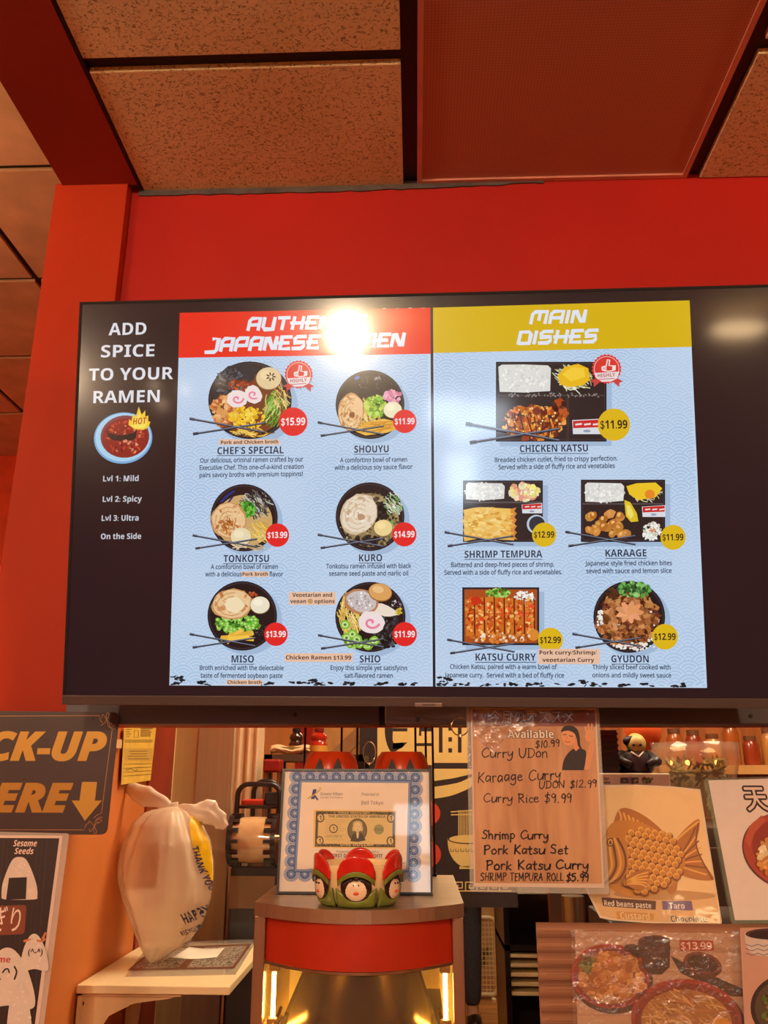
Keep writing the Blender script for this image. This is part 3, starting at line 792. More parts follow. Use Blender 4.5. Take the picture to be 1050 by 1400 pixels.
def d_tonk(a, q):
    cx, cy, r = 334, 708, 46
    bowl_base(a, cx, cy, r, (206, 170, 110))
    a.line([(303, 686), (311, 678), (320, 672)], 3, (34, 48, 130), 7); a.line([(312, 688), (318, 680)], 2.4, (30, 40, 90), 7)
    strands(a, 356, 728, 20, 14, 60, NOOD + [(236, 190, 70)], 1.6, 12, q, .6, 15)
    strands(a, 350, 690, 24, 20, 150, [(42, 44, 44), (70, 72, 72), (28, 28, 30), (110, 112, 108), (190, 192, 184)], 1.5, 18, q, .9, 10)
    specks(a, 340, 696, 9, 11, 70, [(70, 150, 40), (110, 190, 60), (40, 110, 30)], 1.2, 3, 30, q)
    chashu(a, 313, 712, 24, 25, q, 38, .2); strands(a, 316, 720, 12, 14, 36, [(196, 110, 40), (160, 84, 30), (220, 150, 80)], 1.0, 50, q, 1.2, 8)
    egg(a, 330, 734, 14, 58, (236, 220, 180)); strands(a, 340, 747, 24, 5, 20, [(226, 206, 170), (190, 160, 110)], 1.6, 54, q, .1, 16); sticks(a, cx, cy - 1, 46)
dish('picture of the tonkotsu ramen bowl with dark mushroom strips', ramen, d_tonk)
def d_kuro(a, q):
    cx, cy, r = 506, 706.5, 47
    bowl_base(a, cx, cy, r, (150, 128, 84)); specks(a, 506, 712, 42, 38, 260, [(40, 36, 34), (110, 92, 60), (180, 160, 110), (70, 62, 46)], .7, 2.2, 8, q, 1.4)
    specks(a, 519, 700, 13, 12, 80, [(24, 22, 22), (40, 36, 34)], 1.5, 4, 18, q)
    strands(a, 538, 690, 14, 18, 90, [(200, 216, 190), (150, 190, 120), (96, 140, 70), (226, 232, 214)], 1.0, 26, q, .8, 7)
    chashu(a, 491, 703, 24, 29, q, 34, .5, True); egg(a, 524, 722, 12.5, 54, (240, 216, 150)); specks(a, 500, 740, 20, 6, 50, [(26, 24, 24), (50, 46, 44)], 1.5, 3.4, 50, q)
    a.ell(536, 714, 2.6, 2, (110, 170, 70), 60); sticks(a, cx, cy - 1, 47)
dish('picture of the kuro ramen bowl with black sesame broth', ramen, d_kuro)
def d_miso(a, q):
    cx, cy, r = 331.5, 842, 47.5
    bowl_base(a, cx, cy, r, None); specks(a, 357, 862, 10, 12, 30, [(90, 90, 92), (60, 60, 62)], .4, .9, 6, q)
    specks(a, 338, 814, 14, 6, 40, [(196, 96, 40), (160, 70, 30)], .8, 2, 8, q)
    specks(a, 326, 853, 30, 13, 190, GREEN + [(50, 120, 40), (110, 200, 60)], 1.2, 3.2, 20, q)
    for i in range(26):
        x, y = q.uniform(298, 352), q.uniform(846, 864); a.ell(x, y, 3, 2.6, (120, 196, 60), 26); a.ell(x, y, 1.5, 1.2, (206, 232, 150), 27)
    chashu(a, 318, 826, 28, 21, q, 34, -.1); a.ell(321, 827, 13, 11, (246, 226, 186), 45, 0, 14, jit=.08); egg(a, 356, 827, 13, 52, (240, 232, 206))
    for i in range(9): a.line([(q.uniform(304, 318), q.uniform(866, 878)), (q.uniform(330, 346), q.uniform(862, 874))], 5.5, vary((244, 196, 74), 18, q), 54 + i)
    sticks(a, cx, cy - 1, 47)
dish('picture of the miso ramen bowl with a band of green onion', ramen, d_miso)
def d_shio(a, q):
    cx, cy, r = 506.5, 843.5, 48
    bowl_base(a, cx, cy, r, None); strands(a, 478, 840, 16, 30, 110, NOOD + [(226, 190, 70)], 1.5, 8, q, 1.35, 18)
    specks(a, 530, 862, 20, 24, 180, [(24, 24, 28), (44, 46, 52), (14, 14, 16), (80, 82, 88)], 1.2, 3.2, 16, q); specks(a, 541, 828, 8, 8, 18, [(220, 220, 224), (120, 120, 126)], .5, 1.2, 22, q)
    a.ell(524, 834, 20, 8, (240, 226, 206), 24, .3, 14, jit=.1)
    a.ell(494, 823, 24, 17, (188, 130, 92), 28, .25, 20, jit=.06); a.ell(494, 822, 21, 14.5, (208, 196, 192), 29, .25, 20, jit=.08); specks(a, 494, 822, 18, 12, 90, [(240, 240, 246), (206, 196, 196), (176, 156, 150)], .7, 1.8, 30, q)
    for (x, y) in ((472, 854), (482, 867), (492, 880), (474, 872), (503, 882), (488, 874), (512, 876), (480, 880)):
        a.ell(x, y, 7, 6.5, (130, 190, 56), 36, 0, 14, jit=.06); a.ell(x, y, 4.5, 4, (206, 230, 150), 37); a.ell(x, y, 2, 1.8, (70, 130, 36), 38)
    specks(a, 492, 880, 22, 6, 40, GREEN, 1, 2.4, 40, q)
    naruto(a, 508, 851, 18, 46, .3)
    a.ell(520, 810, 16.5, 12.5, (150, 96, 44), 52, .2); a.ell(520, 809.5, 15.5, 11.5, (224, 166, 96), 53, .2); a.ell(517, 806, 8, 5, (240, 196, 136), 54, .2)
    specks(a, 545, 836, 5, 4, 10, [(226, 206, 80), (206, 180, 60)], 1, 2.4, 50, q); sticks(a, cx, cy - 1, 47)
dish('picture of the shio ramen bowl with one large brown egg', ramen, d_shio)

def boxframe(a, x0, y0, x1, y1):
    a.rect(x0 + 5, y0 + 6, x1 + 7, y1 + 6, (164, 190, 220), 0)
    a.rect(x0, y0, x1, y1, (28, 25, 30), 2); a.rect(x0 + 2, y0 + 2, x1 - 2, y1 - 2, (62, 56, 58), 3); a.rect(x0 + 3, y0 + 3, x1 - 3, y1 - 3, (40, 34, 34), 4)
def rice(a, x0, y0, x1, y1, q, z):
    a.poly([(x0 + q.uniform(0, 2), y0 + 3), (x0 + 5, y0), ((x0 + x1) / 2, y0 + q.uniform(-1, 1)), (x1 - 4, y0 + 1), (x1, y0 + 5), (x1 - 1, y1 - 2), ((x0 + x1) / 2, y1), (x0 + 2, y1 - 1)], (226, 226, 222), z)
    specks(a, (x0 + x1) / 2, (y0 + y1) / 2, (x1 - x0) * .5, (y1 - y0) * .48, 130, [(246, 246, 240), (232, 230, 222), (214, 214, 210)], .8, 1.7, z + 1, q, 1.6, 5)
def packet(a, x0, y0, x1, y1, z):
    a.poly([(x0, y0 + 2), (x1, y0), (x1, y1), (x0 + 1, y1)], (224, 226, 232), z)
    h = y1 - y0
    a.poly([(x0 + 1, y0 + h * .15), (x1 - 1, y0 + h * .05), (x1 - 1, y0 + h * .55), (x0 + 1, y0 + h * .62)], (206, 40, 40), z + 1)
    for k in range(3): a.line([(x0 + 5 + k * (x1 - x0) * .3, y0 + h * .38), (x0 + 4 + (k + .7) * (x1 - x0) * .3, y0 + h * .34)], h * .12, (240, 220, 222), z + 2)
    a.ell((x0 + x1) / 2, y0 + h * .8, h * .25, h * .09, (150, 160, 186), z + 2)
def d_katsu(a, q):
    boxframe(a, 678, 495, 829, 604)
    rice(a, 681, 499, 753, 537, q, 8)
    strands(a, 784, 518, 28, 18, 110, [(236, 236, 214), (250, 250, 236), (206, 210, 160), (190, 180, 110)], 1.1, 12, q, .6, 16)
    a.poly([(762, 514), (772, 502), (790, 498), (804, 504), (806, 520), (797, 527), (778, 530), (765, 526)], (240, 188, 28), 22); a.poly([(768, 512), (782, 502), (798, 504), (800, 516), (780, 522)], (250, 208, 60), 23)
    a.rect(680, 540, 827, 542, (70, 60, 56), 6)
    for i in range(60): a.ell(690 + q.uniform(0, 130), 540 + q.uniform(-2, 3), 1.6, .7, (150, 144, 140), 7, q.uniform(0, 3), 6)
    specks(a, 728, 578, 44, 22, 200, [(196, 96, 24), (226, 130, 40), (150, 60, 16), (240, 170, 84), (110, 40, 14)], 1.5, 5, 26, q, 1.3, 16)
    for i in range(8): a.line([(690 + i * 10, 566 + q.uniform(-4, 4)), (692 + i * 10 + q.uniform(0, 6), 594)], 2, (96, 34, 12), 36)
    specks(a, 728, 574, 40, 18, 40, [(250, 206, 130), (244, 186, 96)], .7, 1.8, 38, q); specks(a, 764, 562, 10, 14, 40, [(110, 36, 14), (180, 80, 26), (70, 22, 10)], 2, 4, 30, q)
    a.rect(774, 540, 778, 604, (56, 48, 46), 6); packet(a, 782, 573, 822, 594, 40); sticks(a, 738, 543, 67)
dish('picture of the large chicken katsu tray', mains, d_katsu)
def d_shrimp(a, q):
    boxframe(a, 633, 657, 742, 741); rice(a, 635, 660, 690, 684, q, 8)
    specks(a, 718, 672, 20, 11, 60, [(240, 226, 130), (244, 196, 160), (230, 150, 130), (246, 236, 190)], 2, 5, 12, q); a.rect(635, 686, 740, 688, (90, 84, 84), 7)
    packet(a, 713, 688, 741, 702, 22); a.ell(733, 717, 13, 13, (190, 204, 222), 22); a.ell(734, 717, 11, 11, (44, 50, 62), 23)
    for k in range(5):
        y = 699 + k * 8.6
        a.line([(637, y + 2), (655, y - 1), (680, y), (700, y + 1)], 8.6, vary((238, 190, 92), 8, q), 14 + k, smooth=4)
        a.poly([(698, y - 3), (706, y - 5), (703, y), (707, y + 4), (698, y + 3)], (224, 140, 60), 20)
    specks(a, 668, 717, 33, 22, 130, [(250, 212, 130), (226, 166, 64), (244, 200, 110)], .8, 2.4, 26, q, 2.4, 12, 0); sticks(a, 682, 701, 49)
dish('picture of the shrimp tempura tray with a row of golden shrimp', mains, d_shrimp)
def d_karaage(a, q):
    boxframe(a, 794, 656, 909, 741); rice(a, 798, 660, 853, 687, q, 8); strands(a, 880, 674, 24, 13, 60, [(236, 236, 206), (206, 206, 150)], 1.0, 10, q, .4, 12)
    a.poly([(856, 665), (870, 661), (896, 660), (905, 668), (896, 680), (872, 684), (860, 676)], (242, 200, 40), 18); a.ell(888, 676, 7, 6.5, (236, 140, 40), 20, n=14)
    a.rect(796, 688, 907, 690, (84, 76, 74), 7)
    for i in range(22):
        x, y = q.uniform(803, 862), q.uniform(698, 732); a.ell(x, y, q.uniform(5, 8), q.uniform(4.5, 7), vary((198, 128, 54), 20, q), 20 + i, q.uniform(0, 3), 10, jit=.18); a.ell(x - 1, y - 1.5, 3, 2.2, vary((236, 180, 100), 14, q), 21 + i, q.uniform(0, 3), 8, jit=.25)
    a.poly([(853, 684), (861, 687), (870, 702), (872, 713), (862, 714), (855, 706)], (228, 196, 40), 50); a.poly([(856, 690), (861, 692), (866, 704), (862, 710), (857, 704)], (244, 226, 110), 51)
    packet(a, 877, 691, 909, 707, 40); specks(a, 891, 727, 12, 12, 70, [(236, 236, 226), (250, 250, 244), (206, 200, 180)], 1, 2.2, 42, q, 1.6); specks(a, 891, 725, 4, 3, 8, [(226, 150, 110)], 1, 2, 50, q); sticks(a, 848, 700, 50)
dish('picture of the karaage tray with a lemon wedge', mains, d_karaage)
def d_curry(a, q):
    boxframe(a, 632, 803, 737, 882); a.poly([(635, 806), (734, 806), (734, 879), (635, 879)], (176, 80, 28), 6)
    specks(a, 718, 818, 16, 10, 70, [(236, 234, 224), (250, 248, 240)], 1, 2.2, 10, q); specks(a, 681, 811, 16, 6, 80, GREEN, 1.2, 3, 12, q)
    for i in range(7):
        x = 642 + i * 13.6; w = 12.5
        a.poly([(x - w / 2, 816 + abs(i - 2.5) * 1.6), (x + w / 2 - 1, 815 + abs(i - 2) * 1.6), (x + w / 2, 868 - i * .6), (x - w / 2 + 1.5, 870 - i * .6)], vary((214, 116, 38), 10, q), 18)
        a.line([(x + w / 2, 818), (x + w / 2 + .5, 866)], 1.6, (92, 28, 10), 19)
        specks(a, x, 842, 5, 24, 44, [(236, 150, 66), (196, 84, 24), (226, 70, 30), (246, 190, 110), (170, 56, 16)], .9, 2.8, 20, q, 1.2)
    a.ell(651, 821, 8, 6, (206, 50, 20), 30, 0, 12, jit=.2); specks(a, 684, 872, 44, 6, 70, [(206, 110, 36), (226, 150, 70), (240, 220, 190)], 1.2, 3, 32, q); a.ell(729, 868, 8, 8, (224, 140, 50), 36, n=14); sticks(a, 684, 848, 48)
dish('picture of the katsu curry tray with a sliced cutlet', mains, d_curry)
def d_gyudon(a, q):
    cx, cy, r = 860, 843.5, 49
    bowl_base(a, cx, cy, r, (120, 66, 32)); specks(a, cx, cy + 6, 42, 38, 60, [(240, 232, 222), (226, 214, 200)], 1.5, 3, 8, q)
    specks(a, 858, 846, 42, 36, 420, [(150, 84, 44), (110, 56, 28), (186, 116, 64), (76, 36, 20), (206, 140, 84)], 1.2, 4.2, 14, q, 1.9, 14)
    specks(a, 866, 806, 22, 10, 90, [(50, 110, 50), (90, 160, 70), (30, 76, 36), (140, 196, 110)], 1.4, 3.4, 26, q); specks(a, 838, 811, 9, 7, 30, [(60, 36, 24), (90, 50, 30)], 1.5, 3.4, 24, q)
    for i in range(9):
        t_ = i * .7; a.ell(860 + 9 * math.cos(t_), 837 + 6 * math.sin(t_), 10, 4.2, vary((236, 160, 110), 16, q), 34 + i, t_, 10, jit=.15)
    specks(a, 868, 884, 26, 5, 40, [(240, 232, 222)], 1, 2.4, 33, q); specks(a, 820, 846, 5, 14, 24, [(240, 232, 222)], 1, 2.4, 33, q); sticks(a, cx - 4, cy - 4, 49)
dish('picture of the gyudon bowl of sliced beef', mains, d_gyudon)

# --- price discs, captions, stickers, badges
RED = (230, 40, 38); YEL = (226, 186, 26)
def price(parent, cx, cy, r, s, col, ink):
    a = Art(TVP, H2 + .0038); a.ell(cx, cy, r, r, col, 0, n=36); a.text(s, cx - r * .84, cx + r * .84, cy + r * .24, r * .52, ink, 1, .006)
    o = a.done('price_disc', M_lit, parent); o['label'] = ('red' if col == RED else 'yellow') + ' price disc reading ' + s
for c in ((401.5, 577.5, 19.5, '$15.99'), (553.5, 577, 16, '$11.99'), (380, 732, 16, '$13.99'), (553, 731, 16.5, '$14.99'), (378, 867, 16, '$13.99'), (553.5, 867, 16.5, '$11.99')): price(ramen, *c, RED, (246, 236, 240))
for c in ((838.5, 581.5, 22, '$11.99'), (743.5, 731.5, 16.5, '$12.99'), (919, 735, 17, '$11.99'), (752, 875, 17, '$12.99'), (908, 870.5, 17.5, '$12.99')): price(mains, *c, YEL, (40, 34, 30))
def caption(parent, title, tx0, tx1, tb, lines, cap=9.6):
    a = Art(TVP, H2 + .001)
    a.text(title, tx0, tx1, tb, cap, INK, 1, 0, res=4); a.line([(tx0, tb + 2.4), (tx1, tb + 2.4)], .9, INK, 1)
    for (s, x0, x1, yb) in lines: a.text(s, x0, x1, yb, 6.3, (36, 58, 88), 1, .02, st='R')
    o = a.done('dish_caption', M_lit, parent); o['label'] = 'caption ' + title.lower().replace("'", '')
caption(ramen, "CHEF'S SPECIAL", 297.5, 388, 620.8, [('Our delicious, original ramen crafted by our', 274, 414.5, 632), ('Executive Chef. This one-of-a-kind creation', 273, 415, 642), ('pairs savory broths with premium toppings!', 273, 414, 652)])
caption(ramen, 'SHOUYU', 484.5, 531.5, 619, [('A comforting bowl of ramen', 465, 556.5, 632), ('with a delicious soy sauce flavor', 457.5, 564, 642)])
caption(ramen, 'TONKOTSU', 306, 368, 768.5, [('A comforting bowl of ramen', 288.5, 380, 778), ('with a delicious', 281, 331, 788), ('flavor', 368.5, 387.5, 788)])
caption(ramen, 'KURO', 491, 522.5, 767.6, [('Tonkotsu ramen infused with black', 446, 562, 777), ('sesame seed paste and garlic oil', 450, 558, 787)])
caption(ramen, 'MISO', 317, 347.5, 905.6, [('Broth enriched with the delectable', 273.5, 388, 916), ('taste of fermented soybean paste', 274.5, 386.5, 926.5)])
caption(ramen, 'SHIO', 492, 520, 905.5, [('Enjoy this simple yet satisfying', 452, 556.5, 916), ('salt-flavored ramen', 471, 537, 926.5)])
caption(mains, 'CHICKEN KATSU', 710.5, 803.5, 618, [('Breaded chicken cutlet, fried to crispy perfection.', 676, 843.5, 631), ('Served with a side of fluffy rice and vegetables', 681, 840, 641)])
caption(mains, 'SHRIMP TEMPURA', 635, 741, 762.5, [('Battered and deep-fried pieces of shrimp.', 616.5, 757.5, 775), ('Served with a side of fluffy rice and vegetables.', 607, 768, 785.5)])
caption(mains, 'KARAAGE', 827.5, 883.5, 761, [('Japanese style fried chicken bites', 799.5, 918, 773), ('seved with sauce and lemon slice', 801, 917.5, 783.5)])
caption(mains, 'KATSU CURRY', 650, 732.5, 903, [('Chicken Katsu, paired with a warm bowl of', 615, 761, 914.5), ('Japanese curry.  Served with a bed of fluffy rice', 607.5, 770.5, 926)])
caption(mains, 'GYUDON', 835.5, 886.5, 905.5, [('Thinly sliced beef cooked with', 809.5, 916, 915), ('onions and mildly sweet sauce', 809.5, 917, 926)])
PEACH = (238, 196, 168)
def sticker(parent, x0, y0, x1, y1, lines, cap=5.6, bold=.003):
    a = Art(TVP, H2 + .0041); a.rect(x0, y0, x1, y1, PEACH, 0)
    for (s, q0, q1, yb) in lines: a.text(s, q0, q1, yb, cap, (56, 40, 36), 1, bold)
    o = a.done('peach_note', M_lit, parent); o['label'] = 'peach note reading ' + ' '.join(l[0] for l in lines)
    return o
sticker(ramen, 301, 601.5, 383, 609, [('Pork and Chicken broth', 303, 381, 607.6)], 4.8)
sticker(ramen, 331.5, 781.5, 368, 789, [('Pork broth', 332.5, 367, 787.4)], 4.8)
sticker(ramen, 311, 929, 359.5, 936, [('Chicken broth', 312, 358.5, 934.6)], 4.6)
o = sticker(ramen, 396, 809.5, 459.5, 827, [('Vegetarian and', 400.5, 454.5, 816), ('vegan', 397.5, 419, 824.6), ('options', 430.5, 458, 824.6)], 5.2)
a = Art(TVP, H2 + .0043); a.ell(424.8, 822, 3.4, 3.2, (176, 132, 84), 1); a.ell(424.8, 822, 2.3, 2.1, (214, 180, 120), 2); a.ell(424.8, 822, 1, .9, (150, 110, 70), 3)
a.done('soup_symbol', M_lit, tv)
sticker(ramen, 390.5, 893, 482.5, 904.5, [('Chicken Ramen $13.99', 391.5, 480.5, 901.4)], 5.4)
sticker(mains, 735, 887, 819, 907.5, [('Pork curry/Shrimp/', 737, 815, 894.5), ('vegetarian Curry', 741, 811.5, 904.6)], 5.4)
def rosette(parent, cx, cy, r):
    a = Art(TVP, H2 + .0036)
    for sx in (-1, 1):
        a.poly([(cx + sx * r * .55, cy + r * .55), (cx + sx * r * 1.1, cy + r * .82), (cx + sx * r * .86, cy + r * .92), (cx + sx * r * .84, cy + r * 1.2), (cx + sx * r * .35, cy + r * .8)], (206, 70, 66), 0)
    pts = [(cx + r * (1 if i % 2 else .92) * math.cos(i * PI / 24), cy + r * (1 if i % 2 else .92) * math.sin(i * PI / 24)) for i in range(48)]
    a.poly(pts, (224, 60, 52), 1); a.ell(cx, cy, r * .84, r * .84, (240, 200, 196), 2); a.ell(cx, cy, r * .8, r * .8, (222, 56, 48), 3)
    a.poly([(cx - r * .82, cy + r * .28), (cx + r * .84, cy + r * .18), (cx + r * .72, cy + r * .62), (cx + r * .3, cy + r * .84), (cx - r * .3, cy + r * .86), (cx - r * .7, cy + r * .6)], (236, 226, 226), 4)
    a.text('HIGHLY', cx - r * .58, cx + r * .58, cy + r * .54, r * .24, (190, 70, 66), 5, 0, 0, .05); a.line([(cx - r * .5, cy + r * .7), (cx + r * .5, cy + r * .64)], r * .06, (206, 120, 116), 5)
    w = (246, 230, 228)
    a.line([(cx - r * .3, cy - r * .12), (cx - r * .02, cy - r * .2), (cx + r * .06, cy - r * .62), (cx + r * .2, cy - r * .58), (cx + r * .16, cy - r * .22), (cx + r * .42, cy - r * .2), (cx + r * .4, cy + r * .12), (cx + r * .1, cy + r * .16), (cx - r * .28, cy + r * .1)], r * .07, w, 5, closed=True)
    for k in range(3): a.line([(cx - r * .32, cy - r * (.1 - .08 * k)), (cx - r * .02, cy - r * (.1 - .08 * k))], r * .05, w, 5)
    a.poly([(cx + r * .42, cy - r * .22), (cx + r * .62, cy - r * .24), (cx + r * .6, cy + r * .1), (cx + r * .42, cy + r * .12)], w, 5)
    o = a.done('award_rosette', M_lit, parent); o['label'] = 'red HIGHLY rosette with a thumbs-up'
rosette(ramen, 409, 513, 19.5); rosette(mains, 828.5, 505.5, 20.5)
# ---------------------------------------------------------------- counter
t = thing('counter', 'wooden serving counter under the display case and menu stands', 'counter', (.33, 1.3, 0))
B().box(-.632, 1.5, .86, 1.86, .91, .95, bev=.004).done('worktop', wood_mat('worktop_wood', (120, 74, 40), (160, 104, 58), 'X', 3, .4, .1), t)
B().box(-.632, 1.5, .92, 1.80, 0, .909).done('body', mat('counter_front', (96, 40, 24), rough=.6), t)

M_lam = art_mat('laminated_print', rough=.45, coat=.6, coat_rough=.06, wrinkle=.12, wscale=14)
M_lamw = art_mat('crinkled_sleeve_print', rough=.45, coat=.9, coat_rough=.08, wrinkle=.55, wscale=38)
M_sleeve = film_mat('clear_sleeve', (255, 252, 248), .8, .06, .15, 20)
M_sleevew = film_mat('crinkled_sleeve', (255, 252, 248), .965, .10, 1.0, 42, gloss=.10)
def slab(name, plane, px4, m, parent, h0, h1):
    """thin sheet with real thickness between heights h0 and h1 off a plane, outlined by four photo pixels"""
    b = B(); uv = [plane.at(*p) for p in px4]
    A = [b.bm.verts.new(plane.pt(u, v, h0)) for u, v in uv]; C = [b.bm.verts.new(plane.pt(u, v, h1)) for u, v in uv]
    b.bm.faces.new(A); b.bm.faces.new(C[::-1])
    n = len(uv)
    for i in range(n): b.bm.faces.new((A[i], C[i], C[(i + 1) % n], A[(i + 1) % n]))
    return b.done(name, m, parent)
def rounded(px4, r, n=5):
    out = []
    k = len(px4)
    for i in range(k):
        p, a, c = Vector(px4[i]), Vector(px4[i - 1]), Vector(px4[(i + 1) % k])
        d1 = (a - p).normalized() * r; d2 = (c - p).normalized() * r
        for j in range(n + 1):
            t_ = j / n
            q_ = (p + d1) * (1 - t_) ** 2 + p * 2 * t_ * (1 - t_) + (p + d2) * t_ ** 2
            out.append((q_.x, q_.y))
    return out
def vplane(Y): return Plane((0, Y, 1.6), (1, 0, 0), (0, 0, 1))

# ---------------------------------------------------------------- pick-up sign
P = vplane(1.518)
t = thing('pick_up_sign', 'dark brown PICK-UP HERE sign with gold letters and a down arrow on the post', 'sign', (-.68, 1.52, 1.50))
slab('plate', P, rounded([(-84, 971), (164, 974), (146.5, 1141), (-102, 1141)], 9), mat('sign_brown_plate', (58, 35, 33), rough=.42, noise=.04, scale=30), t, 0, .0025)
P2 = P
M_gold = art_mat('gold_lettering', rough=.38, metal=.35)
G1, G2 = (192, 144, 58), (178, 126, 48)
a = Art(P2, .0028)
a.text('PICK-UP', -76, 144, 1038.5, 38, G1, 0, .034, st='I')
o = a.done('lettering', M_gold, t); o['label'] = 'gold PICK-UP lettering'
a = Art(P2, .0028); a.text('HERE', -54, 97, 1109, 38.5, G2, 0, .034, st='I')
o = a.done('lettering', M_gold, t); o['label'] = 'gold HERE lettering'
a = Art(P2, .0028); a.poly([(113, 1069), (133.5, 1069), (130.5, 1094.5), (140, 1094.5), (117, 1122), (99, 1094.5), (109.5, 1094.5)], G1, 0)
o = a.done('arrow', M_gold, t); o['label'] = 'gold down arrow'
a = Art(P2, .0028); c = (168, 116, 70)
a.line([(-70, 979.5), (136.5, 978.5), (138, 985), (140.5, 988)], .9, c, 0); a.line([(154, 998), (146, 1060), (139.5, 1112), (134, 1114), (129, 1118)], .9, c, 0)
a.line([(-95, 1134), (115.5, 1134.5), (118, 1128), (123, 1124)], .9, c, 0)
a.done('border_line', M_gold, t)
for (cx, cy, k, m_) in ((147, 988, 1, 1), (130, 1126, 1, -1)):
    a = Art(P2, .0028); F = lambda x, y: (cx + x * k, cy + y * k * m_)
    a.line([F(6 + 4.2 * math.cos(u) * (1 - u / 9), 3 + 4.2 * math.sin(u) * (1 - u / 9)) for u in [i * .5 for i in range(15)]], .8, c, 0, 2)
    a.line([F(-8, 4), F(-3, 0), F(1, -6), F(3, -12), F(0, -13), F(-1, -8), F(1, -2), F(5, 2)], .8, c, 0, 4)
    a.line([F(-7, -7), F(-6, -11), F(-3, -8), F(0, -2), F(2, 5), F(8, 9), F(11, 8)], .8, c, 0, 4)
    a.done('scrollwork', M_gold, t)
b = B(); p = P.px(129, 982, .0025)
b.lathe([(.003, 0), (.003, .0006), (0, .0006)], (0, 0, 0), 12, M=Matrix.Translation(p) @ Matrix.Rotation(PI / 2, 4, 'X')); b.done('screw_hole', M_black, t)

# ---------------------------------------------------------------- rice ball poster (left)
P = vplane(1.508)
t = thing('rice_ball_poster', 'laminated black rice ball poster reading Sesame Seeds, under the PICK-UP sign', 'poster', (-.70, 1.51, 1.0))
slab('laminate', P, rounded([(-118, 1134), (95, 1139.5), (59, 1412), (-150, 1412)], 4), film_mat('clear_laminate_edge', (250, 240, 235), .62, .08, .08, 20), t, .0, .0009)
a = Art(P, .0011)
a.poly([(-112, 1141), (86, 1142.5), (52, 1408), (-142, 1408)], (226, 200, 186), 0)
a.poly([(-108, 1145), (81.5, 1146), (47.5, 1404), (-138, 1404)], (46, 34, 36), 1)
q = random.Random(5)
for i in range(26):
    x = -100 + i * 6.6; a.line([(x, 1147), (x - 20, 1402)], q.uniform(.6, 2), vary((54, 41, 42), 4, q), 2)
a.done('print', M_lam, t)
a = Art(P, .0014); a.text('Sesame', 18.5, 50.5, 1157, 8.4, (232, 206, 190), 0, .004, st='I'); a.text('Seeds', 20, 46, 1167.5, 8.2, (232, 206, 190), 0, .004, st='I')
a.done('lettering', M_lam, t)
RB = [.0014]
def riceball(cx, cy, w, h, norip, lab):
    a = Art(P, .0014); q = random.Random(int(cx) + 9)
    pts = catmull([(cx - w * .5, cy + h * .42), (cx - w * .46, cy + h * .1), (cx - w * .22, cy - h * .4), (cx, cy - h * .5), (cx + w * .22, cy - h * .4), (cx + w * .46, cy + h * .1), (cx + w * .5, cy + h * .42), (cx + w * .4, cy + h * .5), (cx - w * .4, cy + h * .5), (cx - w * .5, cy + h * .42)], 5)
    a.poly(pts[:-1], (222, 204, 190), 0)
    for i in range(60):
        t_ = q.random(); y = cy - h * .46 + h * .93 * t_; hw = w * (.1 + .37 * min(1, t_ * 1.5)); x = cx + q.uniform(-hw, hw)
        a.ell(x, y, q.uniform(1, 2.2), q.uniform(.7, 1.2), vary((228, 212, 200), 16, q), 1 + i * .08, q.uniform(0, 3), 7)
    if norip: a.poly(norip, (40, 30, 32), 6)
    o = a.done('rice_ball_picture', M_lam, t); o['label'] = lab
riceball(27, 1200.5, 49, 58, [(13, 1200), (37.5, 1199), (36, 1229), (9, 1230)], 'picture of a white rice ball with a black seaweed square')
a = Art(P, .0014); a.poly(rounded([(-60, 1240), (37, 1237), (34, 1277), (-64, 1281)], 5), (128, 66, 44), 0)
a.text('おにぎり', -56, 27, 1271, 26, (236, 216, 204), 1, .004, st=None); a.done('brown_label', M_lam, t)
def ghost(cx, cy, w, h, lab, extra):
    RB[0] += .0011
    a = Art(P, RB[0]); q = random.Random(int(cy))
    pts = catmull([(cx - w * .5, cy + h * .35), (cx - w * .38, cy - h * .1), (cx - w * .16, cy - h * .46), (cx + w * .08, cy - h * .5), (cx + w * .32, cy - h * .2), (cx + w * .47, cy + h * .3), (cx + w * .4, cy + h * .5), (cx, cy + h * .44), (cx - w * .4, cy + h * .5), (cx - w * .5, cy + h * .35)], 5)
    a.poly(pts[:-1], (222, 206, 194), 0)
    for i in range(50):
        t_ = q.random(); y = cy - h * .44 + h * .82 * t_; hw = w * (.08 + .32 * min(1, t_ * 1.4)); x = cx + q.uniform(-hw, hw)
        a.ell(x, y, q.uniform(1.5, 3), q.uniform(1, 1.8), vary((226, 212, 202), 9, q), 1 + i * .08, q.uniform(0, 3), 7)
    extra(a)
    o = a.done('rice_ball_picture', M_lam, t); o['label'] = lab
K = (40, 30, 30)
def f1(a):
    a.line([(-8, 1335), (-4, 1341), (2, 1338)], 1.6, K, 8, 4); a.line([(5, 1329), (8, 1325), (12, 1324), (14, 1329)], 2, K, 8, 4); a.line([(21, 1321), (24, 1328), (21, 1338)], 2.2, K, 8, 4); a.line([(-16, 1330), (-13, 1326), (-10, 1329)], 2, K, 8, 4)
    a.text('Sesame', -28, 15, 1315, 8, (200, 66, 50), 8, 0)
ghost(12, 1338, 78, 82, 'picture of a large rice ball with a smiling face', f1)
a2c = (28, 1372)
def f1b(a): pass
ghost(28, 1380, 36, 76, 'picture of the dangling rice paw', f1b)
def f2(a): a.text('(^-^)', 40, 60, 1304, 8, K, 8, .01, st=None)
ghost(49, 1302, 40, 50, 'picture of a small rice ball with a happy face', f2)
a = Art(P, .0048); a.line([(35, 1286), (44, 1284), (58, 1286), (63, 1283)], 3, (206, 128, 76), 0, 3); a.line([(60, 1282), (64, 1275)], 3, (206, 128, 76), 1); a.done('orange_bow', M_lam, t)

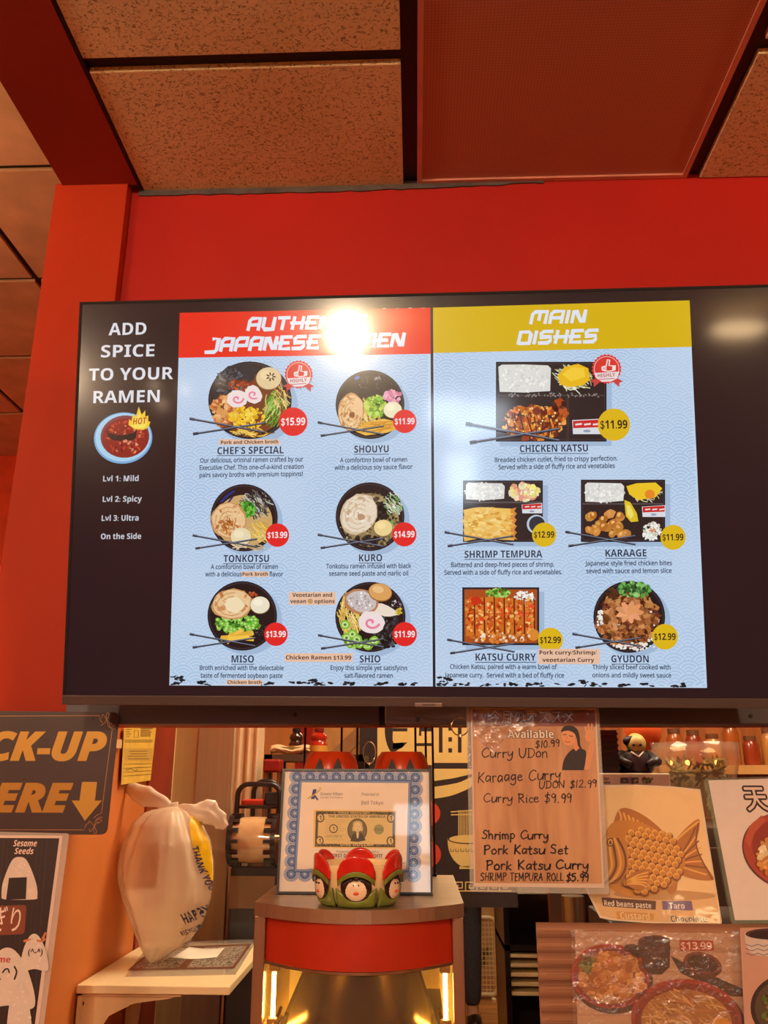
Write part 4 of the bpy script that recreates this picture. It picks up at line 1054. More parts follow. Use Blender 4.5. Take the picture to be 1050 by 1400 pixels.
# ---------------------------------------------------------------- yellow order form on the deep side of the post
JX = -.6325
PJ = Plane((JX, 1.6, 1.6), (0, 1, 0), (0, 0, 1))
t = thing('permit_form', 'yellow printed form hanging on the orange side of the post beside the black rail', 'form', tuple(PJ.px(188, 1072)))
fp = [(169.5, 991.5), (213.5, 991.5), (205.5, 1067), (165, 1073)]
slab('sheet', PJ, fp, mat('yellow_paper', (226, 184, 70), rough=.7, noise=.05, scale=40), t, 0, .0006)
a = Art(PJ, .0009); q = random.Random(8); ik = (70, 54, 30)
for i in range(5): a.line([(172, 994 + i * 3.2), (176 + q.uniform(0, 3), 994 + i * 3.2)], .7, ik, 0)
a.line([(183, 999), (189, 999), (188.5, 1008), (182.5, 1008)], .5, ik, 0, closed=True)
for i in range(6): a.line([(192, 993.5 + i * 2.5), (205 + q.uniform(-3, 3), 993.5 + i * 2.5)], 1.3, (96, 76, 40), 0)
a.line([(170, 1012), (208, 1012)], .8, ik, 0); a.line([(170, 1014.5), (208, 1014)], .8, ik, 0)
a.rect(170, 1023, 208, 1040, (206, 166, 76), 0)
for i in range(4): a.line([(173 + q.uniform(0, 6), 1027 + i * 3.6), (204 + q.uniform(-4, 3), 1027 + i * 3.4)], .8, (110, 86, 44), 1)
for i in range(4): a.line([(168.5, 1045 + i * 5.4), (206, 1044 + i * 4.8)], .6, ik, 0)
a.line([(172, 1053), (178, 1051), (184, 1053.5), (188, 1052)], .7, ik, 1, 3)
a.done('form_printing', M_print, t)
t = thing('tape_piece', 'short strip of beige tape between the sign and the yellow form', 'tape', tuple(PJ.px(161, 1016)))
slab('tape', PJ, [(157, 1011), (167, 1011), (166, 1023), (155, 1023)], mat('beige_tape', (226, 182, 130), rough=.5), t, 0, .0006)

# ---------------------------------------------------------------- wall shelf
SZ = 1.2275
t = thing('wall_shelf', 'white wall shelf on metal brackets fixed to the orange post', 'shelf', (-.5, 1.93, SZ))
b = B(); b.box(-.6335, -.347, 1.722, 2.14, SZ - .014, SZ, bev=.0015); b.done('board', mat('white_shelf_laminate', (238, 214, 166), rough=.35, noise=.03), t)
M_brk = mat('cream_bracket', (226, 190, 140), rough=.4)
for y in (1.745, 2.04):
    b = B(); b.box(-.634, -.626, y - .011, y + .011, SZ - .20, SZ - .013); b.box(-.634, -.44, y - .011, y + .011, SZ - .020, SZ - .014)
    b.prism([(-.634, SZ - .20), (-.612, SZ - .20), (-.604, SZ - .10), (-.575, SZ - .055), (-.53, SZ - .034), (-.46, SZ - .025), (-.44, SZ - .014), (-.634, SZ - .014)], 'Y', y - .002, y + .002)
    o = b.done('bracket', M_brk, t)
    B().lathe([(.0045, 0), (.003, .002), (0, .002)], (0, 0, 0), 10, M=Matrix.Translation((-.626, y, SZ - .035)) @ Matrix.Rotation(PI / 2, 4, 'Y')).done('screw', mat('dark_screw', (70, 60, 58)), o)
PS = Plane((-.46, 1.93, SZ), (1, 0, 0), (0, 1, 0))
t = thing('place_mat', 'printed brown and white menu mat lying on the white shelf', 'menu mat', tuple(PS.px(255, 1310)))
slab('clear_cover', PS, [(170, 1336), (322, 1333), (352, 1284), (206, 1290)], film_mat('mat_cover', (250, 246, 240), .78, .1, .1, 20), t, .0002, .0010)
a = Art(PS, .0011); mp = [(174, 1327.5), (320, 1325), (344, 1291), (212, 1296)]
a.poly(mp, (120, 72, 46), 0)
def lerp4(u, v):
    A_, B_, C_, D_ = [Vector(p) for p in mp]
    p = (A_ * (1 - u) + B_ * u) * (1 - v) + (D_ * (1 - u) + C_ * u) * v
    return (p.x, p.y)
for (u0_, u1_, v0_, v1_) in ((.03, .46, .08, .92), (.54, .97, .08, .92)):
    a.poly([lerp4(u0_, v0_), lerp4(u1_, v0_), lerp4(u1_, v1_), lerp4(u0_, v1_)], (176, 158, 138), 1)
    q = random.Random(3)
    for i in range(420):
        u, v = q.uniform(u0_, u1_ - .02), q.uniform(v0_, v1_ - .04)
        a.poly([lerp4(u, v), lerp4(u + q.uniform(.006, .022), v), lerp4(u + q.uniform(.006, .022), v + .03), lerp4(u, v + .03)], q.choice([(58, 46, 42), (84, 66, 56), (206, 196, 180), (128, 98, 74)]), 2)
a.done('mat_printing', M_lam, t)
t = thing('receipt', 'white paper receipt curling on the menu mat behind the plastic bag', 'receipt', tuple(PS.px(285, 1306)))
b = B()
ra, rb_, rc, rd = [PS.at(*p) for p in ((235, 1312), (296, 1312), (307, 1299), (258, 1297))]
def rf(u, v):
    x = (ra[0] * (1 - u) + rb_[0] * u) * (1 - v) + (rd[0] * (1 - u) + rc[0] * u) * v
    y = (ra[1] * (1 - u) + rb_[1] * u) * (1 - v) + (rd[1] * (1 - u) + rc[1] * u) * v
    return PS.pt(x, y, .0014 + .008 * (abs(u - .45) ** 1.5))
b.grid(rf, 14, 4); b.done('paper', mat('receipt_paper', (236, 226, 206), rough=.6), t, smooth='all', solid=.0003)

# ---------------------------------------------------------------- tied plastic bag
BY = 1.915
bc = at(232, 1200, BY)
t = thing('plastic_bag', 'knotted translucent white takeout bag with blue printing and a yellow stripe on the shelf', 'bag', (bc.x, BY, SZ))
LEFT = [(1318, 206), (1308, 199), (1290, 191), (1262, 181), (1230, 170), (1200, 163), (1180, 163), (1150, 170), (1125, 182), (1108, 200), (1102, 228)]
RIGHT = [(1318, 211), (1308, 226), (1290, 256), (1262, 277), (1230, 287), (1200, 291), (1180, 291), (1150, 287), (1125, 275), (1108, 262), (1102, 240)]
LEFT[-1] = (1102, 232); RIGHT[-1] = (1102, 244)
def prof(y, L):
    for i in range(len(L) - 1):
        if L[i][0] >= y >= L[i + 1][0]:
            f = (L[i][0] - y) / (L[i][0] - L[i + 1][0]); return L[i][1] * (1 - f) + L[i + 1][1] * f
    return L[-1][1]
from mathutils import noise as mnoise
def bagpt(u, v, out=0.0):
    """u around (0..1), v up the bag (0..1)"""
    y = 1318 + (1102 - 1318) * v
    xl, xr = prof(y, LEFT), prof(y, RIGHT)
    pl, pr = at(xl, y, BY), at(xr, y, BY)
    cx = (pl.x + pr.x) / 2; w = (pr.x - pl.x) / 2; z = (pl.z + pr.z) / 2
    depth = min(.075, w * .8)
    th = 2 * PI * u
    rg = lambda f, g, o: 1 - 2 * abs(mnoise.noise(Vector((math.cos(th) * f + o, math.sin(th) * f, v * g + o))))
    fold = abs(v - .45) * 1.3 + .35
    cr = 1 - .14 * fold + .13 * fold * rg(2.2, 1.1, 0) + .05 * rg(5.5, 1.6, 3.1) + .02 * rg(11, 6, 7.7)
    sh = math.copysign(abs(math.sin(th)) ** .9, math.sin(th))
    dx = w * math.cos(th) * (1 if abs(math.cos(th)) > .93 else min(1.06, cr)); dy = -depth * sh * cr
    n = Vector((math.cos(th), -math.sin(th) * .8, 0))
    return Vector((cx + dx, BY + dy, max(z, SZ + .0012))) + n * out
M_bag = film_mat('bag_film', (255, 246, 232), .48, .2, .9, 26, haze=(244, 222, 192))
b = B(); b.grid(lambda u, v: bagpt(u, v), 84, 46)
bmesh.ops.remove_doubles(b.bm, verts=b.bm.verts[:], dist=1e-5)
b.done('body', M_bag, t, smooth='all')
def ear(name, cps, ws, label=None, m=None, wob=1.0):
    b = B(); sp = [Vector(at(x, y, BY - d)) for x, y, d in cps]
    def f(u, v):
        k = u * (len(sp) - 1); i = min(int(k), len(sp) - 2); fr = k - i
        p = sp[i].lerp(sp[i + 1], fr); d = (sp[i + 1] - sp[i]).normalized(); w = ws[i] * (1 - fr) + ws[i + 1] * fr
        th = 2 * PI * v; s = Vector((0, -1, 0)).cross(d).normalized()
        r_ = 1 + wob * .28 * mnoise.noise(Vector((math.cos(th) * 2, math.sin(th) * 2, u * 5)))
        return p + s * w * math.cos(th) * r_ + Vector((0, -1, 0)) * w * .45 * math.sin(th) * r_
    b.grid(f, 22, 26)
    o = b.done(name, m or M_bag, t, smooth='all')
    if label: o['label'] = label
    return o
M_ear = film_mat('bag_film_folded', (255, 246, 232), .25, .2, .6, 40, haze=(246, 228, 204))
ear('tied_handle', [(240, 1110, 0), (222, 1098, .01), (200, 1088, .012), (184, 1081, .008), (172, 1078, .0)], [.008, .014, .019, .018, .008], 'left rabbit ear of the knot', M_ear)
ear('tied_handle', [(240, 1110, 0), (258, 1107, .012), (284, 1112, .012), (300, 1122, .004), (309, 1131, 0)], [.008, .015, .021, .019, .008], 'right rabbit ear of the knot', M_ear, 2.0)
ear('knot', [(232, 1112, .0), (238, 1106, .006), (246, 1110, .0)], [.006, .014, .006], None, M_ear)
# yellow stripe and the printing sit on the film
def bag_uv(px, py):
    v = (1318 - py) / 216.0; xl, xr = prof(py, LEFT), prof(py, RIGHT)
    c = ((px - xl) / (xr - xl)) * 2 - 1; c = max(-.995, min(.995, c))
    return math.acos(c) / (2 * PI), v
def bag_strip(name, edge, m, label, out=.003):
    b = B(); vs = []
    for (py, xa, xb) in edge:
        vs.append([b.bm.verts.new(bagpt(*bag_uv(xa + (xb - xa) * k / 8, py), out)) for k in range(9)])
    for i in range(len(vs) - 1):
        for k in range(8): b.bm.faces.new((vs[i][k], vs[i][k + 1], vs[i + 1][k + 1], vs[i + 1][k]))
    o = b.done(name, m, t, smooth='all'); o['label'] = label
    return o
M_yel = mat('yellow_bag_print', (236, 184, 16), rough=.35, noise=.08, scale=30, bump=.3, bscale=60)
ys_ = list(range(1114, 1230, 4))
bag_strip('yellow_stripe', [(y, 263 + (y - 1114) * .30, min(294, 281 + (y - 1114) * .26)) for y in ys_], M_yel, 'yellow stripe on the bag')
class BagArt(Art):
    def _add(s, pts, faces, col, z):
        b0 = len(s.v); c = lin(col) + (1.0,)
        for (px, py) in pts: s.v.append(bagpt(*bag_uv(px, py), .0042))
        for f in faces: s.f.append([b0 + i for i in f]); s.c.append(c)
class _Id:
    def __init__(s): s.N = Vector((0, -1, 0))
    def at(s, px, py): return (px, py)
NAVY = (44, 48, 84)
def rot_text(a, body, cx, cy, w, h, deg, col, st='B'):
    vs, fs = text_mesh(sans(body, st), .004, 0, 3)
    x0, x1 = min(p[0] for p in vs), max(p[0] for p in vs); y1_ = max(p[1] for p in vs)
    c_, s_ = math.cos(math.radians(deg)), math.sin(math.radians(deg))
    a._add([(cx + ((x - x0) / (x1 - x0) - .5) * w * c_ + (y / y1_ - .5) * h * s_, cy + ((x - x0) / (x1 - x0) - .5) * w * s_ - (y / y1_ - .5) * h * c_) for x, y in vs], fs, col, 0)
def bag_print(fn, lab):
    a = BagArt(_Id()); a.jit = random.Random(2); fn(a)
    o = a.done('bag_printing', M_print, t); o['label'] = lab
bag_print(lambda a: rot_text(a, 'HAPPY', 272, 1246, 30, 15, -18, NAVY), 'dark blue HAPPY printing')
bag_print(lambda a: rot_text(a, 'RECYCLABLE', 268, 1267, 30, 7, -16, NAVY), 'dark blue RECYCLABLE printing')
bag_print(lambda a: [rot_text(a, 'PLEASE RETURN TO A', 262 - k * 1.5, 1284 + k * 4.4, 22 - k, 2.6, -22, NAVY) for k in range(5)], 'small dark blue lines of print')
bag_print(lambda a: rot_text(a, 'THANK YOU', 283, 1185, 62, 5.5, 77, NAVY), 'dark blue THANK YOU printing beside the yellow stripe')
bag_print(lambda a: (a.line([(270, 1117), (277, 1110)], 2.2, NAVY), a.line([(280, 1130), (284, 1138), (288, 1144)], 4, NAVY), a.line([(284, 1133), (287, 1140)], 1.5, (240, 196, 40))), 'dark marks on the yellow stripe')
# ---------------------------------------------------------------- heated display case
X0, X1, YF, YB_, ZT = -.241, .069, 1.350, 1.715, 1.4205
M_steel = mat('brushed_steel', (176, 146, 118), rough=.28, metal=.9, noise=.08, scale=8, stretch=(6, 6, .4))
M_steel2 = mat('brushed_steel_top', (190, 164, 136), rough=.3, metal=.85, noise=.06, scale=10, stretch=(.3, 6, 1))
M_lin = mat('case_lining', (236, 204, 120), rough=.3, noise=.04, spec=.6)
M_fascia = mat('red_case_panel', (172, 42, 18), rough=.32, noise=.03, scale=20)
t = thing('display_case', 'stainless steel heated food display case with a curved front and red panel, lit yellow inside', 'display case', (-.086, 1.53, .95))
def arc(dx, d0=0.0, n=14, bulge=.075):
    """curved front line: list of (x, y) from left to right"""
    out = []
    for i in range(n + 1):
        u = i / n; x = X0 + dx + (X1 - X0 - 2 * dx) * u
        out.append((x, YF + d0 - bulge * (1 - (2 * u - 1) ** 2)))
    return out
b = B(); b.prism(arc(0) + [(X1, YB_), (X0, YB_)], 'Z', ZT - .018, ZT); b.done('top_slab', M_steel2, t)
b = B(); b.prism(arc(.018, .004) + list(reversed(arc(.018, .012))), 'Z', ZT - .078, ZT - .0185); o = b.done('front_panel', M_fascia, t, smooth=True); o['label'] = 'red curved panel under the steel top'
b = B(); b.prism(arc(.018, .002) + list(reversed(arc(.018, .008))), 'Z', ZT - .082, ZT - .0785); b.done('panel_trim', M_steel, t, smooth=True)
for nm, x0, x1 in (('left', X0 + .001, X0 + .0178), ('right', X1 - .0178, X1 - .001)):
    b = B(); b.box(x0, x1, YF - .002, YF + .022, .95, ZT - .0185, bev=.0015); b.done('front_post', M_steel, t)
    b = B(); b.box(x0 + .004 if nm == 'left' else x1 - .006, x0 + .006 if nm == 'left' else x1 - .004, YF + .022, YB_ - .01, .95, ZT - .0185); b.done('side_panel', M_lin, t)
b = B(); b.box(X0 + .005, X1 - .005, YB_ - .01, YB_, .97, ZT - .0185); b.done('back_panel', M_lin, t)
b = B(); b.box(X0, X1, YF - .0, YB_, .95, .985); b.done('base', M_steel, t)
M_tubeglow = emit_mat('heat_tube_glow', (1, .70, .2), CASE_EMIT)
for x in (X0 + .0285, X1 - .0285):
    o = B().tube([(x, YF + .03, 1.02), (x, YF + .03, ZT - .095)], .0028, 12).done('heat_tube', M_tubeglow, t, smooth=True); o['label'] = 'glowing yellow heat tube'
    c = B()
    for z in (1.255, ZT - .09): c.box(x - .008, x + .008, YF + .024, YF + .036, z - .008, z + .008, bev=.002)
    c.done('tube_clip', M_steel, o)
# hinged inner canopy, rack rim and tray
M_chrome = mat('chrome_wire', (226, 196, 140), rough=.12, metal=1, noise=.02)
M_dk = mat('dark_polished_canopy', (92, 76, 54), rough=.16, metal=.85, noise=.05, scale=6)
b = B()
def canopy(u, v):
    w0, w1 = .083, .118
    w = w0 + (w1 - w0) * v; x = -.086 + (2 * u - 1) * w
    return Vector((x, YF + .11 - .085 * v - .05 * (1 - (2 * u - 1) ** 2), ZT - .088 - .085 * v))
b.grid(canopy, 20, 10); b.done('canopy', M_dk, t, smooth='all', solid=.0015)
def rim(z, w, y0, bul): return [(-.086 - w + 2 * w * i / 20, y0 - bul * (1 - (i / 10 - 1) ** 2), z) for i in range(21)]
b = B(); b.tube([(-.086 - .118, YF + .05, 1.270)] + rim(1.254, .124, YF + .020, .055) + [(-.086 + .118, YF + .05, 1.270)], .0032, 8)
b.tube([(-.086 - .124, YF + .10, 1.246)] + rim(1.243, .126, YF + .018, .057) + [(-.086 + .124, YF + .10, 1.246)], .0026, 8)
b.done('rack_rim', M_chrome, t, smooth=True)
b = B(); b.prism([(p[0], p[1]) for p in rim(0, .126, YF + .02, .055)] + [(-.086 + .126, YB_ - .03), (-.086 - .126, YB_ - .03)], 'Z', 1.226, 1.236); b.done('food_tray', mat('dark_tray', (70, 58, 40), rough=.25, metal=.8), t)
b = B(); b.tube([(-.086, YF - .038, 1.2365), (-.086, YF - .038, 1.251)], .0022, 8); b.tube([(-.175, YF - .01, 1.2365), (-.175, YF - .01, 1.251)], .0022, 8); b.tube([(.003, YF - .01, 1.2365), (.003, YF - .01, 1.251)], .0022, 8); b.done('rack_post', M_chrome, t)
b = B(); b.prism(arc(.018, .000, bulge=.075) + list(reversed(arc(.018, .0015, bulge=.075))), 'Z', .99, ZT - .083); b.done('curved_glass', film_mat('case_glass', (255, 246, 226), .97, .03), t, smooth=True)

# ---------------------------------------------------------------- certificate in its frame
fz = ZT + .0006
f0 = at(378, 1222.5, 1.437); f1_ = at(592, 1224, 1.437)
PCt = Plane((f0.x, 1.437, fz), (1, 0, 0), (0, .10, 1))
W_, Hh = .2475, .190
t = thing('certificate_frame', 'thin black picture frame with a blue-bordered certificate, standing on the display case', 'picture frame', tuple(PCt.pt(W_ / 2, 0)))
MC = Matrix(((PCt.U.x, -PCt.N.x, PCt.V.x, PCt.O.x), (PCt.U.y, -PCt.N.y, PCt.V.y, PCt.O.y), (PCt.U.z, -PCt.N.z, PCt.V.z, PCt.O.z), (0, 0, 0, 1)))
b = B()
for (x0, x1, z0, z1) in ((0, .0032, 0, Hh), (W_ - .0032, W_, 0, Hh), (.0032, W_ - .0032, 0, .0032), (.0032, W_ - .0032, Hh - .0032, Hh)): b.box(x0, x1, -.003, .010, z0, z1, M=MC)
b.done('frame', mat('black_frame', (38, 26, 24), rough=.35), t)
b = B(); b.box(.0032, W_ - .0032, .002, .006, .0032, Hh - .0032, M=MC); b.done('backing', mat('backing_card', (90, 64, 44), rough=.8), t)
b = B(); b.prism([(1.500, fz), (1.535, fz), (1.470, fz + .13), (1.462, fz + .13)], 'X', .05 + f0.x, .11 + f0.x); b.done('easel_leg', M_black, t)
M_cert = art_mat('certificate_print', rough=.5, coat=.6, coat_rough=.03)
BL = (58, 88, 150); BL2 = (120, 146, 190); BL3 = (178, 190, 214)
a = Art(PCt, -.0015)
a.uv([(.0032, .0032), (W_ - .0032, .0032), (W_ - .0032, Hh - .0032), (.0032, Hh - .0032)], (238, 222, 206), 0)
cn = [(406, 1062), (568, 1063), (565, 1196), (398, 1195)]
def edge(p, q_, n):
    return [(p[0] + (q_[0] - p[0]) * i / n, p[1] + (q_[1] - p[1]) * i / n) for i in range(n)]
ring = edge(cn[0], cn[1], 9) + edge(cn[1], cn[2], 8) + edge(cn[2], cn[3], 9) + edge(cn[3], cn[0], 8)
for (x, y) in ring:
    for rr, c, z in ((10.6, BL2, 1), (9.7, (206, 196, 196), 2), (9.0, BL2, 3), (7.8, BL3, 4)): a.ell(x, y, rr, rr, c, z, n=26)
for (x, y) in ring:
    a.ell(x, y, 6.8, 6.8, BL, 6, n=20)
    for k in range(8): a.ell(x + 3.6 * math.cos(k * PI / 4), y + 3.6 * math.sin(k * PI / 4), 1.8, .8, BL2, 7, k * PI / 4, 8)
    a.ell(x, y, 2, 2, BL3, 8, n=12)
inn = [(411, 1068), (560, 1069), (557, 1190), (404, 1190)]
for i in range(4): a.line([inn[i], inn[(i + 1) % 4]], 5.5, BL, 9); a.line([inn[i], inn[(i + 1) % 4]], 2.4, BL2, 10)
a.poly([(412.5, 1069.5), (558.5, 1070.5), (555.5, 1188.5), (405.5, 1188.5)], (240, 222, 202), 11)
a.done('certificate', M_cert, t)
a = Art(PCt, -.0015 + .0016)
a.poly([(428, 1079), (433, 1079), (430, 1092.5), (425, 1092.5)], (44, 60, 130), 1); a.line([(421, 1091.5), (429, 1087), (437.5, 1080)], 1.8, (206, 170, 60), 3, 3); a.line([(429, 1086), (434, 1093)], 2.4, (44, 60, 130), 2)
a.ell(438, 1077.5, 2, 1.4, (226, 190, 90), 3, n=10)
a.text('Greater Killeen', 438, 468.5, 1087.5, 4.2, (60, 50, 46), 1, 0, st='R'); a.text('Chamber of Commerce', 438, 468.5, 1091.5, 2.6, (84, 70, 62), 1, 0, st='R')
a.text('Presented to', 494, 518, 1088, 4.2, (84, 64, 54), 1, 0, .25, st='R'); a.text('Bell Tokyo', 494, 524, 1100, 5, (84, 60, 48), 1, 0, st='R')
a.text('Presenting your business with a', 460, 518, 1166, 3.2, (96, 72, 58), 1, 0, .2, st='R'); a.text('FIRST DOLLAR OF PROFIT', 453, 523, 1172.5, 5, (84, 58, 44), 1, 0)
a.text('Date', 474, 484, 1183, 3, (84, 58, 44), 1, 0, st='R'); a.line([(421, 1189 - 1), (436, 1187.7)], .5, (120, 90, 76), 1); a.line([(536, 1184), (543, 1178), (541, 1186), (549, 1181), (555, 1179)], .7, (90, 80, 90), 1, 4)
a.done('certificate_lettering', M_cert, t)
a = Art(PCt, -.0015 + .0018); G = (70, 60, 36); GB = (222, 196, 130)
a.poly([(429, 1107), (542, 1108), (541.5, 1160.5), (428, 1159)], (236, 200, 116), 0)
a.poly([(432, 1109), (540.5, 1110), (540, 1158.5), (430.5, 1157.5)], G, 1); a.poly([(435.5, 1113), (537, 1114), (536.5, 1154.5), (434, 1153.5)], GB, 2)
q = random.Random(6)
for i in range(90):
    x = q.uniform(432, 539); y = q.choice([q.uniform(1109.5, 1113), q.uniform(1154, 1157.5)]); a.ell(x, y, .9, .5, (176, 150, 92), 3, q.uniform(0, 3), 6)
for (x, y) in ((438, 1118), (534.5, 1118.5), (437, 1149.5), (534, 1150)):
    a.ell(x, y, 5.6, 6.5, G, 4, n=16); a.ell(x, y, 4, 4.8, GB, 5, n=14); a.text('1', x - 1.4, x + 1.4, y + 3.2, 6.4, G, 6, 0)
a.text('THE UNITED STATES OF AMERICA', 449, 527, 1118, 3.4, G, 4, .004); a.text('FEDERAL RESERVE NOTE', 462, 505, 1112.4, 2, GB, 4, 0)
a.ell(456, 1133, 6, 6, G, 4, n=18); a.ell(456, 1133, 4.6, 4.6, GB, 5, n=18); a.text('1', 454.8, 457.2, 1135.6, 5.2, G, 6, 0)
a.text('L 01013287 A', 444, 467, 1144.5, 2.4, (60, 80, 50), 4, 0, st='R'); a.ell(518, 1134, 7, 7, (150, 150, 96), 4, n=18); a.text('ONE', 512.5, 523.5, 1136, 4, (110, 110, 66), 5, 0)
a.text('ONE DOLLAR', 465, 511, 1156.4, 3.6, GB, 5, .004)
a.ell(488.5, 1135, 13.5, 16, G, 4, n=28); a.ell(488.5, 1135, 12.2, 14.8, (112, 98, 62), 5, n=28)
a.ell(489, 1131, 5, 6.6, (226, 204, 150), 7, n=18); a.ell(489, 1127, 6.6, 4.6, (206, 184, 130), 6, n=16); a.ell(483.6, 1133, 2, 4, (206, 184, 130), 6, n=10); a.ell(494.4, 1133, 2, 4, (206, 184, 130), 6, n=10)
a.poly([(479, 1150), (482, 1141), (487, 1138), (491, 1138), (496, 1141), (500, 1149), (489, 1151)], (64, 54, 34), 7); a.poly([(487, 1138), (491, 1138), (490, 1146), (488, 1146)], (226, 206, 156), 8)
a.ell(487, 1130.5, .7, .4, G, 9, n=6); a.ell(491, 1130.5, .7, .4, G, 9, n=6); a.line([(487.6, 1134.6), (490.6, 1134.6)], .5, G, 9)
for i in range(10): a.line([(443 + q.uniform(0, 5), 1121 + i * 3), (470 + q.uniform(-6, 3), 1121 + i * 3)], .35, (150, 130, 84), 3)
o = a.done('dollar_bill', M_cert, t); o['label'] = 'green-black one dollar bill mounted in the certificate'

# ---------------------------------------------------------------- penguin bowl
bx = at(489.5, 1210, 1.345).x
bcy, R0 = 1.346, .0615
t = thing('penguin_bowl', 'ceramic bowl with red scalloped rim and green-scarfed penguin faces, in front of the certificate', 'bowl', (bx, bcy, ZT))
M_cer = mat('cream_glaze', (238, 206, 150), rough=.18, noise=.05, scale=20, coat=.6)
b = B()
def bowlr(z): return R0 * (.80 + .22 * math.sin(min(1, z / .05) * PI / 2) - .03 * max(0, (z - .05) / .03))
prof_ = [(.0, .0005), (.040, .0005), (.044, .003)] + [(bowlr(z / 1000), z / 1000) for z in range(6, 57, 5)] + [(bowlr(.054) - .004, .056)] + [(bowlr(z / 1000) - .005, z / 1000) for z in range(52, 8, -5)] + [(0, .008)]
b.lathe(prof_, (bx, bcy, ZT), 56); b.done('body', M_cer, t, smooth='all')
def onbowl(th, z, out=0.0, r=None):
    rr = (r if r is not None else bowlr(z)) + out
    return Vector((bx + rr * math.sin(th), bcy - rr * math.cos(th), ZT + z))
NP = 6
def patch(name, m, f, nu=12, nv=6, th=.0025, label=None):
    b = B(); b.grid(f, nu, nv); o = b.done(name, m, t, smooth='all', solid=th)
    if label: o['label'] = label
    return o
def lump(name, m, th0, z0, sx, sz, dep, label=None, parent=None):
    b = B(); c = onbowl(th0, z0, 0)
    r_ = bmesh.ops.create_uvsphere(b.bm, u_segments=18, v_segments=12, radius=1)
    ct, st_ = math.cos(th0), math.sin(th0)
    for v in r_['verts']:
        x, y, z = v.co.x * sx, v.co.y * dep, v.co.z * sz
        v.co = c + Vector((x * ct - y * st_ * -1 * -1, x * st_ + y * ct, z)) if False else c + Vector((x * ct + y * st_, x * st_ - y * ct, z))
    o = b.done(name, m, parent or t, smooth='all')
    if label: o['label'] = label
    return o
M_pr = mat('red_glaze', (206, 36, 26), rough=.16, coat=.6, noise=.06, scale=40); M_pg = mat('green_glaze', (116, 128, 50), rough=.22, coat=.5, noise=.12, scale=50)
M_pk = mat('black_glaze', (40, 24, 22), rough=.2, coat=.5); M_pw = mat('white_glaze', (240, 208, 176), rough=.2, coat=.5); M_po = mat('orange_glaze', (226, 84, 40), rough=.2, coat=.5); M_pb = mat('blush_glaze', (232, 130, 84), rough=.25, coat=.4)
for k in range(NP):
    th0 = (k * 2 * PI / NP) + .02; hw = PI / NP * .92
    def hat(u, v, th0=th0):
        th = th0 + (2 * u - 1) * hw * .88; e = (2 * u - 1)
        zt = .0480 + .0235 * max(0, 1 - e * e) ** .62; zb = .0475 - .011 * (e * e)
        return onbowl(th, zb + (zt - zb) * v, .0012 + .002 * (1 - e * e), bowlr(.05))
    if True:
        patch('red_hat', M_pr, hat, label='red dome of the scalloped rim')
    def brim(u, v, th0=th0):
        th = th0 + (2 * u - 1) * hw * .84; e = 2 * u - 1
        zc = .0460 - .0130 * e * e
        return onbowl(th, zc - .003 + .0065 * v, .0062 - .002 * e * e)
    patch('green_brim', M_pg, brim)
    if math.cos(th0) > -.2:
        lump('black_hood', M_pk, th0, .028, .0225, .0195, .0045)
        fc = lump('penguin_face', M_pw, th0, .0250, .0185, .0160, .0072, 'white penguin face')
        dth = lambda d: th0 + d / R0
        for sx in (-1, 1):
            lump('cheek', M_pb, dth(sx * .0108), .0215, .0055, .0042, .0072, None, fc)
            lump('eye', M_pk, dth(sx * .0034), .0310, .0013, .0018, .0078, None, fc)
        lump('beak', M_po, th0, .0205, .0066, .0036, .0105, None, fc)
        lump('hood_peak', M_pk, th0, .0400, .006, .0045, .0078)
    def scarf(u, v, th0=th0):
        th = th0 + (2 * u - 1) * hw; e = 2 * u - 1
        zt = .011 + .016 * abs(e) ** 1.6; zb = .002
        return onbowl(th, zb + (zt - zb) * v, .003 + .0035 * math.sin(v * PI) * (1 - .5 * abs(e)))
    patch('green_scarf', M_pg, scarf)

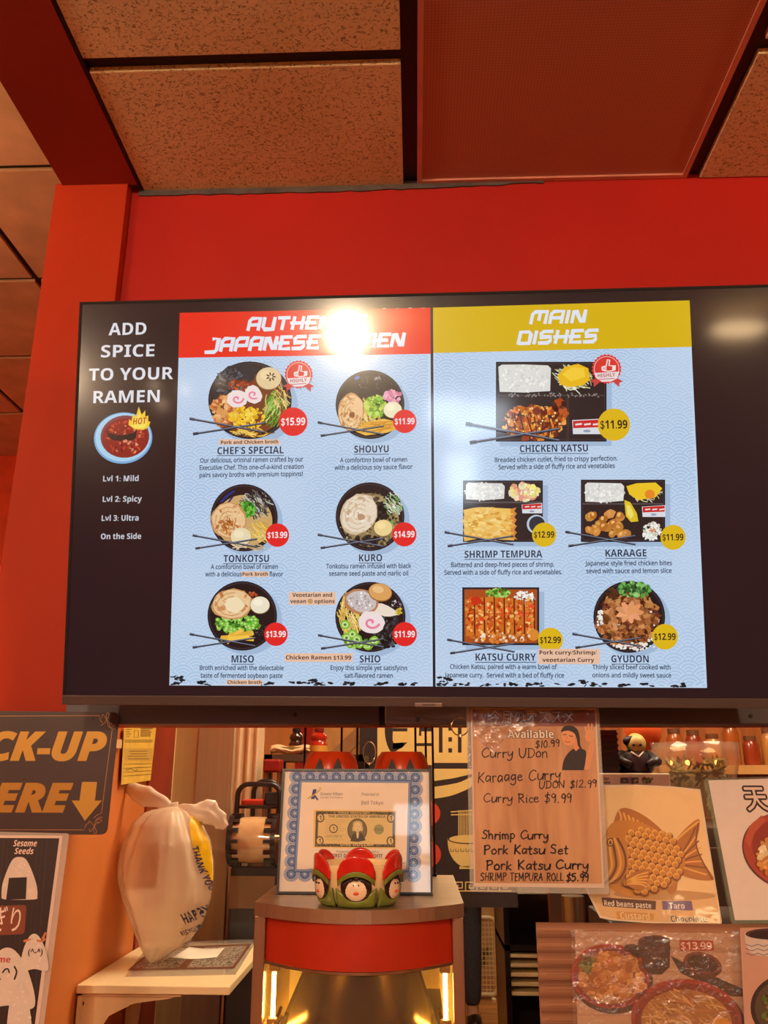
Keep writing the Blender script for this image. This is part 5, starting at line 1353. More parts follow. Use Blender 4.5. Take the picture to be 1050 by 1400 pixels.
# ---------------------------------------------------------------- handwritten specials sheet
HW = {'C': (.75, [[(.7, .85), (.45, 1), (.1, .75), (.0, .35), (.25, .02), (.7, .2)]]), 'u': (.6, [[(0, .58), (.04, .1), (.3, .02), (.52, .3), (.55, .58)], [(.55, .58), (.55, .02)]]),
 'r': (.45, [[(.05, .58), (.08, .0)], [(.08, .35), (.22, .56), (.42, .52)]]), 'y': (.6, [[(0, .58), (.1, .25), (.3, .2), (.5, .55)], [(.5, .58), (.45, -.15), (.2, -.36), (.0, -.25)]]),
 'U': (.75, [[(0, 1), (.03, .3), (.3, 0), (.6, .3), (.66, 1)]]), 'D': (.75, [[(.1, .95), (.1, 0)], [(0, .98), (.5, .9), (.7, .5), (.5, .1), (0, 0)]]), 'o': (.55, [[(.3, .58), (.04, .4), (.1, .05), (.4, .05), (.5, .35), (.3, .58)]]),
 'n': (.6, [[(.05, .58), (.06, 0)], [(.06, .35), (.25, .58), (.45, .5), (.5, 0)]]), 'N': (.8, [[(.05, 0), (.05, .95)], [(.05, .95), (.65, .05)], [(.65, .05), (.68, 1)]]), 'O': (.75, [[(.4, 1), (.05, .7), (.1, .15), (.5, .05), (.7, .5), (.4, 1)]]),
 '$': (.65, [[(.6, .8), (.3, .9), (.08, .7), (.5, .4), (.45, .1), (.0, .12)], [(.38, 1.1), (.2, -.12)]]), '1': (.3, [[(.15, 1), (.12, 0)]]), '0': (.6, [[(.3, 1), (.05, .6), (.15, .05), (.45, .1), (.52, .6), (.3, 1)]]), '.': (.28, [[(.1, .03), (.16, .03)]]),
 '9': (.6, [[(.5, .8), (.25, 1), (.05, .72), (.25, .5), (.5, .75)], [(.5, .85), (.46, .3), (.4, 0)]]), '2': (.6, [[(.05, .8), (.3, 1), (.5, .75), (.05, .05)], [(.05, .05), (.55, .04)]]), '5': (.6, [[(.5, .98), (.1, .95)], [(.1, .95), (.08, .58), (.4, .6), (.5, .25), (.2, .0), (.0, .12)]]),
 'K': (.7, [[(.08, 1), (.06, 0)], [(.6, .95), (.1, .45)], [(.1, .45), (.62, .0)]]), 'k': (.55, [[(.06, .95), (.05, 0)], [(.45, .55), (.08, .28)], [(.08, .28), (.5, 0)]]), 'a': (.58, [[(.48, .5), (.2, .58), (.03, .25), (.2, .02), (.46, .3)], [(.48, .55), (.5, .0)]]),
 'g': (.58, [[(.45, .5), (.18, .58), (.03, .3), (.2, .1), (.44, .3)], [(.46, .56), (.44, -.2), (.2, -.38), (.0, -.22)]]), 'e': (.55, [[(.05, .3), (.42, .36), (.36, .56), (.12, .5), (.04, .2), (.2, .0), (.5, .1)]]), 'R': (.75, [[(.08, 0), (.08, 1)], [(.0, .98), (.5, .95), (.5, .6), (.1, .5)], [(.2, .5), (.66, .0)]]),
 'i': (.25, [[(.1, .55), (.1, 0)], [(.1, .78), (.13, .8)]]), 'c': (.5, [[(.45, .48), (.22, .58), (.03, .3), (.2, .02), (.48, .1)]]), 'S': (.65, [[(.55, .9), (.25, 1), (.08, .72), (.5, .4), (.4, .05), (.0, .1)]]), 'h': (.58, [[(.06, 1), (.06, 0)], [(.06, .35), (.3, .58), (.46, .4), (.48, 0)]]),
 'm': (.85, [[(.04, .58), (.05, 0)], [(.05, .4), (.22, .58), (.36, .4), (.37, 0)], [(.37, .4), (.55, .58), (.7, .4), (.72, 0)]]), 'p': (.58, [[(.06, .58), (.04, -.4)], [(.06, .45), (.3, .6), (.5, .35), (.3, .03), (.07, .15)]]), 'P': (.68, [[(.08, 1), (.06, 0)], [(.0, .95), (.45, 1), (.55, .7), (.1, .48)]]),
 't': (.45, [[(.2, .9), (.18, .1), (.36, .02)], [(.0, .6), (.4, .62)]]), 's': (.5, [[(.42, .52), (.15, .58), (.1, .38), (.4, .22), (.3, .02), (.0, .06)]]), 'H': (.75, [[(.06, 1), (.06, 0)], [(.62, 1), (.6, 0)], [(.06, .5), (.6, .52)]]), 'I': (.3, [[(.12, 1), (.12, 0)]]), 'M': (.95, [[(.04, 0), (.1, 1)], [(.1, 1), (.42, .3)], [(.42, .3), (.75, 1)], [(.75, 1), (.82, 0)]]),
 'T': (.7, [[(.0, .98), (.66, 1)], [(.32, .98), (.3, 0)]]), 'E': (.62, [[(.5, .98), (.06, .96)], [(.06, .96), (.06, .02)], [(.06, .02), (.52, .04)], [(.06, .52), (.42, .54)]]), 'A': (.75, [[(.0, 0), (.32, 1)], [(.32, 1), (.62, 0)], [(.12, .38), (.5, .4)]]), 'L': (.6, [[(.06, 1), (.06, .02)], [(.06, .02), (.52, .04)]]), ' ': (.45, [])}
def hand(a, s, x0, x1, yb, yb1, cap, w, col, z=1, seed=1):
    q = random.Random(seed); tot = sum(HW[c][0] + .1 for c in s); k = (x1 - x0) / tot; x = 0
    for c in s:
        wd, st = HW[c]; dy = q.uniform(-.05, .05) * cap; sk = q.uniform(-.04, .1)
        for pl in st:
            pts = []
            for (gx, gy) in pl:
                X = x0 + (x + gx + gy * sk) * k; yy_ = yb + (yb1 - yb) * ((X - x0) / (x1 - x0))
                pts.append((X + q.uniform(-.25, .25), yy_ - gy * cap + dy + q.uniform(-.25, .25)))
            a.line(pts, w * q.uniform(.85, 1.15), col, z + (z % 2), 4 if len(pl) > 2 else 0)
        x += wd + .1
P = vplane(1.452)
sc4 = [(637.5, 965), (818.5, 965), (833, 1222.5), (642.5, 1219)]
pm = P.px(735, 1221)
t = thing('specials_sheet', 'laminated wood-grain specials sheet with black handwriting, hanging under the television', 'menu sheet', (pm.x, pm.y, pm.z))
slab('clear_sleeve', P, rounded(sc4, 3), film_mat('clear_sheet_sleeve', (252, 250, 248), .7, .07, .12, 18), t, 0, .0012)
M_sheet = wood_mat('printed_wood_grain', (186, 128, 82), (214, 160, 112), 'Z', 4, .45, .0)
bs = M_sheet.node_tree.nodes['Principled BSDF']; bs.inputs['Coat Weight'].default_value = .8; bs.inputs['Coat Roughness'].default_value = .07
_n = M_sheet.node_tree.nodes.new('ShaderNodeTexNoise'); _n.inputs['Scale'].default_value = 30; _n.inputs['Detail'].default_value = 3
_b = M_sheet.node_tree.nodes.new('ShaderNodeBump'); _b.inputs['Strength'].default_value = .25; _b.inputs['Distance'].default_value = .01
M_sheet.node_tree.links.new(_n.outputs[0], _b.inputs['Height']); M_sheet.node_tree.links.new(_b.outputs[0], bs.inputs['Coat Normal'])
a = Art(P, .0013); a.poly([(643.5, 968), (815, 969), (826, 1214), (648, 1212)], (224, 196, 176), 0); a.done('white_border', M_lam, t)
slab('wood_print', P, [(645.5, 970), (812.5, 971), (823, 1208), (650, 1207)], M_sheet, t, .0014, .0016)
a = Art(P, .0018); a.poly([(645.5, 970), (812.5, 971), (814, 993), (646.5, 993)], (136, 78, 58), 0)
a.outlined('今月のオススメ', 668.5, 784, 987.4, 13.6, (196, 178, 172), (60, 48, 50), .9, bold=.014, st=None)
o = a.done('sheet_heading', M_lamw, t); o['label'] = 'gray heading on a dark brown band'
a = Art(P, .0018); a.outlined('Available', 694, 757, 1009, 10.6, (240, 226, 206), (106, 78, 62), .9)
a.done('available_lettering', M_lam, t)
PK = (34, 24, 24)
for k, (s, x0, x1, yb, y1_, cap, w) in enumerate((('Curry UDon', 659, 750, 1036, 1035, 13, 1.5), ('$10.99', 732, 766, 1023, 1020, 9.5, 1.4), ('Karaage Curry', 653, 768, 1070, 1065, 14.5, 1.6), ('UDON $12.99', 737, 817, 1078, 1076, 10, 1.4), ('Curry Rice $9.99', 662, 783, 1097, 1097, 12, 1.5),
        ('Shrimp Curry', 659, 751, 1147, 1147, 11.5, 2.0), ('Pork Katsu Set', 662, 778, 1168, 1167, 12, 2.1), ('Pork Katsu Curry', 665, 806, 1189, 1188, 12.5, 2.1), ('SHRIMP TEMPURA ROLL', 657, 771, 1204, 1204, 10.5, 1.5), ('$5.99', 774, 806, 1205, 1204, 10.5, 1.9))):
    a = Art(P, .0018); hand(a, s, x0, x1, yb, y1_, cap, w, PK, 1, k + 3)
    o = a.done('handwritten_line', M_lam, t); o['label'] = 'black marker line reading ' + s
a = Art(P, .0018)
a.poly(catmull([(768, 1053), (771, 1038), (779, 1027), (788, 1022), (796, 1024), (801, 1028), (800, 1042), (798, 1053)], 4), (44, 36, 36), 2)
a.poly(catmull([(797, 1052), (800, 1040), (803, 1028), (806, 1016), (811, 1012), (812, 1022), (809, 1036), (806, 1052)], 4), (226, 156, 108), 1)
a.ell(806, 1006, 6.5, 8, (228, 160, 112), 2, .1); 
for (x0, y0, x1, y1_) in ((802, 1003, 800, 994), (805, 1000, 804, 990), (808, 1000, 809, 990), (810, 1003, 813, 995)): a.line([(x0, y0), (x1, y1_)], 2.4, (230, 164, 116), 3)
a.poly([(783, 1022), (786, 1010), (792, 1012), (792, 1023), (787, 1027)], (222, 150, 102), 3)
a.ell(777, 1008, 9.5, 11.5, (230, 160, 110), 4, -.25); a.poly(catmull([(766, 1001), (770, 994), (779, 992), (788, 996), (792, 1006), (793, 1018), (795, 1024), (790, 1020), (788, 1010), (785, 1003), (777, 999), (770, 1000), (766, 1001)], 4)[:-1], (44, 32, 30), 6)
a.line([(770, 1005), (774, 1004)], 1, (50, 34, 30), 7); a.line([(778, 1006), (783, 1007)], 1, (50, 34, 30), 7); a.line([(772, 1013), (775, 1015), (779, 1014)], 1, (190, 80, 66), 7, 3); a.line([(775, 1007), (774, 1011)], .6, (196, 120, 80), 7)
o = a.done('person_picture', M_lam, t); o['label'] = 'printed picture of a waving person in a black shirt'
o = slab('crinkled_patch', P, [(646, 969.5), (664, 968.5), (700, 969.5), (770, 970), (806, 971), (790, 978), (744, 986), (716, 1000), (690, 1010), (676, 1030), (660, 1018), (648, 1004)], M_sleevew, t, .0034, .0037); o['label'] = 'crinkled shiny patch of the laminate'
def ring_obj(px, py, rx, rz, Y, lab, tilt=.5):
    p = at(px, py, Y); k = (EYE - p).length / FPX
    tt = thing('binder_ring', lab, 'ring', (p.x, p.y, p.z), 'rings under the black rail')
    B().tube([(p.x + rx * k * math.cos(i * 2 * PI / 28), p.y + rx * k * tilt * math.cos(i * 2 * PI / 28), p.z + rz * k * math.sin(i * 2 * PI / 28)) for i in range(28)], .0011, 8, closed=True).done('loop', mat('ring_metal', (206, 176, 130), rough=.2, metal=1), tt, smooth=True)
    B().box(p.x - .0016, p.x + .0016, p.y - .0016, p.y + .0016, p.z - rz * k - .003, p.z - rz * k + .003, bev=.0006).done('hinge', mat('ring_metal', (206, 176, 130), rough=.2, metal=1), tt)
ring_obj(505, 1029, 8, 14, 1.527, 'thin metal ring above the certificate frame', .3)
ring_obj(629, 993, 11.5, 12, 1.458, 'thin metal ring at the upper left corner of the specials sheet', .05)

# ---------------------------------------------------------------- fish cake poster
def tiltplane(px0, py0, Y0, Yt, zt):
    p0 = at(px0, py0, Y0)
    return Plane((p0.x, Y0, p0.z), (1, 0, 0), (0, Yt - Y0, zt - p0.z))
P = tiltplane(820, 1264, 1.49, 1.545, 1.578)
t = thing('fish_cake_poster', 'tan poster of a golden fish-shaped cake with filling names, standing behind the noodle set poster', 'poster', tuple(P.px(900, 1262)))
slab('card', P, [(800, 1074), (827, 1073.5), (870, 1073), (920, 1075.5), (957, 1079.5), (986.5, 1260), (986, 1265), (940, 1264), (880, 1262), (835, 1258), (820, 1255), (800, 1215)], mat('poster_white_edge', (236, 208, 176), rough=.5), t, 0, .0015)
a = Art(P, .0017)
a.poly([(800, 1077), (870, 1075.5), (920, 1078), (955, 1082), (984, 1259.5), (984, 1262), (940, 1261.5), (880, 1259.5), (836, 1255.5), (822, 1252), (802, 1213)], (246, 204, 146), 0)
a.poly([(802, 1213), (979, 1221), (984, 1259.5), (984, 1262), (940, 1261.5), (880, 1259.5), (836, 1255.5), (822, 1252)], (228, 180, 124), 1)
a.ell(908, 1224, 70, 7, (196, 142, 86), 2, .02)
a.done('background_print', M_lam, t)
a = Art(P, .0021)
F1, F2, F3, F4 = (208, 134, 46), (238, 176, 84), (122, 62, 18), (184, 110, 38)
body = catmull([(822, 1150), (834, 1128), (850, 1122), (872, 1124), (896, 1134), (914, 1146), (926, 1160), (934, 1172), (936, 1182), (930, 1196), (918, 1210), (902, 1220), (882, 1226), (860, 1226), (842, 1220), (830, 1210), (822, 1190), (819, 1170), (822, 1150)], 4)[:-1]
dors = catmull([(838, 1126), (844, 1110), (852, 1105), (866, 1108), (884, 1118), (900, 1131), (914, 1146), (919, 1150), (906, 1152), (880, 1136), (858, 1126), (838, 1126)], 4)[:-1]
tail = catmull([(920, 1152), (934, 1136), (950, 1122), (956, 1122), (955, 1136), (952, 1152), (956, 1170), (966, 1186), (975, 1200), (972, 1204), (952, 1203), (932, 1196), (930, 1180), (922, 1162), (920, 1152)], 4)[:-1]
a.poly(dors, F4, 1); a.poly(tail, F4, 1)
for i in range(11): 
    x = 846 + i * 6.3; y = 1109 + i * 3.2 + (i * .35) ** 2 * .3
    a.line([(x, y), (x + 3, y + 9), (x + 1.5, y + 15)], 2.6, F2, 2, 3)
for i in range(8):
    s_ = i / 7; a.line([(932 + s_ * 2, 1166 + s_ * 20), (942 + s_ * 3, 1150 + s_ * 40), (950 + s_ * 15, 1132 + s_ * 64)], 2.0, F2 if i % 2 else F3, 2, 3)
a.line([(921, 1152), (936, 1138), (954, 1124)], 3, F2, 3); a.line([(954, 1126), (951, 1152), (957, 1172), (973, 1202)], 2, F3, 3, 4)
a.poly(body, F1, 4)
fin_b = catmull([(908, 1214), (918, 1204), (929, 1198), (926, 1208), (924, 1218), (916, 1223), (908, 1214)], 4)[:-1]; a.poly(fin_b, F4, 3)
for i in range(12):
    for j in range(11):
        x = 848 + j * 9.4 + (4.7 if i % 2 else 0) + i * .8; y = 1130 + i * 7.9 + j * 2.0
        e = ((x - 886) / 46) ** 2 + ((y - 1176) / 46) ** 2
        if e > 1.0 or x < 846 + max(0, (y - 1150)) * .12: continue
        a.ell(x, y, 6.0, 5.6, F3, 6 + i * 3, .25, 14); a.ell(x - .5, y - 1.3, 4.7, 4.3, F2, 7 + i * 3, .25, 14); a.ell(x + .2, y + .2, 3.6, 3.2, F1, 8 + i * 3, .25, 12)
head = catmull([(818, 1160), (826, 1140), (838, 1132), (850, 1140), (856, 1160), (858, 1184), (852, 1200), (838, 1208), (826, 1200), (818, 1184), (818, 1160)], 4)[:-1]
a.poly(head, F1, 50)
for k, (o_, c_) in enumerate(((0, F3), (-7, F2), (-13, F3), (-19, F2))):
    a.line([(843 + o_ * .6, 1148), (852 + o_, 1166), (854 + o_, 1186), (846 + o_, 1202), (834 + o_ * .6, 1208)], 3.2, c_, 51 + k, 4)
a.ell(833, 1153, 5, 6, F3, 60, n=16); a.ell(833, 1153, 3.4, 4.4, F2, 61, n=16); a.ell(833, 1153.5, 2, 2.6, (110, 60, 24), 62, n=12)
finp = catmull([(852, 1206), (862, 1196), (876, 1190), (886, 1192), (884, 1204), (880, 1216), (868, 1218), (856, 1212), (852, 1206)], 4)[:-1]; a.poly(finp, F4, 63)
for i in range(5): a.line([(856, 1206 + i), (870 + i, 1198 + i * 3), (884 - i * .6, 1194 + i * 5)], 2.2, F2, 64, 3)
o = a.done('fish_cake_picture', M_lam, t); o['label'] = 'golden-brown fish-shaped cake with scales'
for nm, px4, col, tx, ic, lab in ((('flavor_label'), [(822, 1227), (896.5, 1232), (896, 1244), (824, 1239)], (92, 48, 34), ('Red beans paste', 826, 890, 1240.2, 7.2), (240, 220, 200), 'dark brown label reading Red beans paste'),
        ('flavor_label', [(904.5, 1232), (945, 1232), (947, 1245), (905.5, 1244)], (110, 80, 132), ('Taro', 915, 936, 1242.6, 7.8), (244, 230, 236), 'purple label reading Taro')):
    a = Art(P, .0023); a.poly(rounded(px4, 1.5), col, 0); a.text(*tx, ic, 1, .0, ang=-.05 if tx[0][0] == 'R' else 0); o = a.done(nm, M_lam, t); o['label'] = lab
a = Art(P, .0021); a.poly(rounded([(842, 1246), (894, 1249), (893, 1258.5), (843, 1257)], 2), (214, 152, 70), 0); o = a.done('flavor_patch', M_lam, t); o['label'] = 'amber patch under the Custard lettering'
a = Art(P, .0023); a.text('Custard', 848, 888, 1257, 9, (238, 206, 160), 1, 0, ang=-.03); o = a.done('flavor_lettering', M_lam, t); o['label'] = 'pale lettering reading Custard'
a = Art(P, .0023); a.outlined('Chocolate', 917, 966, 1260.6, 8, (64, 32, 24), (250, 226, 196), .7); o = a.done('flavor_lettering', M_lam, t); o['label'] = 'dark lettering reading Chocolate'

# ---------------------------------------------------------------- tempura bowl sign in an acrylic holder
P = tiltplane(1000, 1263, 1.49, 1.58, 1.592)
t = thing('tempura_bowl_sign', 'white tempura rice bowl sign in a leaning clear acrylic holder at the right edge', 'sign', tuple(P.px(1070, 1262)))
slab('acrylic_holder', P, [(962.5, 1065.5), (1150, 1060), (1196, 1263), (1000, 1263.5)], film_mat('acrylic', (236, 250, 226), .86, .04), t, -.004, .0034)
a = Art(P, .0036); a.poly([(967.5, 1068), (1148, 1063), (1192, 1258), (1004, 1259)], (236, 216, 204), 0); a.done('print', M_cert, t)
a = Art(P, .0040); a.outlined('天', 1021, 1051, 1106.5, 25, (230, 204, 190), (58, 34, 32), 2.6, bold=.012, st=None); a.outlined('丼', 1060, 1090, 1106.5, 25, (230, 204, 190), (58, 34, 32), 2.6, bold=.012, st=None); a.done('sign_lettering', M_cert, t)
a = Art(P, .0040); q = random.Random(12)
a.ell(1078, 1166, 66, 52, (96, 40, 34), 1, .35, 44); a.ell(1078, 1165, 64, 50, (176, 66, 44), 2, .35, 44); a.ell(1082, 1164, 56, 43, (146, 46, 32), 3, .35, 40); a.poly([(1017, 1150), (1024, 1130), (1040, 1116), (1046, 1122), (1030, 1140), (1024, 1160)], (190, 84, 56), 4)
specks(a, 1085, 1172, 50, 36, 260, [(240, 214, 160), (226, 184, 112), (246, 230, 190), (206, 150, 76)], 1.8, 5, 6, q, 1.8); specks(a, 1060, 1186, 26, 12, 60, [(196, 120, 50), (226, 160, 80)], 1.6, 4, 28, q, 1.6)
o = a.done('bowl_picture', M_cert, t); o['label'] = 'picture of a red bowl of tempura on rice'

# ---------------------------------------------------------------- noodle set poster standing on the counter
P = vplane(1.252)
pm = P.px(890, 1400)
t = thing('noodle_set_poster', 'wood-slat menu poster with red noodle bowls and a $13.99 price, lowest at the right', 'poster', (pm.x, 1.256, .95))
zb = .952
def boardslats():
    b = B(); x0 = P.pt(*P.at(733, 1262)).x; x1 = x0 + .47; z1 = P.px(735, 1262).z
    b.box(x0, x1, 1.252, 1.258, zb, z1); return b
boardslats().done('board', mat('poster_board', (150, 96, 64), rough=.6), t)
b = B(); x0 = P.px(733, 1262).x
b.prism([(1.258, .951), (1.335, .951), (1.258, 1.30)], 'X', x0 + .15, x0 + .155); b.prism([(1.258, .951), (1.335, .951), (1.258, 1.30)], 'X', x0 + .30, x0 + .305); b.done('easel_leg', M_black, t)
a = Art(P, .0003)
q = random.Random(3)
y = 1262; k = 0
while y < 1660:
    h = 20.5
    xl = 733 + (y - 1262) * .062
    for j in range(9):
        c = (162 - abs(j - 3) * 10, 114 - abs(j - 3) * 9, 84 - abs(j - 3) * 8)
        a.poly([(xl, y + h * j / 9), (1200, y + h * j / 9 + 4), (1200, y + h * (j + 1) / 9 + 4), (xl, y + h * (j + 1) / 9)], vary(c, 3, q), 0)
    for j in range(5):
        yy_ = y + q.uniform(2, h - 2); a.line([(xl + 2 + q.uniform(0, 10), yy_), (xl + 60 + q.uniform(0, 90), yy_ + q.uniform(-.6, .6))], .6, (120, 74, 50), 1)
    y += h; k += 1
o = a.done('slat_print', M_lam, t); o['label'] = 'printed brown wood slats'
a = Art(P, .0012); a.poly([(786, 1273), (1012, 1276), (1024, 1500), (792, 1500)], (206, 172, 148), 0)
for i in range(14): a.line([(790, 1282 + i * 15), (1016, 1284 + i * 15)], q.uniform(2, 8), vary((194, 160, 136), 8, q), 1)
o = a.done('photo_print', M_lamw, t); o['label'] = 'crinkled photo of noodle bowls'
def foodbowl(cx, cy, rx, ry, rot, fill, cols, lab, seed, noodle=False, extra=None):
    a = Art(P, .0016); q = random.Random(seed)
    a.ell(cx + 3, cy + 6, rx * 1.03, ry * 1.04, (58, 44, 42), 0, rot, 36); a.ell(cx, cy, rx, ry, (166, 52, 38), 1, rot, 40); a.ell(cx, cy + 1, rx * .93, ry * .92, (132, 36, 28), 2, rot, 40)
    a.ell(cx, cy + ry * .06, rx * .82, ry * .8, fill, 3, rot, 32)
    if noodle: strands(a, cx, cy, rx * .8, ry * .8, 190, cols, 2.0, 6, q, .5, 26, 9)
    else: specks(a, cx, cy, rx * .76, ry * .74, 170, cols, 2, 6, 6, q, 1.5)
    if extra: extra(a, q)
    o = a.done('bowl_picture', M_lamw, t); o['label'] = lab
    return o
def ex1(a, q):
    specks(a, 802, 1318, 10, 12, 60, [(90, 110, 40), (130, 140, 60), (70, 80, 30)], 1.5, 3.6, 20, q); specks(a, 836, 1330, 26, 30, 110, [(206, 140, 70), (226, 170, 104), (176, 106, 50)], 2.5, 6, 26, q, 1.4)
    specks(a, 872, 1342, 8, 12, 24, [(226, 150, 90), (240, 190, 140)], 2, 5, 36, q)
foodbowl(834, 1334, 54, 44, .12, (176, 112, 56), [(196, 130, 66), (226, 176, 110), (160, 96, 46), (206, 150, 84)], 'red bowl of meat on rice', 5, False, ex1)
def ex2(a, q): a.ell(984, 1398, 14, 10, (226, 160, 50), 40, .3, 14, jit=.1)
foodbowl(938, 1394, 76, 56, .1, (186, 132, 70), [(226, 180, 110), (206, 150, 84), (236, 200, 140), (176, 116, 58)], 'large red bowl of noodles', 9, True, ex2)
a = Art(P, .0016); a.ell(893, 1292, 22, 12, (60, 34, 34), 3, .0, 26); a.poly([(874, 1290), (916, 1292), (915, 1322), (904, 1332), (888, 1332), (878, 1322)], (44, 28, 30), 2); a.ell(894, 1287, 22, 9, (84, 46, 42), 4); a.ell(894, 1288, 19, 7, (34, 24, 26), 5)
a.ell(866, 1300, 14, 9, (50, 40, 40), 1, .4); o = a.done('cup_picture', M_lamw, t); o['label'] = 'dark round soup cup'
a = Art(P, .0016); a.ell(960, 1319, 27, 17, (76, 34, 30), 1, .25, 26); a.ell(960, 1316, 26, 14, (112, 50, 40), 2, .25, 26); a.ell(960, 1317, 22, 11, (40, 24, 24), 3, .25, 24); a.poly([(916, 1306), (940, 1318), (1016, 1352), (1016, 1362), (1000, 1362), (930, 1330)], (46, 36, 38), 0)
o = a.done('cup_picture', M_lamw, t); o['label'] = 'small dark soup bowl beside the price'
a = Art(P, .0020); a.poly([(928, 1285), (974.5, 1285.5), (975.5, 1299.5), (929, 1299.5)], (176, 50, 40), 0); a.text('$13.99', 930.5, 973, 1297.6, 10, (246, 222, 206), 1, 0); o = a.done('price_label', M_lam, t); o['label'] = 'red label reading $13.99'
slab('crinkled_sleeve', P, [(779, 1270), (1010, 1272), (1030, 1480), (785, 1480)], M_sleevew, t, .0080, .0084)
P = vplane(1.243)
pm = P.px(1060, 1420)
t = thing('rice_bowl_poster', 'photo card of a patterned bowl and dark dish in the lower right corner', 'poster', (pm.x, 1.25, P.px(1040, 1262).z - .2))
slab('card', P, [(1010, 1268), (1130, 1266), (1140, 1480), (1020, 1480)], mat('card_pinkish', (196, 150, 132), rough=.5), t, 0.0036, .0046)
a = Art(P, .0048); q = random.Random(4); a.poly([(1012, 1270), (1128, 1268), (1138, 1478), (1022, 1478)], (196, 152, 132), 0)
for k in range(8):
    pass
a.poly(catmull([(1016, 1274), (1018, 1290), (1026, 1302), (1044, 1306), (1070, 1306), (1090, 1300), (1098, 1274)], 4), (206, 190, 180), 1); a.ell(1057, 1276, 40, 8, (70, 44, 44), 2); a.ell(1057, 1277, 35, 6, (40, 26, 28), 3)
for k in range(3):
    a.line([(1018 + i * 8, 1290 + k * 6 + (3 if i % 2 else 0)) for i in range(10)], 1, (90, 96, 120), 3)
a.ell(1070, 1376, 46, 44, (50, 40, 40), 1, 0, 36); a.ell(1071, 1376, 41, 39, (84, 70, 56), 2, 0, 36); specks(a, 1074, 1378, 34, 32, 130, [(90, 110, 50), (150, 120, 70), (70, 50, 34)], 2, 6, 4, q)
a.done('card_print', M_lamw, t)
# ---------------------------------------------------------------- things on the display case behind the certificate
def X_at(px, py, Y): return at(px, py, Y).x
M_wire = mat('black_wire', (34, 26, 24), rough=.4, metal=.3)
t = thing('wire_rack', 'black upright wire rack standing on the display case behind the certificate', 'rack', (-.09, 1.69, ZT))
rx = [X_at(p, 1015, 1.69) for p in (417, 467, 488.5, 568, 582, 591.5)]
for x in rx: B().tube([(x, 1.69, ZT + .003), (x, 1.69, 1.735)], .0022, 8).done('upright', M_wire, t)
b = B(); b.tube([(rx[0] - .004, 1.69, ZT + .003), (rx[-1] + .004, 1.69, ZT + .003)], .003, 8); b.done('foot_rail', M_wire, t)
b = B(); b.tube([(rx[0] - .004, 1.69, 1.735), (rx[-1] + .004, 1.69, 1.735)], .003, 8); b.done('top_rail', M_wire, t)
M_pump = mat('orange_red_plastic', (212, 62, 20), rough=.28, noise=.04)
def pumpkin(px, lab):
    p = at(px, 1036, 1.605); x = p.x; zt = at(px, 1027.5, 1.605 - .03).z; H = zt - ZT
    t = thing('jack_o_lantern_bucket', lab, 'bucket', (x, 1.605, ZT), 'orange buckets on the display case')
    b = B(); n = 64; rings = []
    prf = [(.030, 0), (.040, .004), (.049, .10 * H / .22), (.0505, .55 * H), (.0490, .86 * H), (.0440, .95 * H), (.036, H), (.033, H - .004), (.040, .93 * H), (.045, .80 * H), (.045, .3 * H), (.036, .012), (0, .012)]
    for (r, z) in prf:
        rings.append([b.bm.verts.new(Vector((x + r * (1 + .035 * abs(math.cos(j * 2 * PI / n * 4))) * math.cos(j * 2 * PI / n), 1.605 + r * (1 + .035 * abs(math.cos(j * 2 * PI / n * 4))) * math.sin(j * 2 * PI / n), ZT + z))) for j in range(n)])
    for i in range(len(prf) - 1):
        for j in range(n): b.bm.faces.new((rings[i][j], rings[i][(j + 1) % n], rings[i + 1][(j + 1) % n], rings[i + 1][j]))
    b.bm.faces.new(rings[0][::-1])
    b.done('body', M_pump, t, smooth=True)
    for s in (-1, 1):
        b = B(); cx = x + s * .0165; zt_ = ZT + .945 * H
        b.prism([(cx, zt_), (cx - .011, zt_ - .026), (cx + .011, zt_ - .026)], 'Y', 1.605 - .0515, 1.605 - .03); b.done('eye', M_black, t)
    b = B(); b.prism([(x - .026, ZT + .45 * H), (x - .012, ZT + .36 * H), (x, ZT + .40 * H), (x + .012, ZT + .36 * H), (x + .026, ZT + .45 * H), (x + .012, ZT + .30 * H), (x - .012, ZT + .30 * H)], 'Y', 1.605 - .0545, 1.605 - .03); b.done('mouth', M_black, t)
    b = B(); b.tube([(x - .046, 1.6, ZT + .84 * H)] + [(x - .046 - .018 * math.sin(i * PI / 9), 1.6, ZT + .84 * H - .05 * (1 - math.cos(i * PI / 9)) / 2 * 1.4) for i in range(1, 9)], .003, 8); b.done('handle', M_pump, t)
pumpkin(453, 'left orange jack-o-lantern bucket peeking over the certificate')
pumpkin(549, 'right orange jack-o-lantern bucket peeking over the certificate')

# ---------------------------------------------------------------- kitchen: pale divider and curtain on the left
def vbox(b, pxl, pxr, Y, z0, z1, th=.02, py=1100):
    b.box(X_at(pxl, py, Y), X_at(pxr, py, Y), Y, Y + th, z0, z1); return b
t = thing('room_divider', 'tan upright divider panels in the kitchen beside the orange post', 'divider', (-.5, 2.27, 0))
for pl, pr, c, lab, yy_ in ((190, 233, (222, 198, 140), 'cream divider panel', 2.262), (233, 266, (196, 172, 112), 'khaki divider panel', 2.27), (266, 315, (176, 150, 112), 'brown-tan divider panel', 2.266)):
    b = B(); vbox(b, pl, pr, yy_, 0, 2.5, .02, 1100)
    o = b.done('panel', mat('divider_' + lab.split()[0].replace('-', '_'), c, rough=.6, noise=.05, scale=6, stretch=(8, 1, .2), bump=.2, bscale=14), t); o['label'] = lab
t = thing('kitchen_curtain', 'pale ribbed curtain hanging behind the film roll machine', 'curtain', (-.55, 2.9, .95))
b = B(); xa, xb = X_at(296, 1000, 2.9), X_at(364, 1000, 2.9)
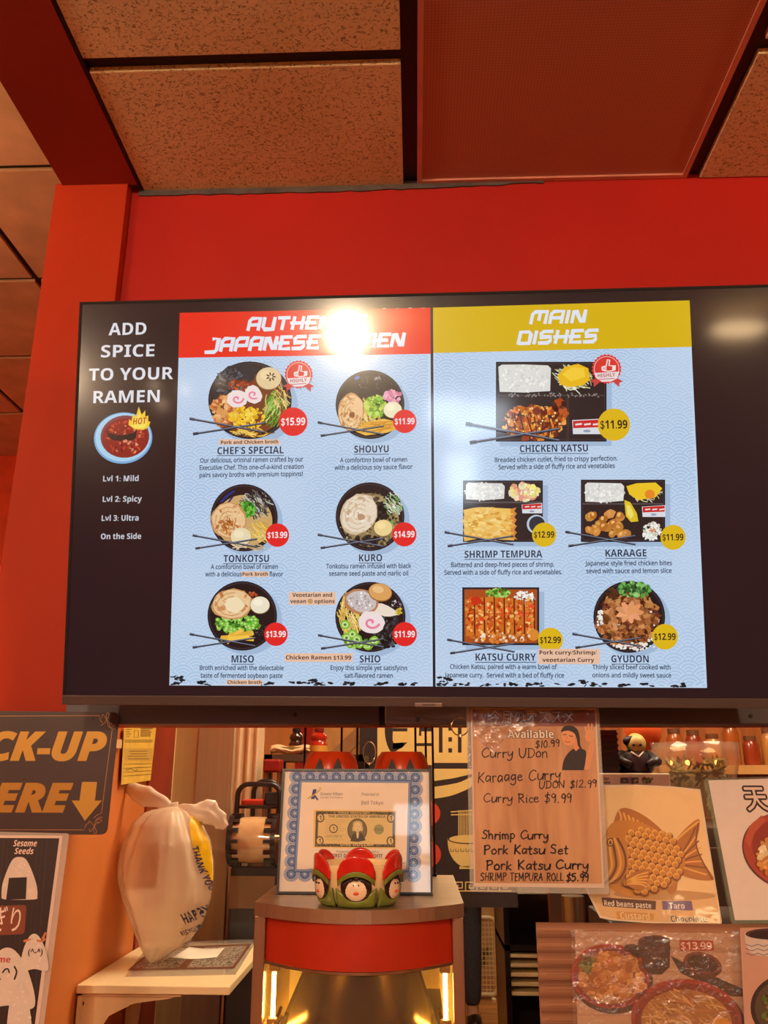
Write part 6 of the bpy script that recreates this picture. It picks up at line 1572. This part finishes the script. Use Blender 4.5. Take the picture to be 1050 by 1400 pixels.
def cur(u, v):
    x = xa + (xb - xa) * u - .012 * (1 - v) * u
    return Vector((x, 2.9 + .012 * math.sin(u * 34) + .006 * math.sin(u * 11 + 2), .95 + 1.6 * v))
b.grid(cur, 90, 4); b.done('cloth', mat('pale_curtain', (232, 200, 158), rough=.7, noise=.04), t, smooth='all', solid=.002)
b = B(); b.tube([(xa - .05, 2.9, 2.56), (xb + .05, 2.9, 2.56)], .01, 10); b.done('rod', M_wire, t)
structure('wall_kitchen_red', vbox(B(), 330, 428, 4.6, 0, 2.75, .08, 1000), mat('kitchen_red_paint', (186, 48, 30), rough=.6))
structure('wall_kitchen_cream', vbox(B(), 428, 520, 4.7, 0, 2.75, .08, 1000), mat('kitchen_cream_paint', (244, 206, 130), rough=.7))
b = B(); p0, p1 = at(446, 1034, 4.6), at(500, 984, 4.6); d = (p1 - p0)
b.prism([(p0.x, p0.z), (p1.x, p1.z), (p1.x, p1.z - .09), (p0.x, p0.z - .09)], 'Y', 4.58, 4.66); structure('trim_14', b, mat('stair_white', (214, 178, 126), rough=.6))

# storage rack with bottles and a zip bag
RZ = at(436, 1032, 2.7).z
t = thing('storage_rack', 'dark kitchen storage rack carrying sauce bottles behind the orange buckets', 'rack', (X_at(430, 1030, 2.7), 2.78, 0))
xl, xr = X_at(366, 1030, 2.7), X_at(500, 1030, 2.7)
for z in (RZ, RZ - .40, RZ - .85, .25):
    b = B(); b.box(xl, xr, 2.64, 2.94, z - .02, z); b.done('shelf_board', mat('rack_board', (86, 62, 44), rough=.6), t)
for x in (xl + .012, xr - .012):
    for y in (2.652, 2.928):
        b = B(); b.box(x - .012, x + .012, y - .012, y + .012, 0, RZ + .0); b.done('post', M_wire, t)
def bottle(px, pyt, Y, r, m, lab, capm):
    x = X_at(px, 1015, Y); zt = at(px, pyt, Y).z; H = zt - RZ
    t = thing('sauce_bottle', lab, 'bottle', (x, Y, RZ), 'sauce bottles on the kitchen rack')
    B().lathe([(r * .92, 0), (r, .008), (r, H * .38), (r * .80, H * .52), (r * .95, H * .62), (r * .9, H * .72), (r * .5, H * .84), (r * .46, H * .86), (0, H * .86)], (x, Y, RZ + .0005), 28).done('body', m, t, smooth=True)
    B().lathe([(r * .56, H * .862), (r * .56, H), (0, H)], (x, Y, RZ + .0005), 24).done('cap', capm, t, smooth=True)
    B().lathe([(r * 1.01, H * .12), (r * 1.01, H * .34)], (x, Y, RZ + .0005), 28).done('label_band', mat('bottle_label_' + lab.split()[0], (206, 150, 60) if 'red' in lab else (70, 50, 40), rough=.5), t, smooth=True)
bottle(405, 996, 2.74, .024, mat('dark_sauce', (52, 30, 22), rough=.15, coat=.4), 'dark brown sauce bottle left of the red one on the kitchen rack', M_black)
bottle(436, 996, 2.70, .027, mat('red_sauce', (176, 42, 20), rough=.15, coat=.4), 'red sauce bottle on the kitchen rack behind the left bucket', mat('red_cap', (120, 26, 16), rough=.4))
t = thing('zip_bag', 'clear zip bag of pale contents standing on the kitchen rack', 'bag', (X_at(402, 1040, 2.66), 2.665, RZ))
b = B(); x0, x1 = X_at(371, 1030, 2.66), X_at(424, 1030, 2.66); zt = at(400, 1020, 2.66).z
def zb_(u, v): return Vector((x0 + (x1 - x0) * u, 2.665 + .014 * math.sin(PI * v) * (1 + .4 * mnoise.noise(Vector((u * 6, v * 5, 1)))), RZ - .10 + (zt - RZ + .10) * v))
b.grid(lambda u, v: Vector((x0 + (x1 - x0) * u, 2.650 - .012 * math.sin(PI * v) * (1 + .5 * mnoise.noise(Vector((u * 6, v * 5, 4)))), RZ + .0008 + (zt - RZ) * v + .004 * math.sin(u * 9))), 24, 12)
b.done('pouch', mat('pale_pouch', (224, 196, 148), rough=.3, noise=.12, scale=40, bump=.4, bscale=50), t, smooth='all', solid=.006)
b = B(); b.box(x0, x1, 2.641, 2.647, zt - .008, zt - .003); b.done('zip_strip', mat('zip_strip_green', (150, 140, 90), rough=.4), t)
# red topped tall stool
t = thing('bar_stool', 'tall metal stool with a dark red square seat left of the certificate', 'stool', (X_at(375, 1046, 2.54), 2.54, 0))
x = X_at(374, 1046, 2.54); z1, z0 = at(374, 1038, 2.54).z, at(374, 1056, 2.54).z
B().box(x - .026, x + .026, 2.51, 2.57, z0, z1, bev=.006).done('seat', mat('dark_red_vinyl', (150, 34, 26), rough=.4), t)
for sx in (-1, 1):
    for y in (2.518, 2.562): B().tube([(x + sx * .019, y, z0), (x + sx * .030, y + (y - 2.54) * .5, 0)], .0045, 8).done('leg', mat('stool_steel', (150, 120, 100), rough=.3, metal=.8), t)
b = B(); b.tube([(x - .021, 2.518, z0 - .07), (x + .021, 2.518, z0 - .07)], .003, 8); b.tube([(x - .021, 2.562, z0 - .07), (x + .021, 2.562, z0 - .07)], .003, 8); b.done('rung', mat('stool_steel', (150, 120, 100)), t)

# film roll sealing machine
Y = 2.2
c = at(348, 1148, Y); x0, x1 = X_at(322, 1148, Y), X_at(374, 1148, Y); k = (EYE - c).length / FPX
t = thing('film_sealing_machine', 'black sealing machine with a big clear film roll between toothed discs and a tube handle', 'machine', (c.x, Y + .05, .95))
M_mb = mat('machine_black', (34, 28, 26), rough=.3, coat=.3, noise=.1, scale=20)
zb2 = at(348, 1184, Y).z
b = B(); b.box(X_at(314, 1250, Y), X_at(381, 1250, Y), Y - .02, Y + .20, .95, zb2, bev=.006); b.done('housing', M_mb, t)
b = B(); b.box(X_at(318, 1200, Y), X_at(378, 1200, Y), Y - .026, Y - .0205, at(348, 1240, Y).z, at(348, 1196, Y).z); b.done('sloped_window', mat('machine_window', (120, 96, 70), rough=.1, coat=.5), t)
MX = Matrix.Translation(c) @ Matrix.Rotation(PI / 2, 4, 'Y')
b = B(); L = x1 - x0; b.lathe([(0, -L / 2), (.052, -L / 2), (.054, -L / 4), (.055, 0), (.054, L / 4), (.052, L / 2), (0, L / 2)], (0, 0, 0), 40, M=MX)
o = b.done('film_roll', mat('film_roll_film', (206, 168, 120), rough=.12, coat=.8, noise=.12, scale=14, bump=.5, bscale=26), t, smooth=True); o['label'] = 'tan translucent film roll'
for s, xx in ((-1, x0 - .006), (1, x1 + .006)):
    b = B(); b.lathe([(0, -.006), (.060, -.006), (.060, .006), (0, .006)], (0, 0, 0), 40, M=Matrix.Translation((xx, Y, c.z)) @ Matrix.Rotation(PI / 2, 4, 'Y'))
    for i in range(14):
        an = i * 2 * PI / 14
        b.box(-.012, .012, -.0045, .0045, -.004, .004, M=Matrix.Translation((xx + s * -.010, Y + .057 * math.cos(an), c.z + .057 * math.sin(an))) @ Matrix.Rotation(-an, 4, 'X'))
    b.done('toothed_disc', M_mb, t, smooth=True)
b = B(); b.lathe([(0, -.02), (.014, -.02), (.014, .02), (0, .02)], (0, 0, 0), 20, M=Matrix.Translation((x1 + .012, Y, c.z)) @ Matrix.Rotation(PI / 2, 4, 'Y')); b.done('hub', mat('ring_metal', (206, 176, 130)), t, smooth=True)
for xa_, xb_, zt_, yy_ in ((322, 383, 1072, Y + .03), (344, 381, 1068, Y + .12)):
    pa, pb = at(xa_, 1125, yy_), at(xb_, 1125, yy_); zt2 = at(350, zt_, yy_).z; r = .028
    pts = [(pa.x, yy_, zb2), (pa.x + .002, yy_, zt2 - r)] + [(pa.x + .002 + r * (1 - math.cos(i * PI / 12)), yy_, zt2 - r + r * math.sin(i * PI / 12)) for i in range(1, 7)] + [(pb.x - .002 - r * (1 - math.sin(i * PI / 12)) , yy_, zt2 - r + r * math.cos(i * PI / 12)) for i in range(1, 7)] + [(pb.x, yy_, zb2)]
    b = B(); b.tube(pts, .0065, 10); zz = at(350, 1103, yy_).z; b.tube([(pa.x, yy_, zz), (pb.x, yy_, zz)], .0045, 8); b.done('tube_handle', M_mb, t, smooth=True)
b = B(); b.box(X_at(330, 1100, Y + .06), X_at(361, 1100, Y + .06), Y + .05, Y + .10, at(345, 1101, Y + .06).z, at(345, 1093, Y + .06).z, bev=.004); o = b.done('red_lid', mat('machine_red', (206, 56, 26), rough=.4), t)
b = B(); b.box(X_at(362, 1100, Y + .06), X_at(382, 1100, Y + .06), Y + .05, Y + .10, at(345, 1104, Y + .06).z, at(345, 1083, Y + .06).z, bev=.004); b.done('control_box', M_mb, t)
t = thing('machine_table', 'black table under the film sealing machine', 'table', (c.x, Y + .12, 0))
b = B(); b.box(X_at(312, 1250, Y), X_at(384, 1250, Y) + .02, Y - .03, Y + .26, .92, .9495); b.done('table_top', M_mb, t)
for sx in (X_at(312, 1250, Y) + .015, X_at(384, 1250, Y) + .005):
    for y in (Y - .015, Y + .245): b = B(); b.box(sx - .014, sx + .014, y - .014, y + .014, 0, .92); b.done('leg', M_mb, t)

# ---------------------------------------------------------------- noren curtain over the kitchen doorway
P = vplane(3.0)
nz0 = P.px(600, 1240).z
t = thing('noren_curtain', 'black doorway curtain with large cream characters and a noodle bowl print', 'curtain', (X_at(600, 1240, 3.0), 3.0, nz0))
M_nor = mat('black_noren_cloth', (50, 36, 34), rough=.85, noise=.08, scale=60)
nx = [X_at(p, 1100, 3.0) for p in (490, 591.3, 703)]
for i in (0, 1):
    b = B(); x0, x1 = nx[i] + .0015, nx[i + 1] - .0015
    b.grid(lambda u, v: Vector((x0 + (x1 - x0) * u, 3.0, nz0 + (1.93 - nz0) * v)), 14, 6)
    b.done('cloth_panel', M_nor, t, solid=.0015)
b = B(); b.tube([(nx[0] - .06, 3.006, 1.93), (nx[-1] + .3, 3.006, 1.93)], .012, 12); b.done('rod', M_wire, t)
for x in (nx[0] - .03, nx[-1] + .2): B().tube([(x, 3.006, 1.93), (x, 3.006, 2.752)], .003, 8).done('hanger', M_wire, t)
M_cream = art_mat('noren_print', rough=.85)
NC = (226, 198, 120); NB = (50, 36, 34)
a = Art(P, .002)
a.rect(516, 940, 567.3, 1040, NC, 0); a.rect(569, 940, 590.7, 1046, NC, 0)
a.poly(catmull([(527, 985), (526, 1000), (528, 1014), (533, 1026), (539, 1028), (551, 1020), (550, 1015), (538, 1016), (537, 1000), (537, 985)], 3), NB, 1); a.rect(537, 995.5, 557, 1000, NB, 1); a.poly([(537, 1016), (557, 1015), (549, 1023), (537, 1024)], NB, 1)
a.rect(573, 995, 590.7, 1000, NB, 1); a.rect(569, 1016, 590.7, 1020, NB, 1); a.rect(573, 1000, 576, 1006, NB, 1)
o = a.done('character_print', M_cream, t); o['label'] = 'cream character on the left curtain panel'
a = Art(P, .002)
a.rect(592, 940, 640, 1043, NC, 0)
for x in (600, 626): a.rect(x, 993, x + 5, 1029, NB, 1)
for y in (993, 1008, 1023): a.rect(613, y, 618, y + 6, NB, 1)
a.poly([(592, 1051), (646, 1051), (646, 1058), (620, 1064), (592, 1068)], NC, 0)
a.poly(catmull([(592, 1076), (612, 1073), (630, 1069), (646, 1062), (646, 1074), (630, 1083), (612, 1089), (592, 1092)], 3), NC, 0)
o = a.done('character_print', M_cream, t); o['label'] = 'cream character on the right curtain panel'
a = Art(P, .002)
a.poly([(612, 1146)] + [(640 - 28 * math.cos(i * PI / 20), 1150 + 36 * math.sin(i * PI / 20)) for i in range(21)] + [(668, 1146)], NC, 0)
a.ell(640, 1147, 28, 7, NB, 1, n=30); a.ell(640, 1147, 26, 5.5, NC, 2, n=30)
for i in range(12): a.line([(627 + i * 2.1, 1108), (627 + i * 2.1, 1150)], 1.0, NC if i % 1 == 0 else NB, 3)
a.line([(617, 1110), (664, 1106)], 1.6, NC, 3); a.line([(617, 1114), (664, 1113)], 1.6, NC, 3)
for i in range(7): a.line([(616 + i * 7, 1160), (616 + i * 7, 1164), (620 + i * 7, 1164), (620 + i * 7, 1161)], .8, NB, 4)
a.rect(628, 1184, 652, 1188, NC, 0)
o = a.done('noodle_bowl_print', M_cream, t); o['label'] = 'cream noodle bowl line drawing'
a = Art(P, .002)
for i in range(13):
    x = 497 + i * 15.5
    a.line([(x, 1218), (x, 1206), (x + 11, 1206), (x + 11, 1214), (x + 5, 1214), (x + 5, 1210)], 1.5, NC, 0); a.line([(x, 1218), (x + 15.5, 1218)], 1.5, NC, 0)
o = a.done('key_border', M_cream, t); o['label'] = 'cream key-pattern border'
a = Art(P, .002); a.ell(578, 1112, 24, 19, (206, 70, 34), 0, n=30); a.ell(578, 1168, 25, 20, (206, 70, 34), 0, n=30); o = a.done('red_disc_print', M_cream, t); o['label'] = 'orange-red discs beside the noodle bowl'

# ---------------------------------------------------------------- beyond the curtain: fan, rack, person
Y = 7.1
x0, x1 = X_at(640, 1300, Y) - .03, X_at(678.5, 1300, Y); zt = at(660, 1255, Y).z
z0 = .03
t = thing('box_fan', 'cream box fan standing on the wood floor of the back room', 'fan', ((x0 + x1) / 2, Y, 0))
M_fan = mat('cream_plastic', (226, 206, 156), rough=.5)
b = B(); r = .05
pts = []
for cx_, cz_, a0 in ((x1 - r, zt - r, 0), (x0 + r, zt - r, 90), (x0 + r, z0 + r, 180), (x1 - r, z0 + r, 270)):
    for i in range(6): an = math.radians(a0 + i * 18); pts.append((cx_ + r * math.cos(an), Y, cz_ + r * math.sin(an)))
b.tube(pts, .018, 10, closed=True); b.done('frame', M_fan, t, smooth=True)
b = B()
for i in range(1, 16): z = z0 + (zt - z0) * i / 16; b.box(x0, x1, Y - .01, Y - .006, z - .0035, z + .0035)
for i in range(1, 9): x = x0 + (x1 - x0) * i / 9; b.box(x - .003, x + .003, Y - .012, Y - .008, z0, zt)
b.done('grille', M_fan, t)
b = B(); cxm, czm = (x0 + x1) / 2, (z0 + zt) / 2; b.ball((cxm, Y + .02, czm), .03, 16, 10)
for i in range(4):
    an = i * PI / 2 + .4; b.box(-.0, .085, -.002, .002, -.032, .032, M=Matrix.Translation((cxm, Y + .02, czm)) @ Matrix.Rotation(-an, 4, 'Y') @ Matrix.Rotation(.5, 4, 'X'))
b.done('blades', mat('fan_blades', (150, 136, 100), rough=.5), t)
b = B(); b.box(x0 + .02, x0 + .05, Y - .09, Y + .09, 0, .015); b.box(x1 - .05, x1 - .02, Y - .09, Y + .09, 0, .015); b.done('feet', M_fan, t)
# black rack with cream slats
Y = 3.5
x0, x1 = X_at(690, 1300, Y), X_at(742, 1300, Y) + .25; zt = at(690, 1222, Y).z
t = thing('slatted_rack', 'black upright kitchen rack with cream slatted trays on the wood floor', 'rack', ((x0 + x1) / 2, Y + .2, 0))
b = B(); b.box(x0, x0 + .02, Y, Y + .4, 0, zt); b.box(x1 - .02, x1, Y, Y + .4, 0, zt); b.box(x0, x1, Y + .38, Y + .4, 0, zt); b.box(x0, x1, Y, Y + .4, zt - .02, zt); b.box(x0, x1, Y, Y + .38, at(700, 1300, Y).z, at(700, 1292, Y).z); b.done('cabinet', M_mb, t)
for py in (1305, 1318, 1331, 1344, 1357):
    z1, z0_ = at(710, py, Y).z, at(710, py + 5.5, Y).z
    o = B().box(x0 + .021, x1 - .021, Y + .01, Y + .34, z0_, z1, bev=.003).done('slat', mat('cream_slat', (232, 210, 156), rough=.5), t); o['label'] = 'cream slat'
structure('wall_kitchen_side', B().box(X_at(678, 1290, 5.2), X_at(692, 1290, 5.2), 5.2, 5.26, 0, 2.75), mat('kitchen_pale_paint', (236, 214, 150), rough=.7))

# person behind the curtain: only a leg shows under the cloth
px_, py_ = .27, 6.4
t = thing('person', 'person in blue-gray trousers and a red shirt standing behind the curtain', 'person', (px_, py_, 0))
def skin(name, verts, edges, radii, m, root=0, sub=2):
    me = bpy.data.meshes.new(name); me.from_pydata([Vector(v) for v in verts], edges, [])
    o = mesh_obj(name, me, m, t)
    md = o.modifiers.new('skin', 'SKIN'); md.use_smooth_shade = True
    for i, r in enumerate(radii):
        d = me.skin_vertices[0].data[i]; d.radius = (r, r) if not isinstance(r, tuple) else r; d.use_root = (i == root)
    s_ = o.modifiers.new('smooth', 'SUBSURF'); s_.levels = sub; s_.render_levels = sub
    return o
V = [(0, 0, .95), (0, .0, 1.12), (0, .0, 1.30), (0, 0, 1.42), (0, -.005, 1.50), (0, -.02, 1.60), (0, -.02, 1.70),
     (.09, 0, .90), (.10, -.01, .50), (.10, .01, .10), (.10, -.09, .045), (.11, -.15, .035), (-.09, 0, .90), (-.10, -.01, .50), (-.10, .01, .10), (-.10, -.09, .045), (-.11, -.15, .035),
     (.17, 0, 1.39), (.22, .01, 1.13), (.21, -.10, .92), (.20, -.14, .86), (-.17, 0, 1.39), (-.22, .01, 1.13), (-.21, -.10, .92), (-.20, -.14, .86)]
V = [(px_ + x, py_ + y, z) for x, y, z in V]
E = [(0, 1), (1, 2), (2, 3), (3, 4), (4, 5), (5, 6), (0, 7), (7, 8), (8, 9), (9, 10), (10, 11), (0, 12), (12, 13), (13, 14), (14, 15), (15, 16), (3, 17), (17, 18), (18, 19), (19, 20), (3, 21), (21, 22), (22, 23), (23, 24)]
Rr = [(.15, .10), (.135, .095), (.155, .105), (.13, .085), .055, (.078, .095), (.072, .085), .085, .058, .042, .04, .034, .085, .058, .042, .04, .034, .06, .043, .033, .034, .06, .043, .033, .034]
M_skin = mat('skin_tone', (206, 150, 116), rough=.55, noise=.04)
skin('body', V, E, Rr, M_skin)
M_jean = mat('blue_gray_denim', (64, 70, 82), rough=.85, noise=.12, scale=90); M_shirt = mat('red_orange_shirt', (206, 62, 28), rough=.8, noise=.05)
def sub(ids, rad, name, m):
    mp_ = {v: i for i, v in enumerate(ids)}
    ee = [(mp_[a_], mp_[b_]) for a_, b_ in E if a_ in mp_ and b_ in mp_]
    o = skin(name, [V[i] for i in ids], ee, rad, m); return o
sub([0, 7, 8, 9, 12, 13, 14], [(.165, .115), .105, .078, .064, .105, .078, .064], 'trousers', M_jean)
sub([0, 1, 2, 3, 17, 18, 21, 22], [(.17, .12), (.15, .11), (.172, .12), (.145, .10), .075, .056, .075, .056], 'shirt', M_shirt)
for s in (1, -1):
    b = B(); b.ball((px_ + s * .105, py_ - .06, .045), 1, 18, 12, (.05, .14, .045)); b.box(px_ + s * .105 - .045, px_ + s * .105 + .045, py_ - .19, py_ + .07, 0, .02, bev=.008); b.done('shoe', mat('black_shoe', (30, 24, 24), rough=.4), t, smooth=True)
b = B(); b.ball((px_, py_ + .005, 1.70), 1, 24, 16, (.088, .105, .10)); b.done('hair', mat('dark_hair', (34, 24, 20), rough=.6, noise=.2, scale=80), t, smooth='all')
for s in (1, -1):
    b = B(); b.ball((px_ + s * .03, py_ - .113, 1.655), .009, 10, 8); b.done('eye', M_black, t, smooth='all')
b = B(); b.ball((px_, py_ - .122, 1.625), 1, 12, 8, (.013, .018, .02)); b.done('nose', M_skin, t, smooth='all')
b = B(); b.ball((px_, py_ - .112, 1.59), 1, 12, 6, (.022, .008, .006)); b.done('mouth', mat('lip_tone', (170, 90, 76), rough=.5), t, smooth='all')
for s in (1, -1):
    b = B(); hx, hy, hz = px_ + s * .20, py_ - .15, .83
    for k, (dx, ln) in enumerate(((-.030, .065), (-.010, .075), (.010, .072), (.029, .056))):
        b.tube([(hx + dx * .8, hy, hz + .01), (hx + dx, hy - .012, hz - ln * .55), (hx + dx, hy - .002, hz - ln)], [.010, .009, .007], 8)
    b.tube([(hx - s * .03, hy, hz + .03), (hx - s * .05, hy - .02, hz - .005), (hx - s * .048, hy - .03, hz - .03)], [.011, .010, .008], 8)
    b.ball((hx, hy, hz + .015), 1, 14, 10, (.042, .020, .045)); b.done('hand', M_skin, t, smooth='all')

# ---------------------------------------------------------------- right side: cabinet, shelf and ornaments behind the signs
M_cab = mat('dark_brown_cabinet', (66, 46, 38), rough=.5, noise=.08, scale=20)
t = thing('sign_stand', 'dark counter box carrying the fish cake poster and the tempura sign', 'box', (.75, 1.56, .95))
zc = at(940, 1264, 1.49).z - .001
B().box(.315, 1.20, 1.462, 1.70, .951, zc, bev=.003).done('body', M_cab, t)
bt = at(870, 1057, 2.0).z
t = thing('back_cabinet', 'dark tall cabinet behind the signs on the right', 'cabinet', (.85, 2.15, 0))
b = B(); b.box(X_at(796, 1240, 1.93), 1.45, 1.93, 2.40, 0, bt - .11, bev=.004); b.done('body', M_cab, t)
for x in (.45, .95): B().box(x, x + .44, 1.922, 1.9295, .1, bt - .15, bev=.003).done('door', mat('cabinet_door_brown', (80, 54, 42), rough=.5), t)
t = thing('gift_box', 'pale gray-green box with small black print under the figurine', 'box', (X_at(870, 1070, 2.0), 2.05, bt - .1095))
b = B(); b.box(X_at(822, 1070, 2.0), X_at(917, 1070, 2.0), 2.0, 2.12, bt - .1095, bt, bev=.003); b.done('carton', mat('gray_green_card', (214, 212, 180), rough=.6), t)
P = vplane(1.9995)
a = Art(P, .0004); a.text('for', 826, 833, 1066.5, 4, (60, 54, 44), 0, 0); a.text('and', 826, 834, 1071.5, 3.6, (60, 54, 44), 0, 0); a.done('box_lettering', M_print, t)
a = Art(P, .0004); a.rect(848, 1063, 873, 1071, (84, 84, 76), 0); q = random.Random(2); specks(a, 860, 1067, 12, 4, 24, [(150, 150, 136), (60, 60, 54)], .8, 2, 1, q); specks(a, 885, 1067, 8, 4, 30, [(90, 100, 60), (140, 150, 96)], .8, 2.2, 1, q); a.done('box_picture', M_print, t)
fx = X_at(868, 1030, 2.04)
t = thing('robed_figurine', 'small figurine in a dark robe with a pale round hood on the gift box', 'figurine', (fx, 2.05, bt))
hgt = at(868, 1003, 2.05).z - bt
M_robe = mat('dark_robe', (46, 40, 44), rough=.4, noise=.08, scale=50); M_hood = mat('pale_hood', (196, 178, 92), rough=.5); M_face = mat('figurine_face', (206, 190, 110), rough=.5)
B().lathe([(.036, 0), (.042, .006), (.042, hgt * .28), (.032, hgt * .5), (.014, hgt * .58), (0, hgt * .58)], (fx, 2.05, bt + .0004), 28).done('robe', M_robe, t, smooth=True)
for s in (-1, 1):
    b = B(); b.tube([(fx + s * .028, 2.045, bt + hgt * .48), (fx + s * .042, 2.02, bt + hgt * .28), (fx + s * .02, 2.005, bt + hgt * .2)], [.011, .013, .009], 10); b.done('sleeve', M_robe, t, smooth='all')
B().ball((fx + .006, 2.05, bt + hgt * .74), hgt * .27, 22, 16).done('hood', M_hood, t, smooth='all')
B().ball((fx + .002, 2.031, bt + hgt * .72), hgt * .215, 20, 14, (1, .7, 1)).done('face', M_face, t, smooth='all')
B().ball((fx - .008, 2.036, bt + hgt * .80), hgt * .2, 18, 12, (1.05, .7, .7)).done('hair', M_black, t, smooth='all')
b = B()
for s in (-1, 1): b.ball((fx + s * .008, 2.013, bt + hgt * .70), .0032, 10, 8)
b.done('eyes', M_black, t, smooth='all')
b = B(); b.tube([(fx - .014, 2.018, bt + hgt * .52), (fx, 2.006, bt + hgt * .40), (fx + .014, 2.018, bt + hgt * .52)], .0022, 8); b.done('collar', mat('white_collar', (226, 214, 190), rough=.5), t)
x = X_at(838, 1030, 2.0)
t = thing('black_ribbed_box', 'black ribbed box left of the robed figurine', 'box', (x, 2.05, bt))
b = B(); b.box(X_at(822, 1030, 2.0), X_at(846, 1030, 2.0), 2.005, 2.10, bt + .0004, at(838, 998, 2.0).z)
for i in range(7): z = bt + .008 + i * .0125; b.box(X_at(821, 1030, 2.0), X_at(847, 1030, 2.0), 2.002, 2.103, z, z + .006)
b.done('case', M_mb, t)
p = at(879, 1000, 2.35)
t = thing('orange_lantern', 'orange paper lantern hanging behind the robed figurine', 'lantern', tuple(p))
b = B(); b.lathe([(.012, -.05)] + [(.048 * math.sin(i * PI / 20) * (1 + .03 * (-1) ** i), -.05 * math.cos(i * PI / 20)) for i in range(2, 19)] + [(.012, .05)], tuple(p), 28); b.done('shade', mat('orange_paper', (214, 92, 26), rough=.7), t, smooth='all')
b = B(); b.tube([(p.x, p.y, p.z + .05), (p.x, p.y, 2.75)], .0015, 6); b.done('cord', M_wire, t)
structure('wall_right_back', B().box(X_at(742, 1040, 3.3), 2.6, 3.3, 3.36, 0, 2.75), wood_mat('brown_wood_paneling', (150, 86, 40), (190, 118, 60), 'Z', 3, .45, .15))
sz_ = at(1000, 1046, 3.05).z
t = thing('wall_shelf', 'pale wooden shelf on the brown paneled wall at the far right', 'shelf', (1.4, 3.2, sz_))
B().box(X_at(900, 1040, 3.05), 2.2, 3.05, 3.299, sz_ - .03, sz_).done('board', mat('pale_shelf_wood', (214, 164, 98), rough=.5), t)
b = B()
for x in (1.1, 1.9): b.box(x, x + .02, 3.08, 3.299, sz_ - .12, sz_ - .0305)
b.done('bracket', M_wire, t)
q = random.Random(9)
for k in range(6):
    x = X_at(925 + k * 26, 1030, 3.15); h = q.uniform(.10, .16)
    t = thing('shelf_jar', ['amber jar at the left end of the pale back shelf', 'second jar from the left on the pale back shelf', 'third jar from the left on the pale back shelf', 'fourth jar from the left on the pale back shelf', 'fifth jar from the left on the pale back shelf', 'jar at the right end of the pale back shelf'][k], 'jar', (x, 3.16, sz_), 'jars on the back shelf')
    m = mat('jar_tone_%d' % (k % 3), [(176, 96, 40), (150, 60, 30), (196, 140, 70)][k % 3], rough=.2, coat=.4)
    B().lathe([(.026, 0), (.028, .006), (.028, h * .72), (.02, h * .85), (0, h * .85)], (x, 3.16, sz_ + .0005), 20).done('body', m, t, smooth=True)
    B().lathe([(.022, h * .851), (.022, h), (0, h)], (x, 3.16, sz_ + .0005), 20).done('lid', mat('jar_lid', (120, 80, 50), rough=.4), t, smooth=True)
# glass bowl with a leafy garland and small lights
p = at(952, 1050, 2.2); zb3 = bt - .109
t = thing('glass_bowl', 'clear glass bowl with a leafy garland and small amber lights at the far right', 'bowl', (p.x, 2.2, zb3))
hb = at(950, 1016, 2.2).z - zb3
B().lathe([(.03, 0), (.05, .006), (.088, hb * .45), (.104, hb * .8), (.105, hb), (.102, hb), (.100, hb * .8), (.084, hb * .45), (.045, .01), (0, .01)], (p.x, 2.2, zb3 + .0005), 44).done('glass', film_mat('bowl_glass', (255, 246, 226), .9, .05), t, smooth='all')
t = thing('leaf_garland', 'green leaf garland lying in the glass bowl', 'garland', (p.x, 2.2, zb3 + .03))
b = B(); q = random.Random(21)
for i in range(150):
    an = q.uniform(0, 2 * PI); r = .058 + q.uniform(-.02, .02); c = Vector((p.x + r * math.cos(an), 2.2 + r * math.sin(an), zb3 + hb * .62 + q.uniform(-.03, .03)))
    d = Vector((q.uniform(-1, 1), q.uniform(-1, 1), q.uniform(-.6, 1))).normalized() * .018; e = d.cross(Vector((q.uniform(-1, 1), q.uniform(-1, 1), 1))).normalized() * .006
    f = [b.bm.verts.new(v) for v in (c - d, c + e, c + d, c - e)]; b.bm.faces.new(f)
b.tube([(p.x + .058 * math.cos(i * 2 * PI / 24), 2.2 + .058 * math.sin(i * 2 * PI / 24), zb3 + hb * .62) for i in range(24)], .005, 8, closed=True)
b.done('leaves', mat('garland_green', (110, 96, 40), rough=.6, noise=.15, scale=60), t)
for k in range(5):
    an = k * 1.26 + .3; b = B(); b.ball((p.x + .06 * math.cos(an), 2.2 + .06 * math.sin(an), zb3 + hb * .62 + .022), .0055, 12, 8); b.done('light', emit_mat('amber_fairy_light', (1, .48, .12), 5.0), t, smooth='all')
x = X_at(778, 1240, 1.88)
t = thing('foil_canister', 'shiny metal canister in the gap left of the fish cake poster', 'canister', (x, 1.86, .95))
B().lathe([(.022, 0), (.0225, .004), (.0225, at(778, 1222, 1.86).z - .95), (0, at(778, 1222, 1.86).z - .95)], (x, 1.83, .9505), 24).done('can', M_steel, t, smooth=True)
